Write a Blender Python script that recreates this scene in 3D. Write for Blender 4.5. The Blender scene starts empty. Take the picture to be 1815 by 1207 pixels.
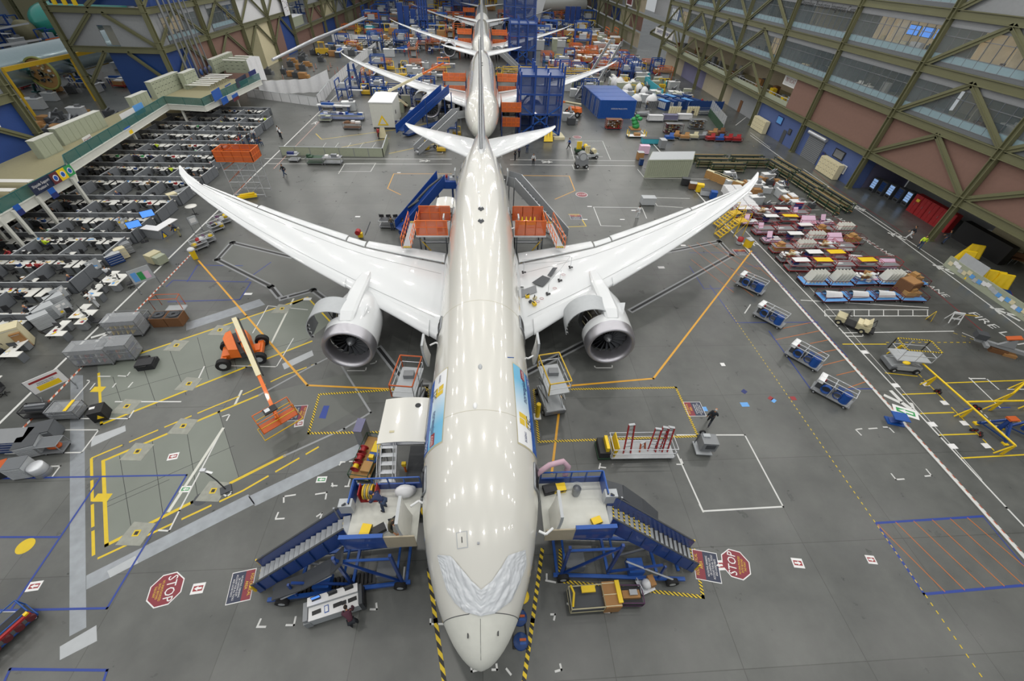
import bpy, bmesh, math, random
from math import sin, cos, pi, radians, atan2, sqrt, hypot
from mathutils import Vector, Matrix, Euler, noise
V = Vector
rnd = random.Random(7)
S = bpy.context.scene
COL = S.collection

# ---------------------------------------------------------------- camera
FPX, PITCH, YAW, ROLL, CX, CY, CZ = 722.84, .7573, .0828, .0432, .4182, -2.6726, 23.9626
_f = V((sin(YAW)*cos(PITCH), cos(YAW)*cos(PITCH), -sin(PITCH)))
_r = V((cos(YAW), -sin(YAW), 0)); _u = _r.cross(_f)
_R = _r*cos(ROLL) + _u*sin(ROLL); _U = -_r*sin(ROLL) + _u*cos(ROLL)
camd = bpy.data.cameras.new('camera'); cam = bpy.data.objects.new('camera', camd); COL.objects.link(cam)
camd.sensor_width = 36; camd.lens = 36*FPX/1815; camd.clip_end = 2000; camd.clip_start = .1
cam.matrix_world = Matrix(((_R.x, _U.x, -_f.x, CX), (_R.y, _U.y, -_f.y, CY), (_R.z, _U.z, -_f.z, CZ), (0, 0, 0, 1)))
S.camera = cam

def ray(px, py):
    return _f + _R*((px-907.5)/FPX) - _U*((py-603.5)/FPX)
def U(px, py, z=0.0):
    "world point seen at a photo position, at height z"
    d = ray(px, py); t = (z-CZ)/d.z
    return V((CX+t*d.x, CY+t*d.y, z))

# ---------------------------------------------------------------- light
w = bpy.data.worlds.new('hall_ambient'); S.world = w; w.use_nodes = True
w.node_tree.nodes['Background'].inputs[0].default_value = (.93, .97, 1, 1)
w.node_tree.nodes['Background'].inputs[1].default_value = .43
S.view_settings.view_transform = 'Standard'; S.view_settings.look = 'None'
S.view_settings.exposure = 0.0; S.view_settings.gamma = 1; S.view_settings.use_curve_mapping = False
ld = bpy.data.lights.new('high_bay_lamp', 'AREA'); ld.shape = 'DISK'; ld.size = 1.1; ld.energy = 560; ld.color = (1, .96, .9)
for j in range(17):
    for i in range(10):
        lo = bpy.data.objects.new('high_bay_lamp', ld); COL.objects.link(lo)
        lo.location = (-54+12*i+(3 if j % 2 else -3), -8+12.5*j, 30)

# ---------------------------------------------------------------- materials
def lin(h):
    h = h.lstrip('#'); c = [int(h[i:i+2], 16)/255 for i in (0, 2, 4)]
    return [x/12.92 if x <= .04045 else ((x+.055)/1.055)**2.4 for x in c]
MATS = {}
def M(name, hexc=None, rough=.5, metal=0., coat=0., var=.08, scale=3., emit=0., alpha=1.):
    if name in MATS: return MATS[name]
    m = bpy.data.materials.new(name); m.use_nodes = True; nt = m.node_tree; b = nt.nodes['Principled BSDF']
    c = lin(hexc)
    if emit:
        b.inputs['Emission Color'].default_value = (*c, 1); b.inputs['Emission Strength'].default_value = emit
    tc = nt.nodes.new('ShaderNodeTexCoord'); nz = nt.nodes.new('ShaderNodeTexNoise'); nz.inputs['Scale'].default_value = scale
    nz.inputs['Detail'].default_value = 4
    rp = nt.nodes.new('ShaderNodeMix'); rp.data_type = 'RGBA'
    rp.inputs[6].default_value = (*[x*(1-var) for x in c], 1); rp.inputs[7].default_value = (*[min(1, x*(1+var)) for x in c], 1)
    nt.links.new(tc.outputs['Object'], nz.inputs['Vector']); nt.links.new(nz.outputs['Fac'], rp.inputs[0]); nt.links.new(rp.outputs[2], b.inputs['Base Color'])
    b.inputs['Roughness'].default_value = rough; b.inputs['Metallic'].default_value = metal
    if coat: b.inputs['Coat Weight'].default_value = coat; b.inputs['Coat Roughness'].default_value = .05
    if alpha < 1: b.inputs['Alpha'].default_value = alpha
    MATS[name] = m; return m
for a in [('white_gloss', 'cfd2d4', .28, 0, .6, .02, .3), ('cream_gloss', 'cbcac3', .26, 0, 1., .02, .2), ('silver', 'b3b2b8', .36, .85, 0, .03, 1), ('engine_dark', '4a4742', .45, .7, 0, .5, 6),
          ('dark', '26272a', .6), ('black', '141416', .5), ('rubber', '1d1d1f', .8), ('steel', '8d9094', .4, .7), ('lightsteel', 'c5c8cc', .4, .5), ('white', 'dfe1e2', .5), ('offwhite', 'c9cac2', .6),
          ('blue', '173f87', .4, 0, .3), ('navy', '173a72', .45, 0, .2), ('lightblue', '5f9bd8', .4), ('orange', 'd8691c', .45, 0, .2), ('yellow', 'e3c01c', .45), ('yellowpaint', 'c9a52a', .5), ('red', '9c2226', .5), ('maroon', '5c2327', .6),
          ('grey', '7d8083', .55), ('midgrey', '62666a', .6), ('darkgrey', '44474b', .6), ('palegrey', 'a9adb0', .55), ('greenish', '9aa08c', .6), ('olive', '66664a', .55, 0, 0, .12, .4), ('cream', 'cfc6a4', .5), ('sand', 'b8b191', .6),
          ('cubicle', '676b70', .85), ('cubicle_dark', '4f5459', .8), ('desktop', 'd9d9d4', .45), ('cardboard', 'a9824f', .8), ('brownwood', '6e4b2e', .7), ('brownwall', '7d6055', .8), ('bluewall', '4a5c8c', .7), ('deepblue', '21407f', .6),
          ('violetwall', '6d6c88', .75), ('teal', '38a596', .35, 0, .6), ('tealdark', '2b5f5f', .5), ('aluskin', 'a9bcc0', .25, .6, .4), ('primer', '9fa35a', .6), ('khaki', '8f8a6c', .7), ('green', '2f8f4e', .6), ('darkgreen', '27452f', .6),
          ('skin', 'b9835f', .6), ('hair', '2a2119', .8), ('denim', '33425c', .85), ('shirt_dark', '20242b', .85), ('shirt_navy', '2c3556', .85), ('shirt_olive', '4a4636', .85), ('shirt_white', 'c9cccf', .85), ('shirt_red', '9a2e33', .85), ('shirt_maroon', '4f2a38', .85), ('hivis', 'c3df33', .6), ('pink', 'd9b7cf', .5),
          ('plastic_film', 'c3c7cb', .35, 0, .4, .1, 2), ('cloth_white', 'd3d4d6', .7), ('wallgrey', '8b8e90', .8), ('fascia', '8b8e91', .7), ('spandrel', '8299a1', .35), ('beige', 'a99f8a', .8), ('kraft', '9c7448', .85), ('hose_pink', 'b99aa8', .6), ('orange_dark', 'b5521a', .5), ('cyan', '3f9fb0', .5), ('purple', '50304e', .6), ('royal', '184c98', .4)]:
    M(*a)
M('glass_teal', '2c6a68', .15, 0, 0, .05, 1, 0, .62)
M('glass_clear', '8fa0a6', .05, 0, 0, .02, 1, 0, .13)
M('mesh_orange', 'c9602a', .7, 0, 0, .1, 3, 0, .62)
M('mesh_blue', '1f3c78', .6, 0, 0, .1, 3, 0, .5)
M('film_clear', 'c8ccd0', .2, 0, 0, .1, 3, 0, .35)
M('lamp', 'fff2dc', .5, 0, 0, 0, 1, 6.)
M('lamp_cool', 'e8f2ff', .5, 0, 0, 0, 1, 5.)
M('screen_blue', '4a7fd0', .4, 0, 0, .2, 8, 1.2)
M('screen_lit', '8fb0e0', .4, 0, 0, .4, 5, .5)
M('office_wall_glow', 'b9a888', .8, 0, 0, .6, .6, .3)  # office wall with warm room light put in as faint emission
M('office_dark', '5a5348', .8, 0, 0, .6, .5)
M('paint_yellow', 'cdb11d', .45, 0, 0, .15, 2); M('paint_white', 'c9cac8', .45, 0, 0, .12, 2); M('paint_blue', '1e3a8c', .45); M('paint_orange', 'b0662f', .5); M('paint_red', '8f2b30', .5); M('paint_black', '1b1c1e', .5)
M('paint_amber', 'd39b2a', .45); M('paint_grey', '8e9193', .5, 0, 0, .15, 1.5); M('steel_plate', '8c9196', .35, .5, 0, .25, 2)
M('slab_green', '70766e', .34, 0, 0, .16, .35); M('slab_grey', '5d605c', .34, 0, 0, .2, .3)
M('sign_maroon', '7b2230', .4); M('sign_navy', '232c44', .4); M('sign_blue', '1f55a8', .4); M('ink', '17181c', .5); M('ink_navy', '1d2a66', .5); M('text_yellow', 'd8b93c', .5); M('text_white', 'dcdcdc', .5)

def hazard_mat(name, c1, c2, period):
    m = bpy.data.materials.new(name); m.use_nodes = True; nt = m.node_tree; b = nt.nodes['Principled BSDF']
    tc = nt.nodes.new('ShaderNodeTexCoord'); sp = nt.nodes.new('ShaderNodeSeparateXYZ'); ad = nt.nodes.new('ShaderNodeMath'); fr = nt.nodes.new('ShaderNodeMath'); mu = nt.nodes.new('ShaderNodeMath'); gt = nt.nodes.new('ShaderNodeMath')
    ad.operation = 'ADD'; mu.operation = 'MULTIPLY'; mu.inputs[1].default_value = 1/period; fr.operation = 'FRACT'; gt.operation = 'GREATER_THAN'; gt.inputs[1].default_value = .5
    mx = nt.nodes.new('ShaderNodeMix'); mx.data_type = 'RGBA'; mx.inputs[6].default_value = (*lin(c1), 1); mx.inputs[7].default_value = (*lin(c2), 1)
    L = nt.links.new; L(tc.outputs['Object'], sp.inputs[0]); L(sp.outputs[0], ad.inputs[0]); L(sp.outputs[1], ad.inputs[1]); L(ad.outputs[0], mu.inputs[0]); L(mu.outputs[0], fr.inputs[0]); L(fr.outputs[0], gt.inputs[0]); L(gt.outputs[0], mx.inputs[0]); L(mx.outputs[2], b.inputs['Base Color'])
    b.inputs['Roughness'].default_value = .5; MATS[name] = m
hazard_mat('hazard', 'd9bb1c', '1d1d1c', .42); hazard_mat('hazard_small', 'd9bb1c', '2a2a26', .2)
hazard_mat('candy', 'c8c8c4', 'b0522e', .5)

# ---------------------------------------------------------------- mesh builder
class MB:
    def __init__(s, mat='grey'):
        s.v = []; s.f = []; s.fm = []; s.fs = []; s.mats = []; s.cur = mat; s.X = None
    def add(s, vs, fs, mat=None, smooth=False):
        mat = mat or s.cur
        if mat not in s.mats: s.mats.append(mat)
        k = s.mats.index(mat); n = len(s.v)
        if s.X: vs = [s.X @ V(p) for p in vs]
        s.v += [tuple(p) for p in vs]
        for f in fs: s.f.append([i+n for i in f]); s.fm.append(k); s.fs.append(smooth)
        return s
    def box(s, x0, y0, z0, x1, y1, z1, mat=None):
        if x0 > x1: x0, x1 = x1, x0
        if y0 > y1: y0, y1 = y1, y0
        if z0 > z1: z0, z1 = z1, z0
        return s.add([(x0, y0, z0), (x1, y0, z0), (x1, y1, z0), (x0, y1, z0), (x0, y0, z1), (x1, y0, z1), (x1, y1, z1), (x0, y1, z1)],
                     [(0, 3, 2, 1), (4, 5, 6, 7), (0, 1, 5, 4), (1, 2, 6, 5), (2, 3, 7, 6), (3, 0, 4, 7)], mat)
    def cb(s, c, sz, mat=None, rz=0.):
        c = V(c); a, b, d = sz[0]/2, sz[1]/2, sz[2]/2; R = Matrix.Rotation(rz, 3, 'Z')
        vs = [c + R @ V((x, y, z)) for z in (-d, d) for x, y in ((-a, -b), (a, -b), (a, b), (-a, b))]
        return s.add(vs, [(0, 3, 2, 1), (4, 5, 6, 7), (0, 1, 5, 4), (1, 2, 6, 5), (2, 3, 7, 6), (3, 0, 4, 7)], mat)
    def bar(s, p, q, w_, h, mat=None, up=(0, 0, 1)):
        p, q = V(p), V(q); d = q-p
        if d.length < 1e-6: return s
        d.normalize(); up = V(up)
        if abs(d.dot(up)) > .98: up = V((1, 0, 0)) if abs(d.x) < .9 else V((0, 1, 0))
        r = d.cross(up).normalized(); u = r.cross(d)
        vs = [e + r*a*w_/2 + u*b*h/2 for e in (p, q) for a, b in ((-1, -1), (1, -1), (1, 1), (-1, 1))]
        return s.add(vs, [(0, 1, 2, 3), (7, 6, 5, 4), (0, 4, 5, 1), (1, 5, 6, 2), (2, 6, 7, 3), (3, 7, 4, 0)], mat)
    def tube(s, p, q, r, mat=None, n=8, r2=None, cap=True):
        p, q = V(p), V(q); d = q-p
        if d.length < 1e-6: return s
        r2 = r if r2 is None else r2; d.normalize(); a = V((0, 0, 1)) if abs(d.z) < .9 else V((1, 0, 0))
        u = d.cross(a).normalized(); w_ = d.cross(u)
        vs = [p + (u*cos(2*pi*i/n) + w_*sin(2*pi*i/n))*r for i in range(n)] + [q + (u*cos(2*pi*i/n) + w_*sin(2*pi*i/n))*r2 for i in range(n)]
        s.add(vs, [(i, i+n, (i+1) % n+n, (i+1) % n) for i in range(n)], mat, True)
        if cap: s.add(vs[:n], [tuple(range(n))], mat); s.add(vs[n:], [tuple(range(n-1, -1, -1))], mat)
        return s
    def path(s, pts, r, mat=None, n=6, closed=False):
        pts = [V(p) for p in pts]; m = len(pts); vs = []
        for k, p in enumerate(pts):
            a = pts[k-1] if (k or closed) else p; b = pts[(k+1) % m] if (k < m-1 or closed) else p
            d = (b-a).normalized(); up = V((0, 0, 1)) if abs(d.z) < .95 else V((1, 0, 0))
            u = d.cross(up).normalized(); w_ = d.cross(u)
            vs += [p + (u*cos(2*pi*i/n) + w_*sin(2*pi*i/n))*r for i in range(n)]
        fs = [(k*n+i, ((k+1) % m)*n+i, ((k+1) % m)*n+(i+1) % n, k*n+(i+1) % n) for k in range(m if closed else m-1) for i in range(n)]
        s.add(vs, fs, mat, True)
        if not closed: s.add(vs[:n], [tuple(range(n))], mat); s.add(vs[-n:], [tuple(range(n-1, -1, -1))], mat)
        return s
    def lathe(s, prof, o=(0, 0, 0), axis='Z', mat=None, n=20, a0=0., a1=2*pi, smooth=True):
        o = V(o); full = abs(a1-a0-2*pi) < 1e-6; m = n if full else n+1; vs = []
        for r, h in prof:
            for i in range(m):
                a = a0+(a1-a0)*i/n
                x, y = r*cos(a), r*sin(a)
                vs.append(o + (V((x, y, h)) if axis == 'Z' else V((x, h, y)) if axis == 'Y' else V((h, x, y))))
        fs = []
        for k in range(len(prof)-1):
            for i in range(n):
                j = (i+1) % m
                fs.append((k*m+i, k*m+j, (k+1)*m+j, (k+1)*m+i))
        return s.add(vs, fs, mat, smooth)
    def prism(s, poly, z0, z1, mat=None):
        n = len(poly); vs = [(p[0], p[1], z0) for p in poly] + [(p[0], p[1], z1) for p in poly]
        return s.add(vs, [tuple(range(n-1, -1, -1)), tuple(range(n, 2*n))] + [(i, (i+1) % n, (i+1) % n+n, i+n) for i in range(n)], mat)
    def slab(s, poly, t, mat=None):
        "3d polygon thickened along its normal"
        P = [V(p) for p in poly]; nrm = (P[1]-P[0]).cross(P[2]-P[0]).normalized()*t; n = len(P)
        return s.add(P+[p+nrm for p in P], [tuple(range(n-1, -1, -1)), tuple(range(n, 2*n))] + [(i, (i+1) % n, (i+1) % n+n, i+n) for i in range(n)], mat)
    def poly(s, pts, mat=None): return s.add(pts, [tuple(range(len(pts)))], mat)
    def grid(s, fn, nu, nv, mat=None, smooth=True, flip=False):
        vs = [fn(i/nu, j/nv) for j in range(nv+1) for i in range(nu+1)]
        fs = [(j*(nu+1)+i, j*(nu+1)+i+1, (j+1)*(nu+1)+i+1, (j+1)*(nu+1)+i) for j in range(nv) for i in range(nu)]
        if flip: fs = [f[::-1] for f in fs]
        return s.add(vs, fs, mat, smooth)
    def ball(s, c, r, mat=None, n=10, sq=(1, 1, 1)):
        m = n//2+1; c = V(c); vs = []; fs = []
        for k in range(m+1):
            t = pi*k/m
            for i in range(n): vs.append(c+V((r*sq[0]*sin(t)*cos(2*pi*i/n), r*sq[1]*sin(t)*sin(2*pi*i/n), r*sq[2]*cos(t))))
        for k in range(m):
            for i in range(n): fs.append((k*n+i, (k+1)*n+i, (k+1)*n+(i+1) % n, k*n+(i+1) % n))
        return s.add(vs, fs, mat, True)
    def wheel(s, c, r, w_, axis='X', hub='palegrey'):
        d = V((1, 0, 0)) if axis == 'X' else V((0, 1, 0)) if axis == 'Y' else V(axis).normalized(); c = V(c)
        s.tube(c-d*w_/2, c+d*w_/2, r, 'rubber', 14); s.tube(c-d*(w_/2+.01), c+d*(w_/2+.01), r*.5, hub, 10); return s
    def mesh(s, name):
        me = bpy.data.meshes.new(name); me.from_pydata(s.v, [], s.f)
        for k in s.mats: me.materials.append(MATS[k])
        me.polygons.foreach_set('material_index', s.fm); me.polygons.foreach_set('use_smooth', s.fs); me.update(); return me
    def build(s, name, parent=None, label=None, kind=None):
        o = bpy.data.objects.new(name, s.mesh(name)); COL.objects.link(o); o.parent = parent
        if label: o['label'] = label
        if kind: o['kind'] = kind
        return o
def tag(o, label=None, cat=None, group=None, kind=None):
    if label: o['label'] = label
    if cat: o['category'] = cat
    if group: o['group'] = group
    if kind: o['kind'] = kind
    return o
def thing(name, label, cat, loc=(0, 0, 0), rz=0., group=None):
    o = bpy.data.objects.new(name, None); COL.objects.link(o); o.empty_display_size = .2
    o.location = loc; o.rotation_euler = (0, 0, rz); return tag(o, label, cat, group)
def solo(name, mb, label, cat, loc=(0, 0, 0), rz=0., group=None, kind=None):
    o = mb.build(name); o.location = loc; o.rotation_euler = (0, 0, rz); return tag(o, label, cat, group, kind)
KIDS = {}
def kids(o): return [c for c in o.children]
def dup(o, loc=None, rz=None, label=None, group=None, parent=None, sc=None):
    c = o.copy(); COL.objects.link(c)
    if parent: c.parent = parent
    if loc is not None: c.location = loc
    if rz is not None: c.rotation_euler = (0, 0, rz)
    if sc is not None: c.scale = sc if hasattr(sc, '__len__') else (sc, sc, sc)
    if label: c['label'] = label
    if group: c['group'] = group
    for ch in kids(o):
        d = ch.copy(); COL.objects.link(d); d.parent = c
        for g in kids(ch):
            e = g.copy(); COL.objects.link(e); e.parent = d
    return c
def struct(name, mb, parent=None):
    o = mb.build(name, parent)
    if not parent: o['kind'] = 'structure'
    return o
_tc = {}
def text_into(mb, txt, origin, xdir, ydir, size, mat, fit=None, lift=.003):
    "adds lettering as real flat letters: origin = centre, xdir = reading direction"
    if txt not in _tc:
        cu = bpy.data.curves.new('t', 'FONT'); cu.body = txt; cu.align_x = 'CENTER'; cu.align_y = 'CENTER'; cu.resolution_u = 2
        ob = bpy.data.objects.new('t', cu); COL.objects.link(ob); dg = bpy.context.evaluated_depsgraph_get()
        me = bpy.data.meshes.new_from_object(ob.evaluated_get(dg)); _tc[txt] = ([v.co.copy() for v in me.vertices], [tuple(p.vertices) for p in me.polygons])
        bpy.data.objects.remove(ob); bpy.data.curves.remove(cu); bpy.data.meshes.remove(me)
    vs, fs = _tc[txt]; xd = V(xdir).normalized(); yd = V(ydir).normalized(); nd = xd.cross(yd)
    if not vs: return
    wd = max(v.x for v in vs)-min(v.x for v in vs); sx = size if fit is None else fit/wd
    return mb.add([V(origin)+xd*v.x*sx+yd*v.y*size+nd*lift for v in vs], fs, mat)
# ================================================================ floor
M('slab_pale', '8d8f86', .5, 0, 0, .3, 3)
def floor_material():
    m = bpy.data.materials.new('polished_concrete'); m.use_nodes = True; nt = m.node_tree; b = nt.nodes['Principled BSDF']; L = nt.links.new
    tc = nt.nodes.new('ShaderNodeTexCoord')
    def noise(sc, det=5, rough=.6, vec=None):
        n = nt.nodes.new('ShaderNodeTexNoise'); n.inputs['Scale'].default_value = sc; n.inputs['Detail'].default_value = det; n.inputs['Roughness'].default_value = rough
        L(vec or tc.outputs['Object'], n.inputs['Vector']); return n
    n1 = noise(.12, 6); n2 = noise(.8, 8, .6); n3 = noise(9, 3)
    cr = nt.nodes.new('ShaderNodeValToRGB'); cr.color_ramp.elements[0].position = .3; cr.color_ramp.elements[0].color = (*lin('434544'), 1)
    cr.color_ramp.elements[1].position = .72; cr.color_ramp.elements[1].color = (*lin('6b6d6a'), 1)
    mx = nt.nodes.new('ShaderNodeMath'); mx.operation = 'MULTIPLY_ADD'; mx.inputs[1].default_value = .3; L(n2.outputs['Fac'], mx.inputs[0])
    h = nt.nodes.new('ShaderNodeMath'); h.operation = 'MULTIPLY'; h.inputs[1].default_value = .7; L(n1.outputs['Fac'], h.inputs[0]); L(h.outputs[0], mx.inputs[2]); L(mx.outputs[0], cr.inputs[0])
    # slab joints
    br = nt.nodes.new('ShaderNodeTexBrick'); br.offset = 0; br.inputs['Scale'].default_value = 1; br.inputs['Brick Width'].default_value = 6.1; br.inputs['Row Height'].default_value = 5.4
    br.inputs['Mortar Size'].default_value = .022; br.inputs['Mortar Smooth'].default_value = .3
    br.inputs['Color1'].default_value = (1, 1, 1, 1); br.inputs['Color2'].default_value = (.82, .82, .82, 1); br.inputs['Mortar'].default_value = (.55, .55, .53, 1)
    L(tc.outputs['Object'], br.inputs['Vector'])
    m1 = nt.nodes.new('ShaderNodeMix'); m1.data_type = 'RGBA'; m1.blend_type = 'MULTIPLY'; m1.inputs[0].default_value = 1; L(cr.outputs[0], m1.inputs[6]); L(br.outputs['Color'], m1.inputs[7])
    L(m1.outputs[2], b.inputs['Base Color'])
    rr = nt.nodes.new('ShaderNodeMapRange'); rr.inputs[3].default_value = .2; rr.inputs[4].default_value = .42; L(n2.outputs['Fac'], rr.inputs[0]); L(rr.outputs[0], b.inputs['Roughness'])
    bp = nt.nodes.new('ShaderNodeBump'); bp.inputs['Strength'].default_value = .05; L(n3.outputs['Fac'], bp.inputs['Height']); L(bp.outputs[0], b.inputs['Normal'])
    MATS['floor'] = m
floor_material()
fb = MB('floor'); fb.poly([(-170, -25, 0), (110, -25, 0), (110, 430, 0), (-170, 430, 0)]); FLOOR = struct('floor', fb)
_z = [.004]
def nz():
    _z[0] += .0004
    if _z[0] > .012: _z[0] = .004
    return _z[0]
def mark(name, mb): return mb.build(name, FLOOR)
def stroke(mb, pts, w_, mat, z, dash=None, closed=False):
    pts = [V((p[0], p[1], 0)) for p in pts]
    if closed: pts.append(pts[0])
    for a, b in zip(pts, pts[1:]):
        d = b-a; L_ = d.length
        if L_ < 1e-4: continue
        d.normalize(); r = V((d.y, -d.x, 0))*w_/2
        segs = [(-w_*.5, L_+w_*.5)] if not dash else []
        if dash:
            t = 0
            while t < L_: segs.append((t, min(L_, t+dash[0]))); t += dash[0]+dash[1]
        for s0, s1 in segs:
            p, q = a+d*s0, a+d*s1
            mb.poly([(p-r).to_3d().xy.to_3d()+V((0, 0, z)), (p+r)+V((0, 0, z)), (q+r)+V((0, 0, z)), (q-r)+V((0, 0, z))], mat)
def pl(pts, w_, mat, dash=None, closed=False, name='floor_line'):
    b = MB(mat); stroke(b, [U(*p) for p in pts], w_, mat, nz(), dash, closed); return mark(name, b)
def wl(pts, w_, mat, dash=None, closed=False, name='floor_line'):
    b = MB(mat); stroke(b, pts, w_, mat, nz(), dash, closed); return mark(name, b)
def area(pts, mat, name='floor_panel', z=.002):
    b = MB(mat); b.poly([U(*p)+V((0, 0, z)) for p in pts]); 
    return mark(name, b)
def ell(pts, w_=.09, mat='paint_white'): pl(pts, w_, mat, name='corner_mark')

# pale slabs over the service pits on the left
area([(172, 640), (238, 630), (384, 581), (470, 551), (545, 527), (585, 572), (530, 614), (437, 650), (182, 752)][::-1], 'slab_green')
area([(183, 817), (388, 730), (423, 845), (341, 890), (189, 966)][::-1], 'slab_green')
area([(388, 730), (460, 700), (640, 655), (655, 712), (423, 845)][::-1], 'slab_grey')
area([(385, 455), (405, 425), (485, 440), (602, 505), (520, 540), (492, 512)][::-1], 'slab_grey')
area([(124, 790), (125, 665), (147, 665), (150, 790)], 'steel_plate'); area([(123, 1128), (124, 790), (150, 790), (153, 1112)], 'steel_plate')
area([(153, 1045), (153, 1020), (440, 876), (452, 893)], 'steel_plate'); area([(440, 880), (650, 780), (660, 795), (452, 897)], 'steel_plate')
area([(330, 586), (330, 572), (460, 530), (470, 540)], 'steel_plate')
area([(106, 1170), (106, 1146), (171, 1108), (172, 1136)][::-1], 'palegrey', 'cover_plate'); area([(161, 792), (163, 775), (222, 754), (223, 764)][::-1], 'palegrey', 'cover_plate')
area([(190, 1012), (240, 985), (245, 998), (195, 1024)][::-1], 'palegrey', 'cover_plate', .0035); area([(500, 645), (553, 621), (556, 630), (504, 655)][::-1], 'palegrey', 'cover_plate', .0035)
b_ = MB('paint_black')
for a, c in [((200, 668), (225, 742)), ((250, 640), (278, 720)), ((300, 618), (330, 700)), ((350, 598), (370, 672)), ((400, 580), (420, 655)), ((175, 705), (545, 600)), ((212, 808), (235, 950)), ((270, 782), (290, 920)), ((330, 758), (352, 890)), ((188, 890), (415, 790)), ((388, 730), (423, 845)), ((186, 900), (300, 850))]:
    stroke(b_, [U(*a), U(*c)], .03, 'paint_black', .003)
mark('slab_joints', b_)
for p in [(242, 945), (244, 800), (325, 755), (335, 680), (313, 612), (225, 720), (378, 870), (390, 585), (500, 547)]:
    c = U(*p); b_ = MB(); b_.prism([(c.x-.75, c.y-.6), (c.x+.6, c.y-.7), (c.x+.75, c.y+.5), (c.x-.5, c.y+.65)], .003, .012, 'slab_pale'); b_.cb((c.x, c.y, .014), (.35, .35, .012), 'paint_yellow'); b_.cb((c.x, c.y, .016), (.2, .2, .012), 'dark'); mark('anchor_pocket', b_)
for c in [(357, 884), (45, 968)]:
    p = U(*c); b_ = MB(); b_.lathe([(0, .008), (.42, .008)], p, 'Z', 'darkgrey' if c[0] > 100 else 'paint_yellow', 20); mark('floor_disc', b_)
# yellow painted zone edges
for pts, w_, dash in [([(238, 630), (384, 581), (545, 527)], .15, None), ([(175, 662), (180, 752), (437, 650), (552, 605)], .16, None), ([(183, 817), (388, 730), (460, 700)], .16, None),
                      ([(162, 812), (380, 720), (430, 700), (505, 665), (560, 645)], .11, (1.6, .35)), ([(162, 812), (166, 990)], .15, (1.6, .25)), ([(183, 817), (189, 966), (341, 890), (504, 808)], .19, None),
                      ([(173, 990), (430, 870), (565, 792)], .12, (1.5, .4)), ([(545, 527), (590, 575)], .14, None), ([(170, 690), (178, 690)], .5, None), ([(176, 882), (187, 882)], .5, None)]:
    pl(pts, w_, 'paint_yellow', dash)
pl([(460, 700), (560, 645), (660, 595)], .14, 'paint_grey'); pl([(504, 808), (610, 760), (657, 731), (600, 640)], .14, 'paint_grey')
# amber wing boundary
for pts in [[(352, 462), (437, 560), (545, 683), (700, 690), (757, 691)], [(1332, 445), (1158, 671), (996, 685), (978, 838)]]: pl(pts, .16, 'paint_amber')
for pts in [[(566, 699), (757, 687), (760, 712)], [(566, 699), (547, 768), (672, 766)], [(946, 691), (1198, 687), (1237, 773), (955, 783)], [(946, 691), (955, 783)], [(993, 975), (992, 1030), (1246, 1058), (1230, 975)]]: pl(pts, .17, 'hazard_small')
for pts in [[(760, 1010), (772, 1100), (790, 1225)], [(961, 975), (944, 1100), (926, 1225)]]: pl(pts, .2, 'hazard')
# far yellow boxes under the tail
pl([(800, 308), (698, 308), (687, 334), (710, 345)], .12, 'paint_amber'); pl([(923, 311), (1009, 312), (1019, 338), (984, 353)], .12, 'paint_amber'); pl([(984, 403), (1039, 401), (1026, 380), (1008, 380)], .12, 'paint_yellow')
pl([(560, 237), (570, 247), (700, 230), (760, 218)], .14, 'paint_yellow'); pl([(600, 262), (690, 245)], .12, 'paint_yellow'); pl([(690, 272), (775, 254)], .14, 'paint_yellow')
# hall-length aisle lines
wl([(30.7, 1), (30.7, 41), (30.7, 170)], .2, 'paint_white'); wl([(30.84, 1), (30.84, 40)], .07, 'candy'); wl([(30.98, 20), (30.98, 36)], .06, 'paint_blue')
wl([(-32.4, 8), (-32.4, 150)], .18, 'paint_white'); wl([(-30.6, 12), (-30.6, 40)], .16, 'candy'); wl([(-30.6, 60), (-30.6, 100)], .12, 'candy')
wl([(23.4, -3), (23.4, 27)], .06, 'paint_yellow', (.16, .2))
pl([(1322, 410), (1486, 580), (1666, 774), (1784, 900), (1850, 970)], .12, 'paint_white'); pl([(1335, 400), (1500, 580), (1740, 850)], .05, 'paint_white')
pl([(1413, 300), (1587, 417), (1815, 586)], .16, 'paint_white'); pl([(1330, 240), (1413, 300)], .16, 'paint_white'); pl([(1424, 300), (1600, 420), (1815, 565)], .14, 'paint_white'); pl([(1434, 352), (1620, 485), (1745, 590)], .07, 'paint_red'); pl([(1440, 300), (1470, 326), (1600, 412)], .06, 'paint_red')
pl([(1330, 235), (1365, 262)], .1, 'paint_white'); pl([(1304, 222), (1345, 190), (1365, 205)], .12, 'paint_white')
# cross aisle behind the tail
for y0 in (283, 292):
    pl([(470, y0-2), (800, y0-1)], .13, 'paint_white'); pl([(905, y0), (1125, y0+2)], .13, 'paint_white')
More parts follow.
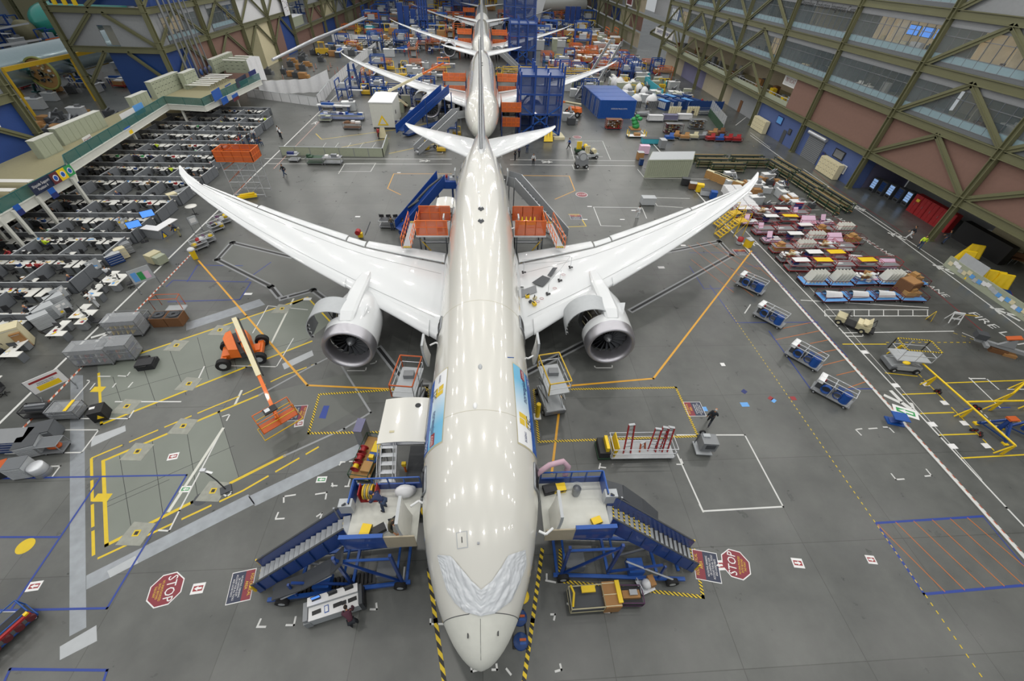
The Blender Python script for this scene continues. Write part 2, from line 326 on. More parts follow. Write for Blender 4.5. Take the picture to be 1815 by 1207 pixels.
# white boxes
for pts in [[(1052, 367), (1138, 368), (1146, 387)], [(1052, 367), (1065, 400), (1100, 401)], [(1200, 771), (1320, 771), (1388, 898), (1246, 906), (1198, 800)], [(600, 308), (611, 290), (666, 289), (657, 304), (600, 304)],
            [(1130, 300), (1143, 316), (1300, 318)], [(1013, 276), (1068, 278)], [(1010, 255), (1018, 283)], [(1068, 250), (1082, 283)], [(1020, 250), (1068, 250)], [(1014, 292), (1018, 301), (1043, 301), (1040, 292)],
            [(1155, 350), (1165, 365), (1210, 368)], [(1155, 350), (1222, 352)], [(1350, 383), (1445, 380)], [(1357, 360), (1438, 358)], [(1360, 373), (1452, 372)],
            [(1320, 555), (1330, 540)], [(1420, 532), (1645, 545)], [(1465, 549), (1645, 549)], [(1462, 560), (1646, 560)], [(1494, 590), (1690, 587)], [(1500, 596), (1530, 596), (1528, 590)],
            [(750, 270), (752, 256), (787, 257), (784, 272), (750, 270)], [(205, 712), (320, 712)], [(345, 685), (362, 650)]]:
    pl(pts, .1, 'paint_white')
b_ = MB('paint_white')
for i in range(8): 
    a, c = (1462+i*26, 560), (1462+i*26, 550); stroke(b_, [U(*a), U(*c)], .07, 'paint_white', .005)
for i in range(6): stroke(b_, [U(570+i*22, 264), U(578+i*22, 253)], .07, 'paint_white', .005)
mark('ladder_line', b_)
pl([(1494, 610), (1570, 610)], .1, 'paint_yellow'); pl([(1570, 661), (1625, 667)], .1, 'paint_yellow'); pl([(1600, 699), (1658, 697)], .1, 'paint_yellow'); pl([(1632, 733), (1690, 731)], .1, 'paint_yellow'); pl([(1666, 771), (1730, 769)], .1, 'paint_yellow'); pl([(1704, 812), (1815, 806)], .1, 'paint_yellow')
pl([(1672, 679), (1815, 674)], .1, 'paint_yellow'); pl([(1615, 650), (1762, 799)], .09, 'paint_yellow', (1.2, .2)); pl([(1570, 607), (1720, 607)], .06, 'paint_yellow', (.3, .3))
pl([(1718, 670), (1772, 722)], .1, 'paint_white'); pl([(1718, 671), (1748, 671), (1770, 690)], .1, 'paint_white'); pl([(1706, 590), (1740, 605)], .08, 'paint_white'); pl([(1735, 725), (1802, 791)], .1, 'paint_white', (.3, .2)); pl([(1690, 590), (1780, 620)], .05, 'paint_yellow', (.3, .3)); pl([(1710, 725), (1790, 722)], .08, 'paint_blue')
pl([(1786, 690), (1815, 690)], .1, 'paint_white')
# black trench lines round the jacking area
def trench(pts):
    pl(pts, .62, 'paint_grey', name='trench_edge'); pl(pts, .26, 'paint_black', name='trench_slot')
trench([(757, 684), (724, 684), (672, 618)]); trench([(500, 529), (520, 523)]); trench([(515, 525), (555, 514), (583, 535)]); trench([(494, 525), (480, 508), (385, 460), (412, 430), (515, 455)])
trench([(1120, 550), (1297, 452), (1275, 428), (1175, 448)]); trench([(935, 660), (1040, 605)])
# blue outlines
for pts in [[(0, 848), (331, 842), (190, 1078), (0, 1082)], [(178, 847), (20, 1080)], [(0, 952), (103, 952)], [(0, 1225), (18, 1186), (190, 1188), (178, 1225)], [(295, 508), (307, 497), (445, 500), (425, 531), (298, 535)], [(332, 499), (350, 470), (430, 471)], [(480, 465), (435, 497)]]: pl(pts, .1, 'paint_blue')
pl([(1553, 927), (1742, 915)], .13, 'paint_blue'); pl([(1553, 927), (1638, 1053), (1830, 1036)], .13, 'paint_blue'); pl([(1742, 915), (1815, 1003)], .06, 'paint_blue')
for a, c in [((1556, 930), (1674, 1048)), ((1588, 926), (1709, 1045)), ((1620, 924), (1744, 1041)), ((1653, 922), (1779, 1038)), ((1685, 920), (1812, 1035)), ((1715, 918), (1820, 1008))]: pl([a, c], .06, 'paint_orange')
pl([(1222, 472), (1248, 512), (1300, 511)], .07, 'paint_blue'); pl([(1258, 506), (1305, 572), (1450, 571)], .07, 'paint_blue'); pl([(1320, 472), (1350, 472)], .06, 'paint_blue'); pl([(1363, 587), (1437, 690), (1546, 689)], .08, 'paint_blue'); pl([(1222, 448), (1340, 448)], .06, 'paint_blue')
for a, c in [((1220, 435), (1335, 525)), ((1235, 430), (1345, 515)), ((1255, 428), (1340, 490)), ((1280, 440), (1345, 478)), ((1225, 460), (1300, 518)), ((1375, 602), (1454, 586)), ((1436, 609), (1470, 602)), ((1450, 626), (1485, 619)), ((1445, 651), (1500, 637)), ((1483, 665), (1517, 657)), ((1504, 687), (1536, 676)), ((1388, 582), (1440, 571)), ((1340, 470), (1390, 512))]: pl([a, c], .06, 'paint_orange')
# white corner marks
for q in [[(503, 890), (503, 880), (523, 877)], [(560, 876), (579, 873), (577, 884)], [(489, 918), (493, 909)], [(489, 920), (503, 919)], [(562, 915), (571, 909), (568, 918)], [(456, 1111), (462, 1098)], [(456, 1111), (470, 1111)], [(508, 1108), (521, 1108), (524, 1094)], [(590, 862), (589, 857)], [(588, 861), (597, 861)],
          [(604, 819), (611, 819)], [(602, 824), (605, 819)], [(620, 818), (630, 818), (617, 862)], [(612, 862), (618, 862)], [(632, 853), (631, 857), (636, 857)], [(693, 1036), (714, 1035), (717, 1006)], [(657, 1080), (668, 1080), (667, 1070)],
          [(1340-275, 828), (1073, 829)], [(1062, 830), (1064, 822)], [(1200, 823), (1211, 823), (1207, 814)], [(968, 1029), (984, 1032)], [(969, 1029), (969, 1018)], [(977, 1089), (984, 1089), (982, 1098)], [(1006, 1070), (1017, 1077)], [(1072, 1085), (1083, 1085), (1081, 1076)], [(985, 1190), (995, 1187), (993, 1178)],
          [(898, 1186), (905, 1195)], [(835, 1180), (836, 1190), (845, 1188)], [(873, 1187), (881, 1187), (880, 1178)], [(763, 1098), (763, 1106), (798, 1106), (798, 1099)], [(770, 1064), (786, 1063)], [(1519, 761), (1527, 760)], [(1517, 762), (1526, 771)], [(1540, 760), (1554, 759)], [(1566, 757), (1575, 757), (1584, 766)], [(1580, 840), (1588, 850), (1602, 849)], [(1642, 832), (1651, 843), (1640, 844)],
          [(616, 657), (648, 657), (649, 652)], [(657, 645), (666, 643), (667, 640)], [(1054, 649), (1055, 652), (1085, 652), (1085, 648)], [(175, 667), (195, 667)], [(210, 666), (225, 667), (230, 660)], [(160, 690), (168, 680)], [(205, 680), (200, 686)], [(235, 678), (228, 686)], [(110, 742), (228, 742), (237, 728)], [(10, 804), (145, 802), (175, 762), (115, 762)], [(10, 847), (92, 846), (107, 826), (85, 827)],
          [(128, 712), (160, 675), (155, 674)], [(0, 1083), (53, 1083), (25, 1122)], [(0, 800), (4, 792)], [(395, 738), (408, 734), (402, 745)], [(282, 940), (300, 941), (318, 905), (395, 760)], [(300, 902), (500, 560)][:0], [(1246, 907), (1240, 895)]]:
    if q: ell(q)
pl([(300, 905), (395, 760)], .18, 'offwhite'); pl([(480, 610), (520, 530)], .16, 'offwhite'); pl([(417, 716), (428, 693)], .16, 'offwhite')
pl([(448, 590), (475, 542), (545, 549)], .08, 'paint_white'); pl([(400, 648), (490, 650), (520, 600)], .08, 'paint_white')
# small rectangular floor stickers
def sticker(px, py, w_=.45, h=.35, ang=0., mat='text_white', inner=None):
    c = U(px, py); b = MB(mat); b.cb((c.x, c.y, .008), (w_, h, .006), mat, ang)
    if inner: b.cb((c.x, c.y, .0125), (w_*.75, h*.5, .004), inner, ang); 
    if inner in ('paint_red', 'green'):
        d = V((cos(ang), sin(ang), 0)); n = V((-d.y, d.x, 0)); c = V((c.x, c.y, .017))
        b.poly([c-d*w_*.3, c-n*h*.22, c-n*h*.1, c-n*h*.1+d*w_*.3, c+n*h*.1+d*w_*.3, c+n*h*.1, c+n*h*.22][::-1][::-1], 'text_white')
    return mark('floor_sticker', b)
for a in [(61, 1039, .6, .45, .1, 'text_white', 'paint_red'), (351, 1043, .6, .5, .1, 'text_white', 'paint_red'), (1275, 1002, .6, .5, 0, 'text_white', 'paint_red'), (1414, 998, .6, .5, 3, 'text_white', 'paint_red'), (1544, 992, .5, .45, 3, 'text_white', 'paint_red'), (570, 850, .6, .4, 0, 'text_white', 'green'), (329, 867, .6, .4, 0, 'text_white', 'green'),
          (307, 809, .6, .5, .2, 'text_white', 'paint_red'), (530, 751, .6, .5, .2, 'text_white', 'paint_red'), (1281, 646, .35, .35), (1319, 694, .4, .35, .6, 'ink_navy'), (1320, 717, .6, .4, 0, 'lightblue'), (1245, 725, .7, .4, 0, 'lightblue'), (1366, 706, .4, .3, .6, 'paint_red'), (1371, 710, .4, .3, .6, 'lightblue'), (1406, 706, .4, .35, 0, 'paint_red'),
          (1172, 474, .7, .4, 0), (878, 457, .6, .35, 0)][:-1] + [(1211, 435, .6, .3), (634, 384, .6, .3), (707, 306, .5, .25), (545, 530, .7, .4), (440, 521, .7, .3), (1533, 624, .5, .4), (1588, 683, .5, .4), (1640, 681, .5, .4), (1674, 714, .5, .4), (1653, 752, .5, .4), (1709, 750, .5, .4), (1689, 791, .5, .4), (1748, 790, .5, .4), (1612, 652, .5, .4),
          (1045, 366, .6, .25), (1123, 373, .6, .25), (1103, 389, .6, .2), (1037, 389, .6, .2), (1605, 730, 1.6, .9, -.5, 'text_white', 'green')]:
    sticker(*a)
area([(565, 741), (574, 719), (584, 719), (577, 742)], 'paint_blue', 'floor_mat', .006)
# painted walking figures
def walker(px, py, s, ang):
    c = U(px, py); b = MB('paint_white'); d = V((cos(ang), sin(ang), 0)); n = V((-d.y, d.x, 0)); z = V((0, 0, .007))
    P = lambda a, q: c+d*a*s+n*q*s+z
    b.add([P(1.05+.13*cos(t*pi/5), .13*sin(t*pi/5)) for t in range(10)], [tuple(range(10))])
    b.poly([P(.9, -.14), P(.9, .14), P(.3, .12), P(.3, -.12)][::-1])
    for a, e, k in [((.35, -.05), (-.35, -.35), .1), ((.35, .05), (-.4, .3), .1), ((.85, -.12), (.5, -.45), .07), ((.85, .12), (.55, .45), .07)]:
        p, q = P(*a), P(*e); t = (q-p).normalized(); m_ = V((t.y, -t.x, 0))*k*s; b.poly([p-m_, p+m_, q+m_, q-m_])
    mark('walking_figure', b)
for a in [(1586, 705, 1.5, -1.2), (178, 596, 1.3, .9), (1462, 331, 1.2, 2.2), (1526, 371, 1.2, 2.2), (1598, 421, 1.3, 2.2), (1682, 480, 1.3, 2.2), (1795, 560, 1.5, 2.2), (1337, 432, 1.0, 1.8), (748, 285, 1.1, 0), (965, 287, 1.1, 0), (557, 219, 1.2, 1.5)]: walker(*a)
b_ = MB('paint_white')
for t, px, py, s_ in [('FIRE LANE', 1452, 340, 1.3), ('FIRE LANE', 1482, 384, 1.1), ('FIRE LANE', 1553, 437, 1.1), ('FIRE LANE', 1640, 502, 1.2), ('FIRE LANE', 1778, 590, 1.5)]:
    text_into(b_, t, U(px, py)+V((0, 0, .006)), (0.15, -1, 0), (1, .15, 0), s_*.9, 'paint_white', s_*4)
mark('fire_lane_text', b_)
# big decals lying on the floor
def floor_sign(name, label, px, py, rd, wid, hgt, parts):
    c = U(px, py); x = V((cos(rd), sin(rd), 0)); y = V((-x.y, x.x, 0)); b = MB('text_white')
    parts(b, c, x, y, wid, hgt); return tag(b.build(name), label, 'floor sign')
def octa(b, c, x, y, w_, h):
    for k, r, m_, z in ((0, w_/2, 'text_white', .013), (1, w_/2*.93, 'sign_maroon', .016)):
        b.add([c+x*r*1.08*cos(pi/8+i*pi/4)+y*r*1.08*sin(pi/8+i*pi/4)+V((0, 0, z)) for i in range(8)], [tuple(range(8))], m_)
    text_into(b, 'STOP', c+y*w_*.12+V((0, 0, .019)), x, y, w_*.42, 'text_white', w_*.8)
    text_into(b, 'NO UNAUTHORIZED\nENTRY BEYOND\nTHIS POINT', c-y*w_*.22+V((0, 0, .019)), x, y, w_*.1, 'text_yellow', w_*.62)
floor_sign('stop_sign', 'red octagonal STOP sign lying on the floor left of the left blue stairs', 294, 1045, -1.35, 1.55, 0, octa)
floor_sign('stop_sign', 'red octagonal STOP sign lying on the floor right of the right blue stairs', 1304, 1000, 1.25, 1.5, 0, octa)
def fod(b, c, x, y, w_, h):
    b.slab([c-x*w_/2-y*h/2+V((0, 0, .004)), c+x*w_/2-y*h/2+V((0, 0, .004)), c+x*w_/2+y*h/2+V((0, 0, .004)), c-x*w_/2+y*h/2+V((0, 0, .004))], .01, 'text_white')
    k = .95; z = V((0, 0, .0165)); q = lambda a, e: c+x*a*w_/2*k+y*e*h/2*k+z
    b.poly([q(-1, .2), q(1, .2), q(1, 1), q(-1, 1)], 'sign_maroon'); b.poly([q(-1, -1), q(1, -1), q(1, .2), q(-1, .2)], 'sign_navy')
    text_into(b, 'FOD CRITICAL\nAREA', c+y*h*.29+z, x, y, h*.17, 'text_yellow', w_*.7); text_into(b, 'NO EATING, DRINKING\nOR CHEWING GUM\nACCOUNT FOR ALL TOOLS\nAND LOOSE PARTS', c-y*h*.2+z, x, y, h*.11, 'text_white', w_*.8)
floor_sign('caution_sign', 'maroon and navy floor sign FOD CRITICAL AREA at the foot of the left blue stairs', 428, 1039, -1.4, 1.5, 1.15, fod)
floor_sign('caution_sign', 'maroon and navy floor sign at the foot of the right blue stairs', 1252, 1003, 1.35, 1.55, 1.35, fod)
floor_sign('caution_sign', 'maroon and navy floor sign beside the walking man in black', 1231, 725, 1.55, 1.3, 1.3, fod)
floor_sign('caution_sign', 'maroon and white floor sign under the orange boom lift basket', 528, 732, -1.5, 1.3, 1.1, fod)
floor_sign('caution_sign', 'small red and blue floor sign near the foot of the grey tail stairs', 1021, 385, 0, 1.5, 1.3, fod)
floor_sign('caution_sign', 'small red floor sign beside the yellow wing stairs on the right', 1313, 447, 0, 1.5, 1.2, fod)
for px, py, lb in [(1031, 345, 'round red and white floor sign behind the right wing'), (1023, 243, 'round red floor sign near the far crossing')]:
    c = U(px, py); b_ = MB(); b_.lathe([(0, .01), (.85, .01), (.85, .004)], c, 'Z', 'text_white', 24); b_.lathe([(0, .013), (.74, .013)], c, 'Z', 'sign_maroon', 24); text_into(b_, 'STOP', c+V((0, 0, .015)), (1, 0, 0), (0, 1, 0), .5, 'text_white'); tag(b_.build('round_floor_sign'), lb, 'floor sign')
# ================================================================ airplanes
FST = [(0, .04, 4.0, 3.85, 3.92), (.15, .42, 4.38, 3.5, 3.93), (.5, .82, 4.74, 3.15, 3.95), (1, 1.2, 5.1, 2.85, 4.0), (2, 1.74, 5.72, 2.48, 4.15), (3, 2.12, 6.3, 2.27, 4.35), (4, 2.4, 6.83, 2.12, 4.55), (5, 2.6, 7.22, 2.04, 4.7), (6.2, 2.76, 7.56, 1.99, 4.82),
       (8, 2.87, 7.84, 1.96, 4.93), (10, 2.885, 7.93, 1.96, 4.95), (14, 2.885, 7.94, 1.96, 4.95), (36, 2.885, 7.94, 1.96, 4.95), (40, 2.78, 7.93, 2.25, 5.1), (44, 2.42, 7.86, 3.05, 5.45), (48, 1.86, 7.68, 4.05, 5.9), (52, 1.18, 7.35, 5.05, 6.25), (55, .62, 7.0, 5.8, 6.42), (56.4, .28, 6.75, 6.2, 6.48), (56.7, .05, 6.55, 6.4, 6.48)]
def fsec(y):
    y = max(0, min(56.7, y))
    for a, b in zip(FST, FST[1:]):
        if y <= b[0]:
            t = (y-a[0])/(b[0]-a[0])
            i = FST.index(a); p = FST[max(0, i-1)]; q = FST[min(len(FST)-1, i+2)]
            r = []
            for k in range(1, 5):
                h = b[0]-a[0]; m0 = (b[k]-p[k])/max(1e-6, b[0]-p[0])*h if i else (b[k]-a[k])*1.7; m1 = (q[k]-a[k])/max(1e-6, q[0]-a[0])*h
                if abs(b[k]-a[k]) < 1e-6: m0 = m1 = 0
                t2, t3 = t*t, t*t*t; r.append((2*t3-3*t2+1)*a[k]+(t3-2*t2+t)*m0+(-2*t3+3*t2)*b[k]+(t3-t2)*m1)
            return r
def fus(y, t, off=0.):
    "t = angle from the crown, clockwise seen from the nose side positive to +x"
    hw, zt, zb, zm = fsec(y); c = cos(t)
    return V(((hw+off)*sin(t), y, zm+((zt-zm+off) if c > 0 else (zm-zb+off))*c))
def fus_hit(px, py):
    d = ray(px, py); o = V((CX, CY, CZ)); best = None
    t = 14.
    while t < 90:
        p = o+d*t
        if 0 <= p.y <= 56.7:
            hw, zt, zb, zm = fsec(p.y); hz = (zt-zm) if p.z > zm else (zm-zb)
            if (p.x/max(hw, .01))**2+((p.z-zm)/max(hz, .01))**2 < 1:
                return p.y, atan2(p.x/hw, (p.z-zm)/hz)
        t += .01
    return None
def wing_z(x): a = min(max((abs(x)-2.9)/27.2, 0), 1); return 3.3+2.6*a+1.7*a*a
LEP = [(1.5, 18.6), (3.47, 19.9), (6.4, 21.95), (9.4, 23.9), (10.9, 25.0), (16.3, 28.5), (21.1, 31.85), (25.7, 35.4), (27.9, 37.3), (29.4, 39.1), (30.1, 40.5)]
TEP = [(1.5, 31.9), (3.4, 31.9), (7.4, 32.15), (9.5, 32.3), (11.0, 32.4), (12.6, 32.9), (16.1, 34.1), (19.2, 35.2), (22.9, 36.6), (27.2, 38.2), (28.8, 39.4), (30.1, 40.8)]
def interp(P, x):
    if x <= P[0][0]: return P[0][1]
    for a, b in zip(P, P[1:]):
        if x <= b[0]: return a[1]+(b[1]-a[1])*(x-a[0])/(b[0]-a[0])
    return P[-1][1]
def airfoil(n=10, tc=.11):
    up = []; lo = []
    for i in range(n+1):
        u = (1-cos(pi*i/n))/2
        yt = 5*tc*(.2969*sqrt(u)-.126*u-.3516*u*u+.2843*u**3-.1015*u**4); up.append((u, yt*.9+.02*sin(pi*u))); lo.append((u, -yt*.75))
    return up, lo
def wing_pt(sx, x, u, off, LE=None, TE=None):
    le, te = interp(LEP, x), interp(TEP, x); c = te-le
    return V((sx*x, le+c*u, wing_z(x)+off-.28*(1-x/32)))
def loft(mb, secs, mat, smooth=True, capends=True):
    n = len(secs[0]); vs = [p for s in secs for p in s]; m = len(secs)
    fs = [(k*n+i, k*n+(i+1) % n, (k+1)*n+(i+1) % n, (k+1)*n+i) for k in range(m-1) for i in range(n)]
    mb.add(vs, fs, mat, smooth)
    if capends: mb.add(secs[0], [tuple(range(n-1, -1, -1))], mat); mb.add(secs[-1], [tuple(range(n))], mat)
def afsec(le, te, x, z, sx, tc, u0=0., u1=1., drop=0., n=10):
    up, lo = airfoil(n, tc); c = te-le
    f = lambda u, h: V((sx*x, le+c*(u0+(u1-u0)*u), z+c*h-drop*u))
    return [f(u, h) for u, h in up]+[f(u, h) for u, h in lo[::-1][1:-1]]
def plane_parts(root, hero=True):
    G = 'cream_gloss'
    b = MB(G); ys = [0, .05, .15, .3, .5, .75, 1, 1.4, 1.8] ; y = 2.2
    nose_to = .0
    ring = lambda y, n=56: [fus(y, 2*pi*i/n) for i in range(n)]
    ys2 = [1.55, 1.8, 2.2, 2.6, 3, 3.5, 4, 4.6, 5.2, 6, 7, 8, 9, 10, 12, 14, 18, 22, 26, 30, 34, 36, 37, 38, 39, 40, 41, 42, 43, 44, 45, 46, 47, 48, 49, 50, 51, 52, 53, 54, 55, 56, 56.4, 56.7]
    secs = [ring(v) for v in ys2]; loft(b, secs, G)
    f = b.build('fuselage', root)
    nb = MB('offwhite'); loft(nb, [ring(v) for v in (0.0, .03, .08, .15, .25, .4, .6, .85, 1.1, 1.35, 1.55)], 'offwhite'); nb.build('nose_cone', root)
    fb_ = MB('white_gloss')     # wing-body fairing
    loft(fb_, [[V((r*sin(a)*1.0, yy, 3.1+hz*cos(a))) for a in [2*pi*i/20 for i in range(20)]] for yy, r, hz in [(16, .6, .7), (17.5, 2.4, 1.25), (20, 3.25, 1.5), (25, 3.45, 1.6), (30, 3.4, 1.55), (33, 3.1, 1.45), (36, 2.2, 1.2), (38, .8, .7)]], 'white_gloss'); fb_.build('wing_fairing', root)
    for sx in (-1, 1):
        xs = [1.5, 3.5, 5, 6.4, 8, 9.4, 10.2, 11, 13.5, 16.3, 19, 21.1, 23.5, 25.7, 27, 27.9, 28.8, 29.4, 29.8, 30.1]
        b = MB('white_gloss'); se = []
        for x in xs:
            le, te = interp(LEP, x), interp(TEP, x); tc = .13-.045*min(1, x/14); cut = .0
            te2 = te if x > 27 else le+(te-le)*.86
            s_ = afsec(le, te2, x, wing_z(x)-(te-le)*.05, sx, tc, n=9)
            se.append(s_ if sx > 0 else s_[::-1])
        loft(b, se, 'white_gloss'); wg = b.build('wing', root)
        # trailing surfaces
        def flap(nm, x0, x1, drop, ex, mt='white_gloss'):
            b = MB(mt); se = []
            for x in [x0+(x1-x0)*i/5 for i in range(6)]:
                le, te = interp(LEP, x), interp(TEP, x); a = le+(te-le)*.86+.06; s_ = afsec(a, te+ex, x, wing_z(x)-(te-le)*.045, sx, .12, drop=drop, n=5); se.append(s_ if sx > 0 else s_[::-1])
            loft(b, se, mt); return b.build(nm, wg)
        flap('flap', 3.5, 10.7, .12, .35); flap('flaperon', 10.85, 12.5, .02, .0); flap('flap', 12.65, 21.3, .12, .35); flap('aileron', 21.4, 26.9, .0, .0)
        # leading edge slats
        for x0, x1 in ((4.0, 8.9), (11.1, 27.4)):
            b = MB('white_gloss'); se = []
            for x in [x0+(x1-x0)*i/7 for i in range(8)]:
                le, te = interp(LEP, x), interp(TEP, x); c = te-le; n_ = 8
                s_ = [V((sx*x, le-.12+.11*c*(1-cos(pi*i/n_/1.0))/2*1.0 if i <= n_ else 0, wing_z(x)-c*.05+(.01 if i <= n_ else 0)+sin(pi/2*i/n_)*c*.052)) for i in range(n_+1)]
                s_ += [p-V((0, -.03, .35)) if k else p-V((0, -.02, .3)) for k, p in list(enumerate(s_))[::-1][:1]]+[V((sx*x, le+.02, wing_z(x)-c*.05-.12))]
                se.append(s_[::-1] if sx > 0 else s_)
            loft(b, se, 'white_gloss'); b.build('slat', wg)
        # panel seams and access holes
        b = MB('midgrey')
        def seam(pts, w_=.03):
            P = []
            for x, u in pts:
                le, te = interp(LEP, x), interp(TEP, x); te2 = le+(te-le)*.86; c = te2-le; tc = .13-.045*min(1, x/14)
                h = 5*tc*(.2969*sqrt(u)-.126*u-.3516*u*u+.2843*u**3-.1015*u**4)*.9+.02*sin(pi*u); P.append(V((sx*x, le+c*u, wing_z(x)-(te-le)*.05+c*h+.012)))
            b.path(P, w_/2, 'midgrey', 4)
        seam([(3.6+i*2.2, .17) for i in range(12)], .02); seam([(3.6+i*2.2, .78) for i in range(12)], .02)
        if hero: seam([(3.6, .84-.0*i) for i in range(2)])
        b.build('panel_seam', wg)
        # horizontal stabilizer
        b = MB('white_gloss'); se = []
        for x, le, te in [(.6, 45.0, 52.6), (1.8, 46.1, 53.1), (5.2, 49.4, 54.5), (8.2, 52.9, 55.7), (9.3, 54.6, 56.3), (9.9, 56.0, 56.8)]:
            s_ = afsec(le, te, x, 6.75+x*.07, sx, .09, n=7); se.append(s_ if sx > 0 else s_[::-1])
        loft(b, se, 'white_gloss'); b.build('horizontal_stabilizer', root)
        # pylon and engine
        ex = 9.72*sx; b = MB('white_gloss'); se = []
        for y, z0, z1, hw in [(20.0, 4.3, 4.66, .5), (20.8, 4.0, 4.9, .62), (22.2, 3.6, 4.8, .6), (23.6, 3.3, 4.66, .58), (25.0, 3.1, 4.45, .55), (27, 3.1, 4.1, .4)]:
            se.append([V((ex+a*hw, y, z)) for a, z in ((-1, z0), (-1, z1-.12), (-.7, z1), (.7, z1), (1, z1-.12), (1, z0))])
        loft(b, se, 'white_gloss', False); b.build('pylon', wg)
        en = bpy.data.objects.new('engine', None); COL.objects.link(en); en.parent = root; en.location = (ex, 18.8, 2.72)
        b = MB('silver'); b.lathe([(1.44, 1.1), (1.42, .7), (1.47, .35), (1.56, .12), (1.66, .02), (1.74, 0.03), (1.82, .12), (1.88, .35), (1.91, .7), (1.915, .95)], (0, 0, 0), 'Y', 'silver', 44); b.build('inlet_lip', en)
        b = MB('white_gloss'); b.lathe([(1.915, .95), (1.93, 1.5), (1.93, 1.75)], (0, 0, 0), 'Y', 'white_gloss', 44)
        a0 = -pi/2; a1 = pi/2   # cowl half on the +x side
        b.lathe([(1.93, 1.75), (1.93, 2.5), (1.9, 3.5)], (0, 0, 0), 'Y', 'white_gloss', 22, -pi/2, pi/2+.16); b.lathe([(1.9, 3.5), (1.78, 4.5), (1.55, 5.4), (1.5, 5.45), (1.35, 4.0)], (0, 0, 0), 'Y', 'white_gloss', 44)
        b.slab([(1.05, 2.0, 1.62), (1.05, 3.4, 1.58), (1.35, 2.9, 2.0)], .04, 'white_gloss'); b.build('nacelle', en)
        b = MB('engine_dark'); b.lathe([(1.3, 1.2), (1.62, 1.5), (1.62, 2.3), (1.35, 2.5), (1.3, 3.4), (1.62, 3.5)], (0, 0, 0), 'Y', 'engine_dark', 28)
        for k in range(9):
            a = pi*.55+k*.13*pi*.8; b.path([(1.66*cos(a), 1.8, 1.66*sin(a)), (1.5*cos(a+.1), 2.6, 1.5*sin(a+.1)), (1.6*cos(a+.2), 3.3, 1.6*sin(a+.2))], .04, 'steel' if k % 2 else 'khaki', 6)
        b.lathe([(.95, 5.0), (.8, 6.2), (.55, 6.9), (.05, 7.6)], (0, 0, 0), 'Y', 'engine_dark', 20); b.build('engine_core', en)
        b = MB('black')
        for k in range(18):
            a = 2*pi*k/18; c0, c1 = a, a+.26
            b.add([(.36*cos(c0), 1.05, .36*sin(c0)), (.36*cos(c0+.2), 1.3, .36*sin(c0+.2)), (1.42*cos(c1+.16), 1.28, 1.42*sin(c1+.16)), (1.42*cos(c1-.08), 1.0, 1.42*sin(c1-.08))], [(0, 1, 2, 3)], 'darkgrey')
        b.lathe([(0, 1.34), (1.44, 1.34)], (0, 0, 0), 'Y', 'black', 30); b.build('fan', en)
        b = MB('steel'); b.lathe([(.02, .62), (.12, .7), (.28, .95), (.36, 1.15)], (0, 0, 0), 'Y', 'steel', 18); b.lathe([(.1, .69), (.15, .74), (.14, .76)], (0, 0, 0), 'Y', 'white', 18, .3, 5.); b.build('spinner', en)
        # opened fan cowl, hinged at the top, swung out towards -x
        H = V((-.15, 0, 1.92)); R_ = Matrix.Rotation(-.72, 3, 'Y')   # rotate about the y axis
        def cw(r, a, y): 
            p = V((r*cos(a), y, r*sin(a)))-H; q = Matrix.Rotation(.72, 3, 'Y') @ p; return q+H
        b = MB('palegrey'); b.grid(lambda u, v: cw(1.95, pi/2+.1+u*(pi/2+.95), 1.75+1.75*v), 20, 4, 'palegrey'); b.grid(lambda u, v: cw(1.89, pi/2+.1+u*(pi/2+.95), 1.75+1.75*v), 20, 4, 'grey', True, True)
        for v in (0, 1): b.grid(lambda u, t: cw(1.95-.06*t, pi/2+.1+u*(pi/2+.95), 1.75+1.75*v), 20, 1, 'palegrey')
        cwl = b.build('fan_cowl', en)
        b = MB('dark'); 
        for k in range(4): p = cw(1.84, pi+.45+k*.2, 1.95); b.cb(p, (.14, .14, .1), 'white'); b.cb(p+V((0, -.05, 0)), (.09, .1, .12), 'dark')
        b.tube(cw(1.86, pi*.8, 2.6), V((-1.4, 2.6, .6)), .03, 'dark', 6); b.build('cowl_latch', cwl)
    # vertical fin
    b = MB('white_gloss'); se = []
    for z, le, te, th in [(7.3, 43.2, 54.3, .07), (8.2, 45.2, 54.5, .075), (11, 48.6, 55.2, .08), (14, 52.2, 56, .085), (16.2, 54.8, 56.9, .09), (16.9, 56, 57.1, .09)]:
        up, lo = airfoil(7, th*1.15); c = te-le
        se.append([V((c*h, le+c*u, z)) for u, h in up]+[V((c*h*1.3, le+c*u, z)) for u, h in lo[::-1][1:-1]])
    loft(b, se, 'white_gloss'); fin = b.build('vertical_fin', root)
    b = MB('steel')
    le = [(8.15, 45.1), (11, 48.6), (14, 52.2), (16.2, 54.8), (16.85, 55.9)]
    for (z0, y0), (z1, y1) in zip(le, le[1:]): b.bar((0, y0-.02, z0), (0, y1-.02, z1), .2, .12, 'palegrey', (1, 0, 0)); b.bar((-.12, y0+.09, z0), (-.12, y1+.09, z1), .12, .07, 'darkgrey', (1, 0, 0)); b.bar((.12, y0+.09, z0), (.12, y1+.09, z1), .12, .07, 'darkgrey', (1, 0, 0))
    b.build('fin_leading_edge', fin)
    # gear
    b = MB('steel'); b.tube((0, 5.6, .5), (0, 5.6, 2.6), .11, 'lightsteel'); b.wheel((-.35, 5.6, .5), .5, .28); b.wheel((.35, 5.6, .5), .5, .28); b.bar((0, 5.6, 1.4), (0, 7, 2.3), .12, .12, 'steel'); b.build('nose_gear', root)
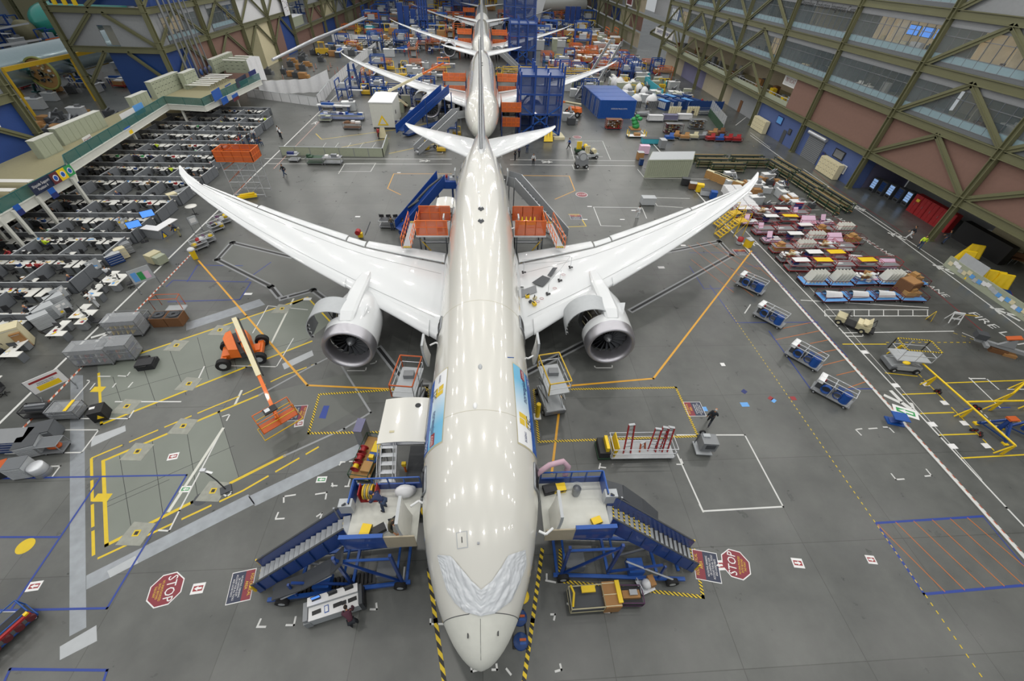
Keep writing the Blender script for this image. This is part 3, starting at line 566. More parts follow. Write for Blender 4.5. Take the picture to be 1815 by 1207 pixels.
    for sx in (-1, 1):
        b = MB('steel'); b.tube((4.9*sx, 28.6, .65), (4.6*sx, 28.6, 3.0), .2, 'lightsteel'); b.bar((4.9*sx, 27.9, .65), (4.9*sx, 29.3, .65), .2, .25, 'steel')
        for y in (27.9, 29.3):
            for d in (-.5, .5): b.wheel((4.9*sx+d, y, .65), .65, .45)
        b.build('main_gear', root)
    # antennas on the crown
    for y in (28.6, 30.8):
        b = MB('dark'); b.lathe([(.27, .0), (.2, .12), (.02, .17)], (0.02, y, 7.93), 'Z', 'darkgrey', 14); b.slab([(.2, y-.15, 7.95), (-.16, y-.15, 7.95), (.02, y-.5, 7.95)], .05, 'darkgrey'); b.ball((.02, y, 8.1), .1, 'white', 8); b.build('antenna', root)
    for px, mt in [((848, 341), 'white'), ((851, 650), 'palegrey'), ((842, 719), 'white')]:
        if not hero: break
        h = fus_hit(*px); p = fus(h[0], h[1], -.02); b = MB(mt); b.ball(p, .19, mt, 12, (.6, 1.1, .5)); b.build('antenna', root)

HERO = thing('airplane', 'nearest white airliner filling the middle of the hall, no livery, blue stickers on both sides', 'airplane', group='airliners nose to tail')
plane_parts(HERO, True)
def on_skin(parent, name, poly_px=None, yt=None, mat='white', off=.02, n=(12, 12)):
    b = MB(mat)
    (y0, y1), (t0, t1) = yt
    b.grid(lambda u, v: fus(y0+(y1-y0)*v, t0+(t1-t0)*u, off), n[0], n[1], mat); return b.build(name, parent)
# side stickers
def sticker_panel(sx):
    # corners measured on the photograph: top edge (upper y) and low edge (further round)
    tl, bl = (fus_hit(912, 646), fus_hit(914, 782)) if sx > 0 else (fus_hit(790, 655), fus_hit(788, 780))
    y1, y0, t0 = tl[0], bl[0], (tl[1]+bl[1])/2; t1 = t0+sx*.66
    W = y1-y0; q = lambda yy, t, o=.02: fus(yy, t, o)
    b = MB('white'); cols = ['paint_white']
    b.grid(lambda u, v: q(y0-.08+(W+.16)*v, t0+(t1-t0)*u*1.01-sx*.012, .012), 10, 24, 'sand'); 
    st = b.build('livery_sticker', HERO, 'pale blue and white customer sticker with a dark blue lower band')
    m = bpy.data.materials.new('sticker_sky_%d' % (sx+1)); m.use_nodes = True; nt = m.node_tree; bs = nt.nodes['Principled BSDF']; tc = nt.nodes.new('ShaderNodeTexCoord'); sp = nt.nodes.new('ShaderNodeSeparateXYZ'); mr = nt.nodes.new('ShaderNodeMapRange'); cr = nt.nodes.new('ShaderNodeValToRGB')
    mr.inputs[1].default_value = y0; mr.inputs[2].default_value = y1
    if sx < 0: a, e = 'sky', 'pale'
    cs = [lin('e6e8ea'), lin('74b6d8')] if sx > 0 else [lin('74b6d8'), lin('e6e8ea')]
    cr.color_ramp.elements[0].position = .25; cr.color_ramp.elements[1].position = .8; cr.color_ramp.elements[0].color = (*cs[0], 1); cr.color_ramp.elements[1].color = (*cs[1], 1)
    L = nt.links.new; L(tc.outputs['Object'], sp.inputs[0]); L(sp.outputs[1], mr.inputs[0]); L(mr.outputs[0], cr.inputs[0]); L(cr.outputs[0], bs.inputs['Base Color']); bs.inputs['Roughness'].default_value = .25; MATS[m.name] = m
    b = MB(m.name); b.grid(lambda u, v: q(y0+W*v, t0+(t1-t0)*.62*u, .02), 10, 24, m.name); b.build('sky_field', st)
    b = MB('sign_blue'); b.grid(lambda u, v: q(y0+W*v, t0+(t1-t0)*(.62+.38*u), .02), 8, 24, 'sign_blue'); b.build('blue_band', st)
    def put(txt, yc, uc, size, mat, fit, b):
        "text bent round the skin"
        key = txt; tmp = MB(mat); text_into(tmp, txt, (0, 0, 0), (1, 0, 0), (0, 1, 0), size, mat, fit, 0)
        vs = [q(yc+sx*v[0], t0+(t1-t0)*uc-sx*v[1]/2.95, .032) for v in tmp.v]; b.add(vs, tmp.f, mat)
    f = (lambda a: y0+W*a) if sx > 0 else (lambda a: y1-W*a)
    b = MB('ink'); put('norwegian', f(.69), .42, .62, 'ink_navy', W*.3, b)
    tmpu = (lambda u: t0+(t1-t0)*u)
    ya, yb = f(.84), f(.985); b.grid(lambda u, v: q(ya+(yb-ya)*v, tmpu(.3+.2*u), .028), 4, 4, 'paint_red'); put('.com', f(.912), .4, .5, 'text_white', W*.12, b)
    put('ILFC', f(.29), .52, .62, 'ink', W*.15, b)
    for (a0, a1, u0, u1) in [(.22, .36, .34, .44), (.22, .29, .1, .3), (.3, .36, .1, .34)]: ya, yb = f(a0), f(a1); b.grid(lambda u, v: q(ya+(yb-ya)*v, tmpu(u0+(u1-u0)*u), .028), 4, 4, 'text_yellow')
    put('BOEING', f(.1), .3, .25, 'ink_navy', W*.11, b); put('787', f(.91), .84, .75, 'text_white', W*.13, b); put('Proudly leading the world', f(.36), .84, .5, 'lightblue', W*.6, b)
    b.build('lettering', st)
sticker_panel(1); sticker_panel(-1)
# nose sheet taped over the windscreen
def sheet():
    up = [(776, 984), (800, 986), (818, 1008), (836, 1030), (853, 1046), (872, 1030), (888, 1006), (900, 985), (930, 975)]
    lo = [(783, 1012), (795, 1050), (808, 1070), (826, 1086), (852, 1093), (876, 1088), (905, 1066), (922, 1030), (932, 1000)]
    A = [fus_hit(*p) or (5, -1.2 if p[0] < 850 else 1.2) for p in up]; B = [fus_hit(*p) or (4, -1.2 if p[0] < 850 else 1.2) for p in lo]
    b = MB('plastic_film')
    def P(u, v):
        k = min(7, int(u*8)); t = u*8-k; a = [A[k][i]*(1-t)+A[k+1][i]*t for i in (0, 1)]; c = [B[k][i]*(1-t)+B[k+1][i]*t for i in (0, 1)]
        y = a[0]*(1-v)+c[0]*v; th = a[1]*(1-v)+c[1]*v
        q = V((abs(u-.5)*9, v*3+abs(u-.5)*5, u*2)); cr = .025+.11*abs(noise.noise(q*1.1))*min(1, 8*min(u, 1-u, v+.03, 1.03-v))+.05*abs(noise.noise(q*3.1))
        return fus(y, th, cr)
    b.grid(P, 110, 40, 'plastic_film'); b.build('windscreen_cover', HERO, 'crumpled white protective sheet taped over the windscreen')
sheet()
# grey seam of the nose cone, hatch, small ports
b = MB('darkgrey'); b.path([fus(1.56+(.12 if abs(t) < .3 else 0), t, .004) for t in [-1.6+.1*i for i in range(33)]], .014, 'darkgrey', 5); b.path([fus(y, 0, .003) for y in (.25, .5, .8, 1.1, 1.4)], .008, 'darkgrey', 4); b.build('nose_seam', HERO)
for px in [(830, 1127), (882, 1123)]:
    h = fus_hit(*px); b = MB('dark'); c = fus(h[0], h[1], .02); b.cb(c, (.05, .16, .06), 'dark'); b.build('pitot_probe', HERO)
h = fus_hit(819, 957); b = MB('white'); b.grid(lambda u, v: fus(h[0]-.28+.56*v, h[1]-.1+.2*u, .01), 3, 3, 'palegrey'); b.grid(lambda u, v: fus(h[0]-.25+.5*v, h[1]-.085+.17*u, .014), 3, 3, 'cream_gloss'); b.grid(lambda u, v: fus(h[0]-.1+.2*v, h[1]-.008+.016*u, .02), 3, 3, 'dark'); b.build('crown_hatch', HERO)
h = fus_hit(848, 963); b = MB('dark'); b.cb(fus(h[0], h[1], .0), (.09, .09, .06), 'steel'); b.build('small_port', HERO)
b = MB('sand'); b.path([fus(18.0, t, .003) for t in [-1.5+.1*i for i in range(31)]], .008, 'sand', 4); b.path([fus(9.4, t, .003) for t in [-1.5+.1*i for i in range(31)]], .006, 'sand', 4); b.build('skin_seam', HERO)
h = fus_hit(905, 633); b = MB('sign_blue'); b.path([fus(h[0]-.15, h[1]-.08, .01), fus(h[0]+.1, h[1]+.08, .01)][::-1], .03, 'sign_blue', 4); b.build('blue_tape', HERO)
# door openings: front doors, second doors, tail doors, cargo
def opening(y0, y1, t0, t1, sx):
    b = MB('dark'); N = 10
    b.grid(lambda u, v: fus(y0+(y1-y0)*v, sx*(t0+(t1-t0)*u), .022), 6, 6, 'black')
    fr = [(y0, t0), (y0, t1), (y1, t1), (y1, t0)]; pts = []
    for (a, c), (d, e) in zip(fr, fr[1:]+fr[:1]): pts += [fus(a+(d-a)*k/6, sx*(c+(e-c)*k/6), .03) for k in range(6)]
    b.path(pts, .07, 'steel', 6, True); return b.build('door_opening', HERO)
for sx in (-1, 1):
    opening(6.3, 7.45, 1.12, 1.78, sx); opening(17.2, 18.3, 1.1, 1.75, sx); opening(44.3, 45.2, 1.15, 1.7, sx); opening(33.6, 34.6, 1.12, 1.75, sx)
opening(9.4, 12.1, 1.35, 2.3, -1)
def door_leaf(loc, ang, h=1.9, w_=1.1, nm='passenger_door', lab=None):
    d = bpy.data.objects.new(nm, None); COL.objects.link(d); d.parent = HERO; d.location = loc; d.rotation_euler = (0, 0, ang)
    if lab: d['label'] = lab
    b = MB('white_gloss')
    prof = lambda v: .28*sin(pi*v*.5+.25)      # bulged like the fuselage side
    n = 8
    for o, mt in ((0, 'white_gloss'), (-.14, 'cream_gloss')):
        b.grid(lambda u, v: V((prof(v)+o, -w_/2+w_*u, h*v)), 4, n, mt, True, o < 0)
    for y in (-w_/2, w_/2): b.grid(lambda u, v: V((prof(v)-.14*u, y, h*v)), 1, n, 'palegrey')
    b.grid(lambda u, v: V((prof(1)-.14*u, -w_/2+w_*v, h)), 1, 2, 'palegrey'); b.build('door_skin', d)
    b = MB('dark'); b.cb((prof(.55)-.02, 0, h*.6), (.1, .28, .4), 'dark'); b.build('door_window', d)
    b = MB('white'); b.tube((-.1, -w_/2, h*.45), (-.45, -w_/2-.25, h*.45), .06, 'white', 8); b.tube((-.45, -w_/2-.25, h*.45), (-.75, -w_/2-.1, h*.45), .06, 'white', 8); b.build('door_hinge', d); return d
def mirrored(sx, x): return sx*x
for sx in (-1, 1):
    a = 0 if sx > 0 else pi
    door_leaf((3.35*sx, 5.35, 4.35), a, 2.0, 1.25, lab='open white front door leaf'); door_leaf((3.45*sx, 16.2, 4.35), a, 1.9, 1.1, lab='open white second door leaf'); door_leaf((3.3*sx, 33.2, 4.4), a, 1.7, .9, lab='open white rear door leaf'); 
    if sx: door_leaf((2.75*sx, 44.0, 4.6), a, 1.7, .9, lab='open white tail door leaf')
# raised cargo doors
for (y0, y1, w_, lb) in [(9.3, 12.2, 2.5, 'raised front cargo door'), (36.2, 38.6, 1.7, 'raised rear cargo door')]:
    b = MB('cream_gloss'); f = lambda u, v, o: V((-2.88-w_*u, y0+(y1-y0)*v, 5.35+.45*u-.5*u*u+.0+o))
    b.grid(lambda u, v: f(u, v, .07), 8, 4, 'cream_gloss', True, True); b.grid(lambda u, v: f(u, v, 0), 8, 4, 'palegrey')
    for v in (0, 1): b.grid(lambda u, o: f(u, v, .07*o), 8, 1, 'palegrey')
    b.grid(lambda v, o: f(1, v, .07*o), 4, 1, 'palegrey')
    if w_ > 2: b.lathe([(0, 0), (.13, 0), (.16, 0)], f(.25, .8, .085), 'Z', 'dark', 14); b.cb(f(.72, .22, .085), (.25, .12, .02), 'sand')
    b.build('cargo_door', HERO, lb)
# followers
P2 = thing('airplane', 'second white airliner in the line, its nose just behind the first tail', 'airplane', (0, 64.5, 0), 0, 'airliners nose to tail'); plane_parts(P2, False)
for i, (y, lb) in enumerate([(127.5, 'third white airliner in the line'), (183, 'fourth white airliner in the line, farthest one nose on')]):
    c = dup(P2, (0, y, 0), 0, lb)
# ================================================================ steel frame and walls
def sobj(name, mb, label=None): 
    o = mb.build(name); o['kind'] = 'structure'; return o
def column(x, y, z0, z1, s=.6, mat='olive'):
    b = MB(mat); t = .08
    b.box(x-s/2, y-s/2, z0, x+s/2, y-s/2+t, z1); b.box(x-s/2, y+s/2-t, z0, x+s/2, y+s/2, z1); b.box(x-t/2, y-s/2+t, z0, x+t/2, y+s/2-t, z1)
    b.box(x-s*.7, y-s*.7, z0, x+s*.7, y+s*.7, z0+.08)
    for z in (4.9, 10.2, 15.4, 20.6):
        if z0 < z < z1: b.box(x-s*.6, y-s*.6, z-.55, x+s*.6, y+s*.6, z-.5); b.box(x-s*.6, y-s*.6, z+.5, x+s*.6, y+s*.6, z+.55)
    return sobj('steel_column', b)
def beam(p, q, h=.85, w_=.4, mat='olive'):
    p, q = V(p), V(q); b = MB(mat); t = .07; up = V((0, 0, 1))
    b.bar(p, q, .06, h, mat); b.bar(p+up*(h/2-t/2), q+up*(h/2-t/2), w_, t, mat); b.bar(p-up*(h/2-t/2), q-up*(h/2-t/2), w_, t, mat); return sobj('steel_beam', b)
def brace(p, q, s=.38, mat='olive'):
    b = MB(mat); p, q = V(p), V(q); d = (q-p).normalized(); n = d.cross(V((1, 0, 0)) if abs(p.x-q.x) < .1 else V((0, 1, 0))).normalized()
    b.bar(p+n*(s/2-.03), q+n*(s/2-.03), s*.9 if 0 else .06, s*.9, mat, n); b.bar(p-n*(s/2-.03), q-n*(s/2-.03), .06, s*.9, mat, n); b.bar(p, q, .05, s, mat, n if 0 else (0, 0, 1))
    b.bar(p, q, s*.85, .05, mat); return sobj('steel_brace', b)
WN = [0]
def office(side, x, y0, y1, z0, z1, mode='win', seed=0):
    "one glazed office bay; side +1 looks towards -x, depth goes outwards"
    r = random.Random(seed); s = side; H = z1-z0; WN[0] += 1
    b = MB('fascia'); f = x+.25*s; sp = z0+.45; g0 = sp+.75; g1 = z1-.75
    b.box(f, y0, g1, f+.12*s, y1, z1+.1, 'fascia'); b.box(f, y0, z0, f+.12*s, y1, sp, 'midgrey'); b.build('wall_right' if s > 0 else 'wall_left')['kind'] = 'structure'
    wobj = MB('glass_clear'); wobj.box(f+.02*s, y0, g0, f+.05*s, y1, g1); wo = wobj.build('window_%d' % WN[0]); wo['kind'] = 'structure'
    fr = MB('steel'); n = max(4, int((y1-y0)/1.35))
    for k in range(n+1): yy = y0+(y1-y0)*k/n; fr.box(f-.02*s, yy-.022, sp, f+.08*s, yy+.022, g1)
    for z in (sp, g0, (g0+g1)/2+.4, g1): fr.box(f-.02*s, y0, z-.03, f+.08*s, y1, z+.03)
    fr.build('window_frame', wo)
    sb = MB('spandrel'); sb.box(f, y0, sp, f+.04*s, y1, g0); sb.build('window_sill', wo)
    rm = MB('beige'); D = 7.5*s; bk = r.choice(['office_wall_glow', 'office_dark', 'office_dark', 'office_wall_glow', 'beige'])
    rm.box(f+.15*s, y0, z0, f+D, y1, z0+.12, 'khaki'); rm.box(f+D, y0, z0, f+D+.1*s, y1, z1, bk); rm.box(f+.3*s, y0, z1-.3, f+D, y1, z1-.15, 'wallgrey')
    rm.box(f+.15*s, y0, z0, f+D, y0+.08, z1, 'wallgrey')
    for k in range(r.randint(1, 3)): yy = y0+r.uniform(2, y1-y0-2); rm.box(f+1.5*s, yy, z0, f+D, yy+.08, z1-.3, bk)
    for k in range(r.randint(6, 9)): yy = y0+r.uniform(.5, y1-y0-2.2); xx = f+D*r.uniform(.2, .8); rm.box(xx, yy, z0+.1, xx+.6*s, yy+1.8, z0+r.uniform(.8, 1.5), r.choice(['cubicle', 'desktop', 'cream', 'brownwood', 'navy', 'text_white', 'dark']))
    rm.build('wall_right' if s > 0 else 'wall_left')['kind'] = 'structure'
    for k in range(3):
        lb = MB('lamp'); yy = y0+(y1-y0)*(k+.5)/3; lb.box(f+2*s, yy-.7, z1-.34, f+2.3*s, yy+.7, z1-.31, 'lamp'); lb.box(f+5*s, yy-.7, z1-.34, f+5.3*s, yy+.7, z1-.31, 'lamp'); o = lb.build('ceiling_light'); o['kind'] = 'structure'
    if mode == 'screens':
        for k in range(4):
            b = MB('dark'); yy = y0+2.5+k*2.3; b.box(f+3.4*s, yy, z0+1.9, f+3.5*s, yy+1.9, z0+3.0, 'dark'); b.box(f+3.34*s, yy+.06, z0+1.96, f+3.41*s, yy+1.84, z0+2.94, 'screen_blue')
            tag(b.build('wall_screen'), '%s blue wall screen behind the upper glass of the right offices' % ['first', 'second', 'third', 'fourth'][k], 'screen', 'wall screens')
def panel(nm, x0, y0, z0, x1, y1, z1, mat): b = MB(mat); b.box(x0, y0, z0, x1, y1, z1); b.build(nm)['kind'] = 'structure'
RX = 55.
RY = [-7, 8.5, 24.1, 39.6, 55, 70.5, 86, 101.5, 117, 132.5, 148]
RY2 = [179+15.5*k for k in range(14)]
LV = [4.9, 10.2, 15.4, 20.6]
for y in RY+RY2: column(RX, y, 0, 27)
for seq in (RY, RY2):
    for y0, y1 in zip(seq, seq[1:]):
        for z in LV: beam((RX, y0+.3, z), (RX, y1-.3, z))
beam((RX+6, 148, 4.9), (RX+6, 179, 4.9)); beam((RX, 148, 10.2), (RX, 179, 10.2)); beam((RX, 148, 20.6), (RX, 179, 20.6))
brace((RX+6, 179, 5), (RX+6, 163, 10)); brace((RX+6, 148, 5), (RX+6, 155, 10)); panel('wall_right', RX+6, 163, 10.4, RX+6.3, 179, 20, 'fascia'); panel('wall_right', RX+6, 148, 9.5, RX+6.3, 156, 17, 'navy')
for i, (y0, y1) in enumerate(zip(RY, RY[1:])):
    near = y1 <= 86.1; ym = (y0+y1)/2
    for j, z in enumerate([0]+LV[:3]+[20.6]):
        zt = z+5.2
        K = (not near) or (y1 < 56)
        if K and j >= 1: brace((RX, y0+.3, z+.45), (RX, ym, zt-.4)); brace((RX, ym, zt-.4), (RX, y1-.3, z+.45))
    # ground floor
    if y0 >= 86: 
        panel('wall_right', RX+2.2, y0, 0, RX+2.5, y1, 4.5, ['violetwall', 'beige', 'fascia', 'beige'][i % 4])
    elif y0 >= 55: panel('wall_right', RX+.5, y0+(3.2 if y0 < 56 else .3), 0, RX+.9, y1-.3, 4.5, 'bluewall')
    # first floor
    if y1 <= 70.6: panel('wall_right', RX+.4, y0, 5.2, RX+.6, y1, 9.8, 'brownwall')
    elif y1 <= 86.1: panel('wall_right', RX+.4, y0, 5.2, RX+.6, y0+7.5, 9.8, 'brownwall')
    if y1 > 71:
        a = y0+7.5 if y1 < 87 else y0; b = MB('sand'); b.box(RX+8, a, 5, RX+8.2, y1, 10, 'beige'); b.box(RX+.5, a, 4.95, RX+8, y1, 5.1, 'khaki')
        b.box(RX+.5, a, 9.7, RX+8, y1, 9.8, 'wallgrey')
        for q in range(5): yy = a+rnd.uniform(.5, y1-a-2); xx = RX+rnd.uniform(1.5, 6); b.box(xx, yy, 5.1, xx+rnd.uniform(.5, 1.2), yy+rnd.uniform(.8, 2), 5.1+rnd.uniform(.6, 1.8), rnd.choice(['brownwood', 'kraft', 'fascia', 'darkgrey', 'yellow', 'midgrey']))
        b.build('wall_right')['kind'] = 'structure'
        rl = MB('palegrey'); n = int((y1-a)/1.3)
        for k in range(n+1): yy = a+(y1-a)*k/n; rl.box(RX+.4, yy-.02, 5.3, RX+.44, yy+.02, 6.5)
        rl.box(RX+.38, a, 6.45, RX+.46, y1, 6.52); rl.box(RX+.4, a, 5.35, RX+.42, y1, 6.1, 'greenish'); tag(rl.build('guard_rail'), 'first-floor guard rail in bay %s of the right offices counted from the camera' % ['one', 'two', 'three', 'four', 'five', 'six', 'seven', 'eight', 'nine', 'ten'][i], 'railing', 'first floor guard rails')
        lb = MB('lamp')
        for k in range(3): lb.box(RX+3, a+2+k*4, 9.6, RX+3.2, a+3.2+k*4, 9.66, 'lamp')
        lb.build('ceiling_light')['kind'] = 'structure'
    office(1, RX, y0+.3, y1-.3, 10.6, 15, 'win', i*3+1)
    office(1, RX, y0+.3, y1-.3, 15.8, 20.2, 'screens' if 55 <= y0 < 60 else 'win', i*3+2)
    if y1 > 56: office(1, RX, y0+.3, y1-.3, 21, 25.5, 'win', i*3+3)
    else: panel('wall_right', RX+.4, y0, 21, RX+.6, y1, 27, 'fascia')
for i, (y0, y1) in enumerate(zip(RY2, RY2[1:])):
    ym = (y0+y1)/2
    for j, z in enumerate(LV[:3]): brace((RX, y0+.3, z+.45), (RX, ym, z+4.8)); brace((RX, ym, z+4.8), (RX, y1-.3, z+.45))
    for j, z in enumerate([0]+LV): 
        mt = ['beige', 'deepblue', 'fascia', 'brownwall', 'khaki', 'sand'][(i*2+j*3) % 6] if j else ['beige', 'khaki', 'sand'][i % 3]
        panel('wall_right', RX+2.2, y0, z+.3, RX+2.5, y1, z+4.6, mt)
# ground floor details on the right
b = MB('fascia'); b.box(RX+.4, 64.3, 0, RX+.52, 68.6, 3.6, 'midgrey')
for k in range(14): b.box(RX+.36, 64.3, .12+k*.25, RX+.41, 68.6, .2+k*.25, 'grey')
b.build('door_1')['kind'] = 'structure'
b = MB('lightsteel'); b.tube((RX+.2, 64.1, 3.85), (RX+.2, 68.8, 3.85), .3, 'lightsteel', 12); b.build('door_1_roller', None)['kind'] = 'structure'
for y in (62.9, 75.2): b = MB('dark'); b.box(RX+.42, y-.5, 0, RX+.52, y+.5, 2.15, 'darkgrey'); b.build('door_%d' % int(y))['kind'] = 'structure'
b = MB('brownwood'); b.box(RX+2.1, 95.5, 0, RX+2.2, 96.6, 2.2); b.build('door_3')['kind'] = 'structure'
def poster(y, z, w_, h, mat, inner, label, x=RX+.42, txt=None):
    b = MB(mat); b.box(x, y-w_/2, z-h/2, x-.05, y+w_/2, z+h/2, mat); b.box(x-.052, y-w_*.42, z-h*.4, x-.06, y+w_*.42, z+h*.4, inner)
    if txt: text_into(b, txt, (x-.075, y, z), (0, -1, 0), (0, 0, 1), h*.5, 'sign_maroon', w_*.75)
    tag(b.build('poster'), label, 'poster')
poster(78, 3.1, 1.9, 1.3, 'ink_navy', 'lightblue', 'blue airliner poster on the blue ground floor wall'); poster(60.5, 3.0, 2.4, 1.2, 'ink', 'steel', 'dark airliner poster on the blue wall right of the roller door'); poster(63.6, 1.9, .8, .8, 'darkgrey', 'ink_navy', 'small dark notice by the roller door')
poster(73.9, 2.3, .9, .9, 'dark', 'darkgrey', 'black framed panel on the blue wall left of the roller door'); poster(58.2, 1.6, 1.1, 1.2, 'text_white', 'palegrey', 'white notice sheet near the end of the blue wall')
poster(80.6, 8.9, 4.1, 1.7, 'text_white', 'paint_white', 'white banner reading 787 ECAT in the open first floor', RX+1.0, '787 ECAT')
poster(31, 7, 1.2, .9, 'text_white', 'sign_maroon', 'small exit plate on the brown wall')
b = MB('ink'); text_into(b, 'Dreamliner Production Integration Center', (RX+.22, 78.3, 19.55), (0, -1, 0), (0, 0, 1), 1.15, 'ink', 14.6); tag(b.build('wall_lettering'), 'black lettering Dreamliner Production Integration Center above the upper windows', 'sign')
# locker rows
def locker_bank(name, label, x, y, n, rz, h=1.9, w_=.6, d=.6, mat='cream', group=None, slots=True):
    t = thing(name, label, 'locker', (x, y, 0), rz, group); b = MB(mat); b.box(0, 0, .05, n*w_, d, h); b.box(.05, .05, 0, n*w_-.05, d-.05, .05, 'dark'); b.build('cabinet_body', t)
    for k in range(n):
        c = MB(mat); c.box(k*w_+.03, -.03, .1, (k+1)*w_-.03, 0, h-.04)
        for q in range(3 if slots else 0): c.box(k*w_+w_*.3, -.035, h*(.3+.28*q), k*w_+w_*.7, -.03, h*(.3+.28*q)+.05, 'darkgrey')
        c.build('locker_door', t)
    return t
lk = locker_bank('locker_bank', 'cream locker bank on the right aisle below the dark airliner poster', RX-.8, 59.0, 6, pi/2, 2.2, .75, .9)
lk.rotation_euler = (0, 0, pi/2+pi); lk.location = (RX-.7, 62.4, 0)
lk2 = dup(lk, (RX-.7, 84.6, 0), -pi/2, 'cream locker bank on the right aisle below the blue airliner poster')
# recess with vending machines and red lockers
panel('wall_right', RX+9, 39, 0, RX+9.2, 55, 4.5, 'fascia'); panel('wall_right', RX+2, 55.2, 0, RX+9, 55.4, 4.5, 'violetwall'); panel('wall_right', RX+.5, 55, 0, RX+2, 58.2, 4.5, 'bluewall'); panel('ceiling', RX, 24, 4.4, RX+9, 55, 4.5, 'khaki')
for k in range(5):
    t = thing('vending_machine', '%s vending machine from the left under the right offices, front glowing' % ['first', 'second', 'third', 'fourth', 'fifth'][k], 'vending machine', (RX+2.6+.4*k, 53.9-1.15*k, 0), -pi/2, 'vending machines'); b = MB('darkgrey'); b.box(-.5, 0, 0, .5, .8, 1.9); b.build('body', t)
    c = MB('screen_lit'); c.box(-.4, -.03, .5, .4, 0, 1.75, 'screen_lit' if k % 2 == 0 else 'navy')
    for q in range(4): c.box(-.4, -.04, .5+.3*q, .4, -.03, .54+.3*q, 'dark')
    c.build('glass_front', t); c = MB('steel'); c.box(-.3, -.03, .15, .3, 0, .35, 'black'); c.build('delivery_slot', t)
for k in range(5):
    t = thing('red_locker', '%s tall red locker from the left in the recess under the right offices' % ['first', 'second', 'third', 'fourth', 'fifth'][k], 'locker', (RX+3.5, 47.2-1.3*k, 0), -pi/2, 'red lockers'); b = MB('red'); b.box(-.62, 0, 0, .62, .8, 2.3); b.build('body', t); b = MB('maroon'); b.box(-.55, -.03, .1, -.02, 0, 2.2, 'red'); b.box(.02, -.03, .1, .55, 0, 2.2, 'red'); b.box(-.1, -.05, 1, -.05, -.03, 1.3, 'steel'); b.build('door', t)
    if k == 1: poster(47, 1.7, .5, .35, 'text_yellow', 'text_yellow', 'yellow sheet taped on a red locker', RX+3.42)
b = MB('dark'); b.box(RX+3.5, 34, 0, RX+4.4, 40.3, 2.2, 'black')
tag(b.build('dark_cabinet_row'), 'long black cabinet row right of the red lockers', 'cabinet')
# far end
for y in (392,): 
    b = MB('khaki'); b.box(-60, y, 0, 58, y+.4, 27, 'khaki'); b.build('wall_back')['kind'] = 'structure'
for x in (-60, -40, -20, 0, 20, 40): column(x, 391, 0, 27)
for z in (4, 12): beam((-60, 391, z), (58, 391, z), 1.2, .5, 'yellowpaint' if z > 5 else 'olive')
b = MB('yellowpaint')
for z in (9.2, 10.6): b.bar((-56, 300, z), (56, 300, z), .5, .3, 'yellowpaint')
for k in range(28): b.bar((-56+4*k, 300, 9.2), (-54+4*k, 300, 10.6), .2, .2, 'yellowpaint'); b.bar((-54+4*k, 300, 10.6), (-52+4*k, 300, 9.2), .2, .2, 'yellowpaint')
# ---------------------------------------------------------------- left side
LX = -57.
LY1 = [-5, 10.5, 26, 41.5, 57]; LY2 = [89, 106, 122.5, 139, 155.5]; LY3 = [172+16*k for k in range(14)]
LZ = [9.5, 15.0, 20.6]
for y in LY1+LY2+LY3: column(LX, y, 0, 27, .7)
for seq in (LY1, LY2, LY3):
    for y0, y1 in zip(seq, seq[1:]):
        for z in LZ+([4.9] if seq is LY3 else []): beam((LX, y0+.35, z), (LX, y1-.35, z), .9)
for y0, y1 in zip(LY1, LY1[1:]):
    panel('wall_left', LX-.6, y0, 0, LX-.4, y1, 9.1, 'deepblue'); panel('wall_left', LX-.6, y0, 9.9, LX-.4, y1, 27, 'wallgrey')
    brace((LX, y1-.3, 4.5), (LX, (y0+y1)/2, 9.2)); brace((LX, y0+.3, 4.5), (LX, (y0+y1)/2, 9.2))
colr = ['deepblue', 'brownwall', 'khaki', 'brownwall']
for i, (y0, y1) in enumerate(zip(LY2, LY2[1:])):
    ym = (y0+y1)/2
    panel('wall_left', LX-.6, y0, 0, LX-.4, ym, 9.1, colr[i] if i != 3 else 'brownwall'); panel('wall_left', LX-.6, ym, 0, LX-.4, y1, 9.1, ['brownwall', 'brownwall', 'cream', 'deepblue'][i])
    brace((LX, y0+.3, 4.0), (LX, ym, 9.1)); brace((LX, ym, 9.1), (LX, y1-.3, 4.0)); brace((LX, y0+.3, 10), (LX, ym, 14.6)); brace((LX, ym, 14.6), (LX, y1-.3, 10)); brace((LX, ym, 20.2), (LX, y1-.3, 15.4)); brace((LX, y0+.3, 15.4), (LX, ym, 20.2))
    if i in (0, 1): office(-1, LX, y0+4, y1-1, 10, 14.5, 'win', 50+i); panel('wall_left', LX-.6, y0, 9.9, LX-.4, y0+4, 14.6, 'fascia')
    else: panel('wall_left', LX-.6, y0, 9.9, LX-.4, y1, 14.6, 'cloth_white')
    panel('wall_left', LX-.6, y0, 15.4, LX-.4, y1, 27, 'deepblue' if i == 0 else 'cloth_white')
for i, (y0, y1) in enumerate(zip(LY3, LY3[1:])):
    ym = (y0+y1)/2
    for z in (5.3, 9.9, 15.4): brace((LX, y0+.3, z), (LX, ym, z+4.3)); brace((LX, ym, z+4.3), (LX, y1-.3, z))
    panel('wall_left', LX-1.2, y0, 0, LX-1, y1, 4.4, ['brownwall', 'deepblue', 'brownwall', 'khaki'][i % 4]); panel('wall_left', LX-.8, y0, 5.4, LX-.6, y1, 9.1, ['brownwall', 'sand', 'fascia', 'deepblue', 'brownwall'][i % 5]); panel('wall_left', LX-.8, y0, 9.9, LX-.6, y1, 27, ['fascia', 'brownwall', 'cloth_white', 'deepblue'][i % 4])
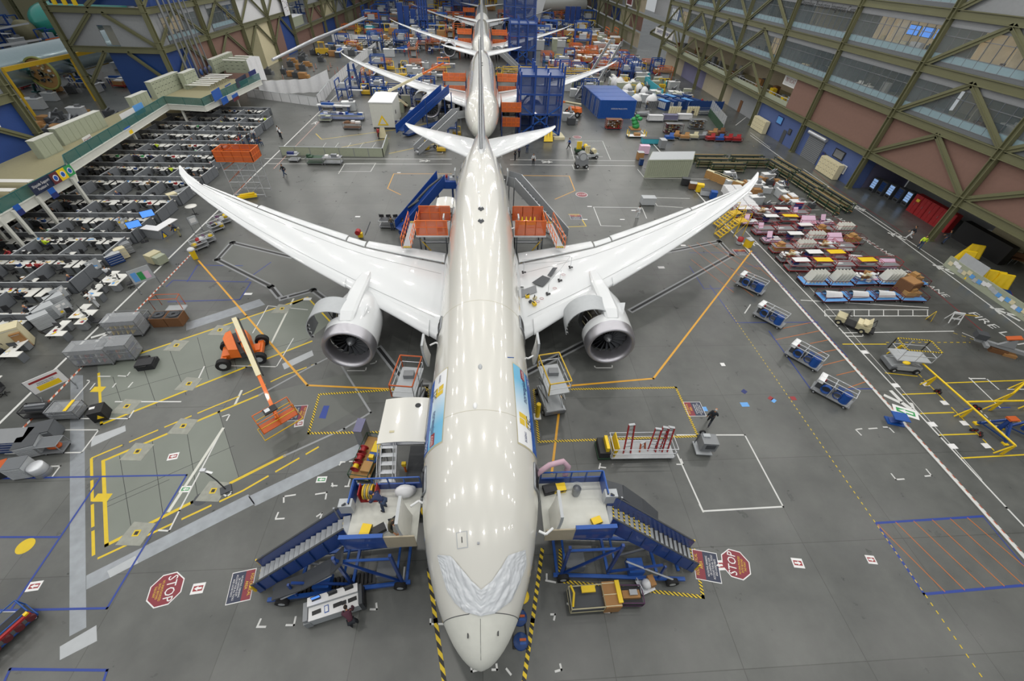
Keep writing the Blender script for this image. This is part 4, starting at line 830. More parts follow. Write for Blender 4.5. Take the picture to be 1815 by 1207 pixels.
# bay between 155 and 172: recessed roof boxes
beam((LX, 155.8, 4.9), (LX, 171.6, 4.9)); beam((LX, 155.8, 12), (LX, 171.6, 12)); panel('wall_left', LX-9, 155.5, 5, LX-8.7, 172, 20, 'deepblue'); panel('wall_left', LX-1.2, 155.5, 0, LX-1, 172, 4.4, 'brownwall')
b = MB('palegrey'); b.box(LX-6, 156.5, 5.3, LX-1.5, 170.5, 7.6, 'greenish'); b.box(LX-6.1, 156.3, 7.6, LX-1.4, 170.7, 7.75, 'white'); tag(b.build('roof_room'), 'pale green room with white roof on the far left gallery', 'building')
# cross wall at y = 89 from the corner to the next bay
column(-72.5, 89, 0, 27, .7)
for z in (9.5, 15.0, 20.6): beam((-72.1, 89, z), (LX-.4, 89, z), .9)
panel('wall_left', -72.3, 89.4, 9.9, -66.2, 89.6, 14.6, 'wallgrey'); panel('wall_left', -63.8, 89.4, 9.9, LX, 89.6, 14.6, 'wallgrey'); panel('wall_left', -66.2, 89.4, 12.9, -63.8, 89.6, 14.6, 'fascia'); panel('wall_left', -66.2, 90.8, 9.9, -63.8, 91, 12.9, 'beige')
b = MB('glass_clear'); b.box(-66.2, 89.45, 9.9, -63.8, 89.5, 12.9); b.build('window_90')['kind'] = 'structure'
panel('wall_left', -66.5, 89.4, 0, LX, 89.7, 9.1, 'navy'); panel('wall_left', -72.3, 90.2, 15.6, LX, 90.4, 20.4, 'navy')
brace((-72.1, 89, 10), (-66, 89, 14.6)); brace((-64, 89, 14.6), (LX-.4, 89, 10)); brace((-72.1, 89, 4.2), (-66.8, 89, 9.1)); brace((-63, 89, 9.1), (LX-.4, 89, 4)); brace((-58, 89, 20), (-66, 89, 15.4))
for k in range(3):
    b = MB('yellow'); b.cb((-70.5+k*1.6, 88.9, 16.4), (.5, .4, 1.7), 'yellow'); tag(b.build('yellow_bottle_rack'), '%s yellow gas bottle rack on the upper gallery at top left' % ['left', 'middle', 'right'][k], 'rack', 'yellow bottle racks')
for k in range(6): b = MB('steel'); b.tube((LX+1.2, 92+k*1.6, 3.5), (LX+1.2, 92+k*1.6, 27), .12 if k % 2 else .22, 'steel'); tag(b.build('riser_pipe'), '%s of six grey vertical riser pipes before the left wall, from the left' % ['first', 'second', 'third', 'fourth', 'fifth', 'sixth'][k], 'pipe', 'riser pipes')
b = MB('deepblue'); t = MB('white'); t.lathe([(0, 0), (.55, 0), (.55, .08)], (LX-.2, 52.8, 7.4), 'X', 'text_white', 20); t.bar((LX-.1, 52.8, 7.4), (LX-.1, 52.8, 7.8), .04, .04, 'ink'); tag(t.build('wall_clock'), 'round white wall clock on the blue wall at far left', 'clock')
# hanging banner
b = MB('cloth_white'); P = [U(485, 0, 16), U(503, 41, 8)]; b.box(LX+.5, 150.4, 9, LX+.55, 154.6, 20, 'cloth_white')
for k in range(60): yy = 150.6+rnd.random()*3.5; zz = 9.5+rnd.random()*10; b.box(LX+.56, yy, zz, LX+.57, yy+rnd.uniform(.2, .7), zz+.12, rnd.choice(['paint_red', 'ink_navy', 'midgrey']))
tag(b.build('hanging_banner'), 'long white signed banner hanging on the left wall', 'banner')
# ---------------------------------------------------------------- neighbouring bay seen through the left opening
t = thing('airliner_body', 'silver unpainted airliner body in the neighbouring bay at top left', 'airplane', (0, 0, 0)); A = U(-60, 140, 5.2); B = U(230, 72, 5.2)
b = MB('aluskin'); b.tube(A, B, 2.9, 'aluskin', 32, None, False); b.build('body_skin', t)
c = U(82, 128, 4.4); b = MB('primer'); b.lathe([(2.5, 0), (2.75, -.1), (2.75, .4), (2.5, .4)], c-V((0, 1.2, 0)), 'Y', 'primer', 28); b.lathe([(0, .3), (2.5, .3)], c-V((0, 1.2, 0)), 'Y', 'cardboard', 28)
for k in range(40): a, r_ = rnd.random()*6.28, rnd.random()*2.1; b.cb(c+V((r_*cos(a), -1.1, r_*sin(a))), (rnd.uniform(.1, .5), .3, rnd.uniform(.1, .5)), rnd.choice(['cream', 'steel', 'khaki', 'darkgrey', 'white']))
b.build('open_bulkhead', t)
def gantry(nm, lb, p, q, zz, mat='yellowpaint'):
    b = MB(mat); b.bar(p, q, .45, .6, mat); b.build
    d = (q-p).normalized(); L_ = (q-p).length
    for k in range(int(L_/13)+1): e = p+d*k*13; b.bar(e, V((e.x, e.y, 0)), .3, .3, mat)
    tag(b.build(nm), lb, 'gantry rail')
gantry('gantry_rail', 'upper yellow gantry rail before the silver airliner body', U(5, 124, 7.5), U(175, 88, 7.5), 7.5); gantry('gantry_rail', 'lower yellow gantry rail before the silver airliner body', U(28, 152, 2.5), U(190, 110, 2.5), 3)
for k, (a, e) in enumerate([((35, 122), (62, 160)), ((107, 103), (140, 140))]):
    b = MB('tealdark'); p, q = U(*a, 5.5), U(*e, .3); b.bar(p, V((p.x+1.4, p.y, p.z)), .35, .35, 'tealdark'); b.bar(V((p.x+1.4, p.y, p.z)), q, .4, .4, 'tealdark'); b.bar((q.x-.6, q.y, .1), (q.x+.6, q.y, .1), .8, .2, 'tealdark'); b.bar(p+V((1, 0, -1)), q+V((4, 0, 0)), .2, .2, 'darkgreen'); tag(b.build('teal_post'), '%s bent teal crane post by the yellow gantry rails' % ['left', 'right'][k], 'post')
t = thing('airliner_body', 'teal green airliner nose section behind the silver body at top left', 'airplane', (0, 0, 0)); A = U(62, 40, 4.8); d = (U(130, 28, 4.8)-A).normalized(); b = MB('teal'); n = 28; d.z = 0
rr = V((d.y, -d.x, 0)); prof = [(0, .1), (.5, 1.1), (1.5, 1.9), (3, 2.5), (5, 2.85), (9, 2.9), (30, 2.9)]
loft(b, [[A+d*(s_*1.4)+rr*(r_*1.5*sin(2*pi*i/n))+V((0, 0, r_*1.5*cos(2*pi*i/n))) for i in range(n)] for s_, r_ in prof], 'teal'); b.build('body_skin', t)
b = MB('cream'); c = U(37, 55, 3); b.lathe([(0, 0), (2.2, .1), (2.6, 1), (2.4, 3)], c, 'Y', 'khaki', 20); b.build('open_nose_ring', t)
for k, (a, e, z) in enumerate([((0, 52), (50, 43), 5), ((0, 79), (70, 68), 5), ((0, 62-12), (30, 46), 6)][:2]):
    b = MB('white_gloss'); p, q = U(*a, z), U(*e, z); p = p+(p-q)*.8; r_ = V((0, 1.2, 0)); b.slab([p-r_*2, q-r_*.4, q+r_*.4, p+r_*2.5][::-1], .4, 'white_gloss'); tag(b.build('loose_wing'), '%s long white wing panel at the top left corner' % ['upper', 'lower'][k], 'wing')

for i in range(14): panel('wall_left', -165, 20+28*i, 0, -164.5, 48+28*i, 30, ['khaki', 'beige', 'wallgrey'][i % 3])
for i in range(7): column(-163, 40+30*i, 0, 30, .9); beam((-163, 40+30*i, 12), (-163, 70+30*i, 12), 1.2); beam((-163, 40+30*i, 22), (-163, 70+30*i, 22), 1.2)
panel('wall_left', -165, 410, 0, -57, 410.4, 30, 'wallgrey')
# ================================================================ people
def skin_mesh(name, verts, edges, rad, mats, matfn, sub=1):
    me = bpy.data.meshes.new(name); me.from_pydata(verts, edges, []); ob = bpy.data.objects.new(name, me); COL.objects.link(ob)
    md = ob.modifiers.new('s', 'SKIN'); md.use_smooth_shade = True
    if sub: ms = ob.modifiers.new('d', 'SUBSURF'); ms.levels = sub; ms.render_levels = sub
    for i, r in enumerate(rad): me.skin_vertices[0].data[i].radius = (r, r) if not hasattr(r, '__len__') else r
    me.skin_vertices[0].data[0].use_root = True
    dg = bpy.context.evaluated_depsgraph_get(); out = bpy.data.meshes.new_from_object(ob.evaluated_get(dg)); bpy.data.objects.remove(ob); out.name = name
    for k in mats: out.materials.append(MATS[k])
    for p in out.polygons: p.material_index = 0; p.use_smooth = True
    return out
def pose_joints(kind):
    # returns joints of a 1.75 m figure facing +y
    J = dict(pel=(0, 0, .95), che=(0, .0, 1.32), nk=(0, .02, 1.5), hd=(0, .04, 1.62))
    A = {}
    if kind == 'walk':
        A = dict(kl=(-.1, .18, .52), al=(-.1, .32, .1), kr=(.1, .02, .5), ar=(.1, -.34, .18), el=(-.27, -.16, 1.15), hl=(-.28, -.1, .9), er=(.27, .12, 1.14), hr=(.26, .3, .95))
    elif kind == 'stand':
        A = dict(kl=(-.11, .02, .5), al=(-.13, 0, .08), kr=(.11, .02, .5), ar=(.13, 0, .08), el=(-.27, .0, 1.15), hl=(-.25, .16, .95), er=(.27, .05, 1.15), hr=(.2, .28, 1.05))
    elif kind == 'lean':     # bent forward over something
        J = dict(pel=(0, -.15, .92), che=(0, .12, 1.2), nk=(0, .27, 1.3), hd=(0, .4, 1.33)); A = dict(kl=(-.11, -.08, .5), al=(-.14, -.1, .08), kr=(.11, -.02, .5), ar=(.14, -.06, .08), el=(-.26, .3, 1.0), hl=(-.18, .5, .88), er=(.26, .3, 1.0), hr=(.18, .52, .88))
    elif kind == 'sit':
        J = dict(pel=(0, 0, .52), che=(0, .02, .88), nk=(0, .05, 1.06), hd=(0, .09, 1.18)); A = dict(kl=(-.12, .42, .54), al=(-.13, .4, .1), kr=(.12, .42, .54), ar=(.13, .36, .1), el=(-.25, .14, .78), hl=(-.16, .4, .8), er=(.25, .14, .78), hr=(.16, .4, .8))
    elif kind == 'crouch':
        J = dict(pel=(0, -.1, .4), che=(0, .1, .72), nk=(0, .22, .86), hd=(0, .32, .93)); A = dict(kl=(-.2, .3, .5), al=(-.16, .05, .09), kr=(.2, .3, .45), ar=(.16, 0, .09), el=(-.26, .34, .62), hl=(-.1, .55, .5), er=(.26, .34, .62), hr=(.1, .55, .5))
    J.update(A); return {k: V(v) for k, v in J.items()}
_pp = {}
def person_proto(kind, shirt, trousers, hair='hair', helmet=None, skirt=False):
    key = (kind, shirt, trousers, hair)
    if key in _pp: return _pp[key]
    J = pose_joints(kind); up = (J['nk']-J['che']).normalized()
    def chain(*names): return names
    shl, shr = J['nk']-up*.09+V((-.17, 0, 0)), J['nk']-up*.09+V((.17, 0, 0)); hpl, hpr = J['pel']+V((-.09, 0, -.03)), J['pel']+V((.09, 0, -.03))
    vs = [J['pel'], (J['pel']+J['che'])/2, J['che'], J['nk'], shl, J['el'], J['hl'], shr, J['er'], J['hr'], hpl, J['kl'], J['al'], hpr, J['kr'], J['ar']]
    rs = [.11, .105, .12, .045, .05, .038, .026, .05, .038, .026, .075, .052, .036, .075, .052, .036]
    es = [(0, 1), (1, 2), (2, 3), (2, 4), (4, 5), (5, 6), (2, 7), (7, 8), (8, 9), (0, 10), (10, 11), (11, 12), (0, 13), (13, 14), (14, 15)]
    hd = J['hd']; fwd = V((0, 1, 0)); vs.append(hd); rs.append(.06); es.append((3, 16))
    for h, e, sx in ((6, 5, -1), (9, 8, 1)):      # palm and five fingers
        d = (vs[h]-vs[e]).normalized(); s_ = V((1, 0, 0)); s_ = (s_-d*s_.dot(d)).normalized(); n_ = d.cross(s_)
        i0 = len(vs); vs.append(vs[h]+d*.07); rs.append((.036, .02)); es.append((h, i0))
        for q, (off, ln) in enumerate([(-.03, .07), (-.01, .085), (.012, .08), (.032, .062)]):
            a = vs[i0]+s_*off+d*.02; i1 = len(vs); vs += [a+d*ln*.5-V((0, 0, .01)), a+d*ln-V((0, 0, .03))]; rs += [.0095, .008]; es += [(i0, i1), (i1, i1+1)]
        i1 = len(vs); a = vs[h]+d*.03-s_*sx*.035; vs += [a+d*.03-s_*sx*.015]; rs += [.01]; es += [(h, i1)]
    body = skin_mesh('person', vs, es, rs, ['skin'], None, 1)
    mb = MB('skin'); mb.ball(hd+V((0, .01, .05)), .095, 'skin', 12, (.82, 1, 1.22)); mb.ball(hd+V((0, .115, .03)), .018, 'skin', 6, (.8, 1, 1.4))
    for sx in (-1, 1): mb.ball(hd+V((.033*sx, .098, .06)), .011, 'text_white', 6); mb.ball(hd+V((.08*sx, .0, .04)), .024, 'skin', 6, (.4, .8, 1.3))
    mb.cb(hd+V((0, .1, -.01)), (.045, .012, .01), 'maroon')
    bm = bmesh.new(); bm.from_mesh(body); m2 = mb.mesh('h'); bm.from_mesh(m2)
    for k in ('text_white', 'maroon'):
        body.materials.append(MATS[k])
    idx = {'skin': 0, 'text_white': 1, 'maroon': 2}; nf = len(body.polygons); bm.faces.ensure_lookup_table()
    for i, f_ in enumerate(mb.fm): bm.faces[nf+i].material_index = idx[mb.mats[f_]]; bm.faces[nf+i].smooth = True
    bm.to_mesh(body); bm.free()
    root = bpy.data.objects.new('person', body); COL.objects.link(root)
    def cloth(nm, ids, mat, grow, sub=1):
        mp = {a: i for i, a in enumerate(ids)}; v2 = [vs[a] if a not in sh else sh[a] for a in ids]; e2 = [(mp[a], mp[c]) for a, c in es if a in mp and c in mp]
        o = bpy.data.objects.new(nm, skin_mesh(nm, v2, e2, [(rs[a]+grow) if not hasattr(rs[a], '__len__') else rs[a] for a in ids], [mat], None, sub)); COL.objects.link(o); o.parent = root
    sh = {6: vs[5]*.15+vs[6]*.85, 9: vs[8]*.15+vs[9]*.85, 3: vs[3]*.7+vs[2]*.3}
    cloth('shirt', [0, 1, 2, 3, 4, 5, 6, 7, 8, 9], shirt, .034)
    cloth('trousers', [0, 10, 11, 12, 13, 14, 15], trousers, .03)
    b = MB('black')
    for a in (12, 15): p = vs[a]; b.ball((p.x, p.y+.06, max(.045, p.z-.04)), .05, 'black', 8, (.95, 2.6, .85))
    b.build('shoes', root)
    b = MB(hair); b.ball(hd+V((0, -.012, .075)), .104, hair, 12, (.88, 1, 1.12)) if hair not in ('skin',) else b.ball(hd+V((0, -.05, .05)), .09, 'palegrey', 10, (.95, .7, .9)); b.build('hair', root)
    root.hide_render = False; _pp[key] = root; _used.add
    return root
_used = set()
def person(kind, shirt, trousers, hair, p, ang, label, sc=1., group=None):
    key = (kind, shirt, trousers, hair); first = key not in _pp; o = person_proto(kind, shirt, trousers, hair)
    if not first: o = dup(o)
    o.location = p; o.rotation_euler = (0, 0, ang); o.scale = (sc, sc, sc)
    for k in ('group',):
        if k in o and not group: del o[k]
    return tag(o, label, 'person', group)
# ================================================================ mezzanine
ORD = ['first', 'second', 'third', 'fourth', 'fifth', 'sixth', 'seventh', 'eighth', 'ninth', 'tenth', 'eleventh', 'twelfth', 'thirteenth', 'fourteenth', 'fifteenth', 'sixteenth', 'seventeenth', 'eighteenth', 'nineteenth', 'twentieth']
MZ = 3.9
E1 = [U(0, 388, MZ), U(128, 309, MZ)]; E2 = [U(122, 292, MZ), U(296, 184, MZ)]; E3 = [U(296, 184, MZ), U(362, 188, MZ)]; E4 = [U(362, 188, MZ), U(462, 141, MZ)]
e1a = V((E1[0].x, 6, MZ))
poly = [e1a, E1[1], E2[0], E2[1], E3[1], E4[1]]
mb = MB('sand'); pts = [(p.x, p.y) for p in poly]+[(-57.4, E4[1].y), (-57.4, 6)]; mb.prism(pts, MZ-.12, MZ, 'khaki'); o = mb.build('floor_mezzanine'); o['kind'] = 'structure'
def edge(p, q):
    b = MB('offwhite'); b.bar(p-V((0, 0, .4)), q-V((0, 0, .4)), .16, .8, 'offwhite'); b.bar(p-V((0, 0, .02)), q-V((0, 0, .02)), .3, .06, 'offwhite'); b.bar(p-V((0, 0, .8)), q-V((0, 0, .8)), .3, .06, 'offwhite'); b.build('trim_mezzanine')['kind'] = 'structure'
    n = max(1, int((q-p).length/2.4)); d = (q-p)/n; u = V((0, 0, 1))
    g = MB('glass_teal'); g.slab([p+u*.05, q+u*.05, q+u*1.05, p+u*1.05], .03, 'glass_teal'); go = g.build('mezzanine_rail')
    r = MB('tealdark'); r.bar(p+u*1.1, q+u*1.1, .07, .07, 'tealdark')
    for k in range(n+1): r.bar(p+d*k, p+d*k+u*1.1, .05, .05, 'tealdark')
    r.build('rail_frame', go); return go
for (a, c), lb in zip([(e1a, E1[1]), (E2[0], E2[1]), (E3[0], E3[1]), (E4[0], E4[1]), (E1[1], E2[0])], ['nearest teal glass railing along the left mezzanine', 'long teal glass railing above the EXIT sign', 'short teal railing across the mezzanine step', 'far teal glass railing of the left mezzanine', 'tiny end railing where the mezzanine steps back']):
    tag(edge(a, c), lb, 'railing')
def msign(px0, px1, h, mat, label, txt=None, tmat='text_white', z=4.9, name='mezzanine_sign', fit=.85, extra=None):
    p, q = U(*px0, z), U(*px1, z); d = (q-p).normalized(); n = V((d.y, -d.x, 0)); 
    if n.x < 0: n = -n
    p += n*.12; q += n*.12; b = MB(mat); up = V((0, 0, 1)); b.slab([p-up*h/2, q-up*h/2, q+up*h/2, p+up*h/2], .03 if (q-p).cross(up).dot(n) > 0 else -.03, mat)
    W = (q-p).length; c = (p+q)/2+n*.06
    if txt: text_into(b, txt, c, d, up, h*(.34 if '\n' in txt else .6), tmat, W*fit)
    if extra: extra(b, p, q, d, up, n, W, h)
    tag(b.build(name), label, 'sign')
def three(b, p, q, d, up, n, W, h):
    for k, m_ in enumerate(['maroon', 'yellow', 'green']):
        a = p+d*W*k/3+n*.05; e = p+d*W*(k+1)/3+n*.05; b.slab([a-up*h/2, e-up*h/2, e+up*h/2, a+up*h/2], .01, m_); c = (a+e)/2+n*.03; b.add([c+d*h*.3*cos(t*pi/8)+up*h*.3*sin(t*pi/8) for t in range(16)], [tuple(range(16))], 'text_white'); c2 = c+n*.01; b.add([c2+d*h*.22*cos(t*pi/8)+up*h*.22*sin(t*pi/8) for t in range(16)], [tuple(range(16))], 'sign_blue')
msign((54, 338), (88, 319), 1.15, 'sign_navy', 'navy sign reading Shipside Support Position 4 on the near mezzanine', 'Shipside Support\nPosition 4', 'text_white', 4.6)
msign((89, 319), (126, 299), 1.1, 'sign_navy', 'panel with three round crests in red, yellow and green', None, z=4.6, extra=three)
msign((147, 252), (161, 244), .95, 'text_white', 'white EXIT sign with red letters on the mezzanine beam', 'EXIT', 'sign_maroon', 4.0)
msign((213, 210), (237, 197), 1.0, 'text_white', 'white panel with pale airliner picture on the mezzanine rail'); msign((237, 197), (253, 189), 1.3, 'lightblue', 'square blue poster on the mezzanine rail above the cubicles')
msign((376, 172), (390, 163), 1.5, 'sign_blue', 'tall blue poster at the middle of the mezzanine rail'); msign((418, 149), (436, 138), 1.4, 'sign_navy', 'dark blue photo poster on the far mezzanine rail'); msign((440, 132), (452, 126), .8, 'ink_navy', 'small navy sign at the far end of the mezzanine rail')
for k, (px, py, m1) in enumerate([(226, 232, 'yellow'), (404, 155, 'yellow'), (397, 178, 'sign_blue'), (416, 172, 'maroon'), (31, 372, 'ink_navy'), (92, 342, 'ink_navy')]):
    msign((px-5, py+3), (px+5, py-3), 1.0, 'sign_blue', ['blue and yellow pennant by the long mezzanine column', 'small yellow pennant high on the mezzanine rail', 'blue pennant hanging under the far mezzanine', 'maroon pennant hanging under the far mezzanine', 'dark pennant under the nearest mezzanine edge', 'navy pennant below the three crests'][k], z=3.6, name='pennant', extra=lambda b, p, q, d, up, n, W, h, m1=m1: b.slab([p+n*.05-up*h/2, q+n*.05-up*h/2, q+n*.05, p+n*.05], .01, m1))
for k, (px, py, top) in enumerate([(175, 371, 0), (111, 433, 0), (64, 447, 0), (21, 436, 0), (250, 262, 0), (338, 228, 0), (123, 407, 0), (384, 200, 0), (425, 190, 0)]):
    c = U(px, py); c.x = min(c.x, -46.9) if k < 7 else c.x; b = MB('offwhite'); b.box(c.x-.15, c.y-.15, 0, c.x+.15, c.y+.15, MZ-.12, 'offwhite'); b.build('mezzanine_column')['kind'] = 'structure'
# furniture on the mezzanine
def cabinet_box(px, py, w_, d, h, label, z=MZ, rz=0, mat='greenish', top='offwhite', vents=True, name='tall_cabinet', xy=None):
    c = V((*xy, z)) if xy else U(px, py, z); t = thing(name, label, 'cabinet', c, rz); b = MB(mat); b.box(-w_/2, -d/2, 0, w_/2, d/2, h); b.box(-w_/2-.03, -d/2-.03, h, w_/2+.03, d/2+.03, h+.06, top); b.build('cabinet_body', t)
    n = max(1, int(max(w_, d)/1.0))
    for k in range(n):
        b = MB(mat)
        if w_ > d: 
            x0 = -w_/2+w_*k/n; b.box(x0+.04, -d/2-.03, .1, x0+w_/n-.04, -d/2, h-.1)
            if vents:
                for q in range(3): b.box(x0+w_/n*.3, -d/2-.04, h*(.3+q*.28), x0+w_/n*.7, -d/2-.03, h*(.3+q*.28)+.07, 'dark')
        else:
            y0 = -d/2+d*k/n; b.box(w_/2, y0+.04, .1, w_/2+.03, y0+d/n-.04, h-.1)
            if vents:
                for q in range(3): b.box(w_/2+.03, y0+d/n*.3, h*(.3+q*.28), w_/2+.04, y0+d/n*.7, h*(.3+q*.28)+.07, 'dark')
        b.build('cabinet_door', t)
    return t
cabinet_box(0, 0, .8, 8.5, 2.0, 'long low cream cabinet run right behind the near mezzanine railing', xy=(-54.9, 61), vents=False); cabinet_box(0, 0, .8, 3.2, 2.0, 'short cream cabinet at the near end of the long run', xy=(-54.0, 53.7), vents=False)
cabinet_box(0, 0, .8, 4.4, 1.8, 'mid-height cream cabinet beside the mezzanine step', xy=(-55.6, 75.5), vents=False); cabinet_box(0, 0, .9, 8.6, 2.5, 'tall cream locker wall left of the coat racks', xy=(-56.2, 84.5)); cabinet_box(0, 0, .9, 4.3, 2.5, 'cream locker block just right of the tall locker wall', xy=(-54.6, 89.5))
cabinet_box(0, 0, .9, 9.5, 2.5, 'cream locker wall below the brown wall panels', xy=(-55.6, 105)); 
for k in range(3): cabinet_box(0, 0, 4.5-.5*k, .9, 2.2, '%s of three cream locker blocks at the far mezzanine end' % ['front one', 'middle one', 'rear one'][k], xy=(-51.7, 102.5+k*2.3))
lk3 = locker_bank('locker_bank', 'cream lockers with louvred doors at the far left edge', -56.2, 38.5, 7, pi/2, 2.2, .8, .8); lk3.location = (-55.4, 35.5, MZ); lk3.rotation_euler = (0, 0, pi/2)
tb = thing('mezzanine_table', 'long white table on the mezzanine', 'table', (0, 0, 0)); b = MB('desktop'); b.box(-2.2, -.4, .72, 2.2, .4, .76); b.build('tabletop', tb)
for x in (-2, 2):
    for y in (-.33, .33): b = MB('steel'); b.tube((x, y, 0), (x, y, .72), .03); b.build('leg', tb)
k = 0
for row, (xx, ys) in enumerate([(-50.6, [34.5, 36.8, 39.1, 41.4, 43.7]), (-52.4, [87.5, 89, 90.5, 92, 93.5, 95, 96.5])]):
    for i, y in enumerate(ys):
        lb = '%s white %s table from the near end of the mezzanine' % (ORD[i], 'canteen') if row == 0 else '%s white table from the near end of the far mezzanine group' % ORD[i]
        if k == 0: tb.location = (xx, y, MZ); tb['label'] = lb; tb['group'] = 'white tables on the mezzanine'
        else: dup(tb, (xx, y, MZ), 0, lb, 'white tables on the mezzanine')
        k += 1
for k in range(5):
    b = MB('navy'); b.tube((-.05, 0, 0), (-.05, 0, 1.7), .03, 'steel'); b.ball((0, 0, 1.3), .35, ['navy', 'dark', 'ink_navy', 'darkgrey', 'navy'][k], 8, (.8, 1.2, 1.7)); solo('coat_stand', b, '%s dark coat stand from the left beside the locker wall' % ORD[k], 'coat stand', (-55.2+.3*(k % 2), 95.2+.9*k, MZ), 0, 'coat stands')
b = MB('cloth_white'); A, B = U(440, 118, 5.5), U(462, 112, 5.5)
b.grid(lambda u, v: A.lerp(B, u)+V((sin(u*14)*.15+v*.3, -v*.6, 1.2-v*4.2+.3*sin(u*3.14))), 16, 12, 'cloth_white'); tag(b.build('draped_sheet'), 'white sheet draped over the far end of the mezzanine railing', 'sheet')
# room strip under the mezzanine
panel('wall_left', -57.3, 6, 0, -57.1, 89, MZ-.15, 'cream')
for k in range(20): b = MB('lamp'); b.box(-55.5, 32+3.4*k, MZ-.2, -55.3, 33.4+3.4*k, MZ-.16, 'lamp'); b.build('ceiling_light')['kind'] = 'structure'
# ================================================================ cubicles
part_lr = {}
def partition(x0, y0, x1, y1, h, label, grp):
    t = MB('cubicle'); d = V((x1-x0, y1-y0, 0)); L_ = d.length; t.box(-L_/2, -.04, .08, L_/2, .04, h, 'cubicle'); t.box(-L_/2, -.05, h, L_/2, .05, h+.03, 'palegrey'); t.box(-L_/2, -.05, .0, L_/2, .05, .08, 'darkgrey')
    n = max(1, int(L_/1.2))
    for k in range(n+1): t.box(-L_/2+L_*k/n-.02, -.045, .08, -L_/2+L_*k/n+.02, .045, h, 'darkgrey')
    return solo('cubicle_partition', t, label, 'partition', ((x0+x1)/2, (y0+y1)/2, 0), atan2(d.y, d.x), grp)
# prototypes
DESK = thing('desk', '', 'desk'); b = MB('desktop'); b.prism([(-.95, -.35), (.95, -.35), (.95, .95), (.35, .95), (.35, .35), (-.95, .35)][::1], .72, .76, 'desktop'); b.build('worktop', DESK)
b = MB('grey'); b.box(-.9, -.3, .05, -.45, .28, .7); 
b.build('pedestal', DESK); b = MB('dark'); b.box(.35, .88, .02, .93, .93, .72, 'midgrey'); b.build('side_panel', DESK)
CH = thing('office_chair', '', 'chair'); b = MB('dark')
for k in range(5): a = k*1.257; b.bar((0, 0, .1), (.28*cos(a), .28*sin(a), .06), .04, .04, 'black'); b.ball((.28*cos(a), .28*sin(a), .03), .03, 'black', 6)
b.tube((0, 0, .1), (0, 0, .44), .03, 'steel'); b.build('base', CH); b = MB('dark'); b.cb((0, 0, .48), (.48, .46, .09), 'dark'); b.build('seat', CH); b = MB('dark'); b.slab([(-.22, -.24, .55), (.22, -.24, .55), (.2, -.3, 1.0), (-.2, -.3, 1.0)], .06, 'dark'); b.bar((0, -.2, .45), (0, -.28, .6), .06, .03, 'black'); b.build('backrest', CH)
MON = thing('monitor', '', 'monitor'); b = MB('dark'); b.box(-.27, -.02, .12, .27, .02, .46, 'dark'); b.build('casing', MON); b = MB('ink'); b.box(-.25, -.03, .14, .25, -.02, .44, 'darkgrey'); b.build('screen', MON); b = MB('black'); b.cb((0, 0, .01), (.2, .16, .02)); b.tube((0, .02, 0), (0, .02, .15), .02); b.build('stand', MON)
PAP = []
for k in range(6):
    b = MB('text_white'); r = random.Random(k)
    for q in range(3+k): b.cb((r.uniform(-.2, .2), r.uniform(-.12, .12), .005+.006*q), (.21, .29, .01), r.choice(['text_white', 'text_white', 'cream', 'lightblue', 'paint_red', 'yellow']), r.random()*3)
    o = b.build('paper_pile'); o['category'] = 'papers'; PAP.append(o)
BINS = []
for k, c in enumerate(['navy', 'red', 'dark', 'kraft', 'shirt_white', 'green']):
    b = MB(c); b.cb((0, 0, .14), (.3, .25, .28), c); b.cb((0, 0, .285), (.26, .21, .01), 'text_white'); o = b.build('desk_box'); o['category'] = 'box'; BINS.append(o)
_first = {}
def put(proto, loc, rz, label, group):
    if proto not in _first: _first[proto] = 1; proto.location = loc; proto.rotation_euler = (0, 0, rz); proto['label'] = label; proto['group'] = group; return proto
    return dup(proto, loc, rz, label, group)
RW = [25.2, 29.7, 34.3, 38.7, 43.2, 47.8, 53.6, 58.4, 63.1, 67.8, 72.6, 77.4, 82.2, 87]
rr = random.Random(3); npp = 0; SH = ['shirt_dark', 'shirt_navy', 'shirt_white', 'shirt_red', 'hivis', 'shirt_olive']
ndk = 0
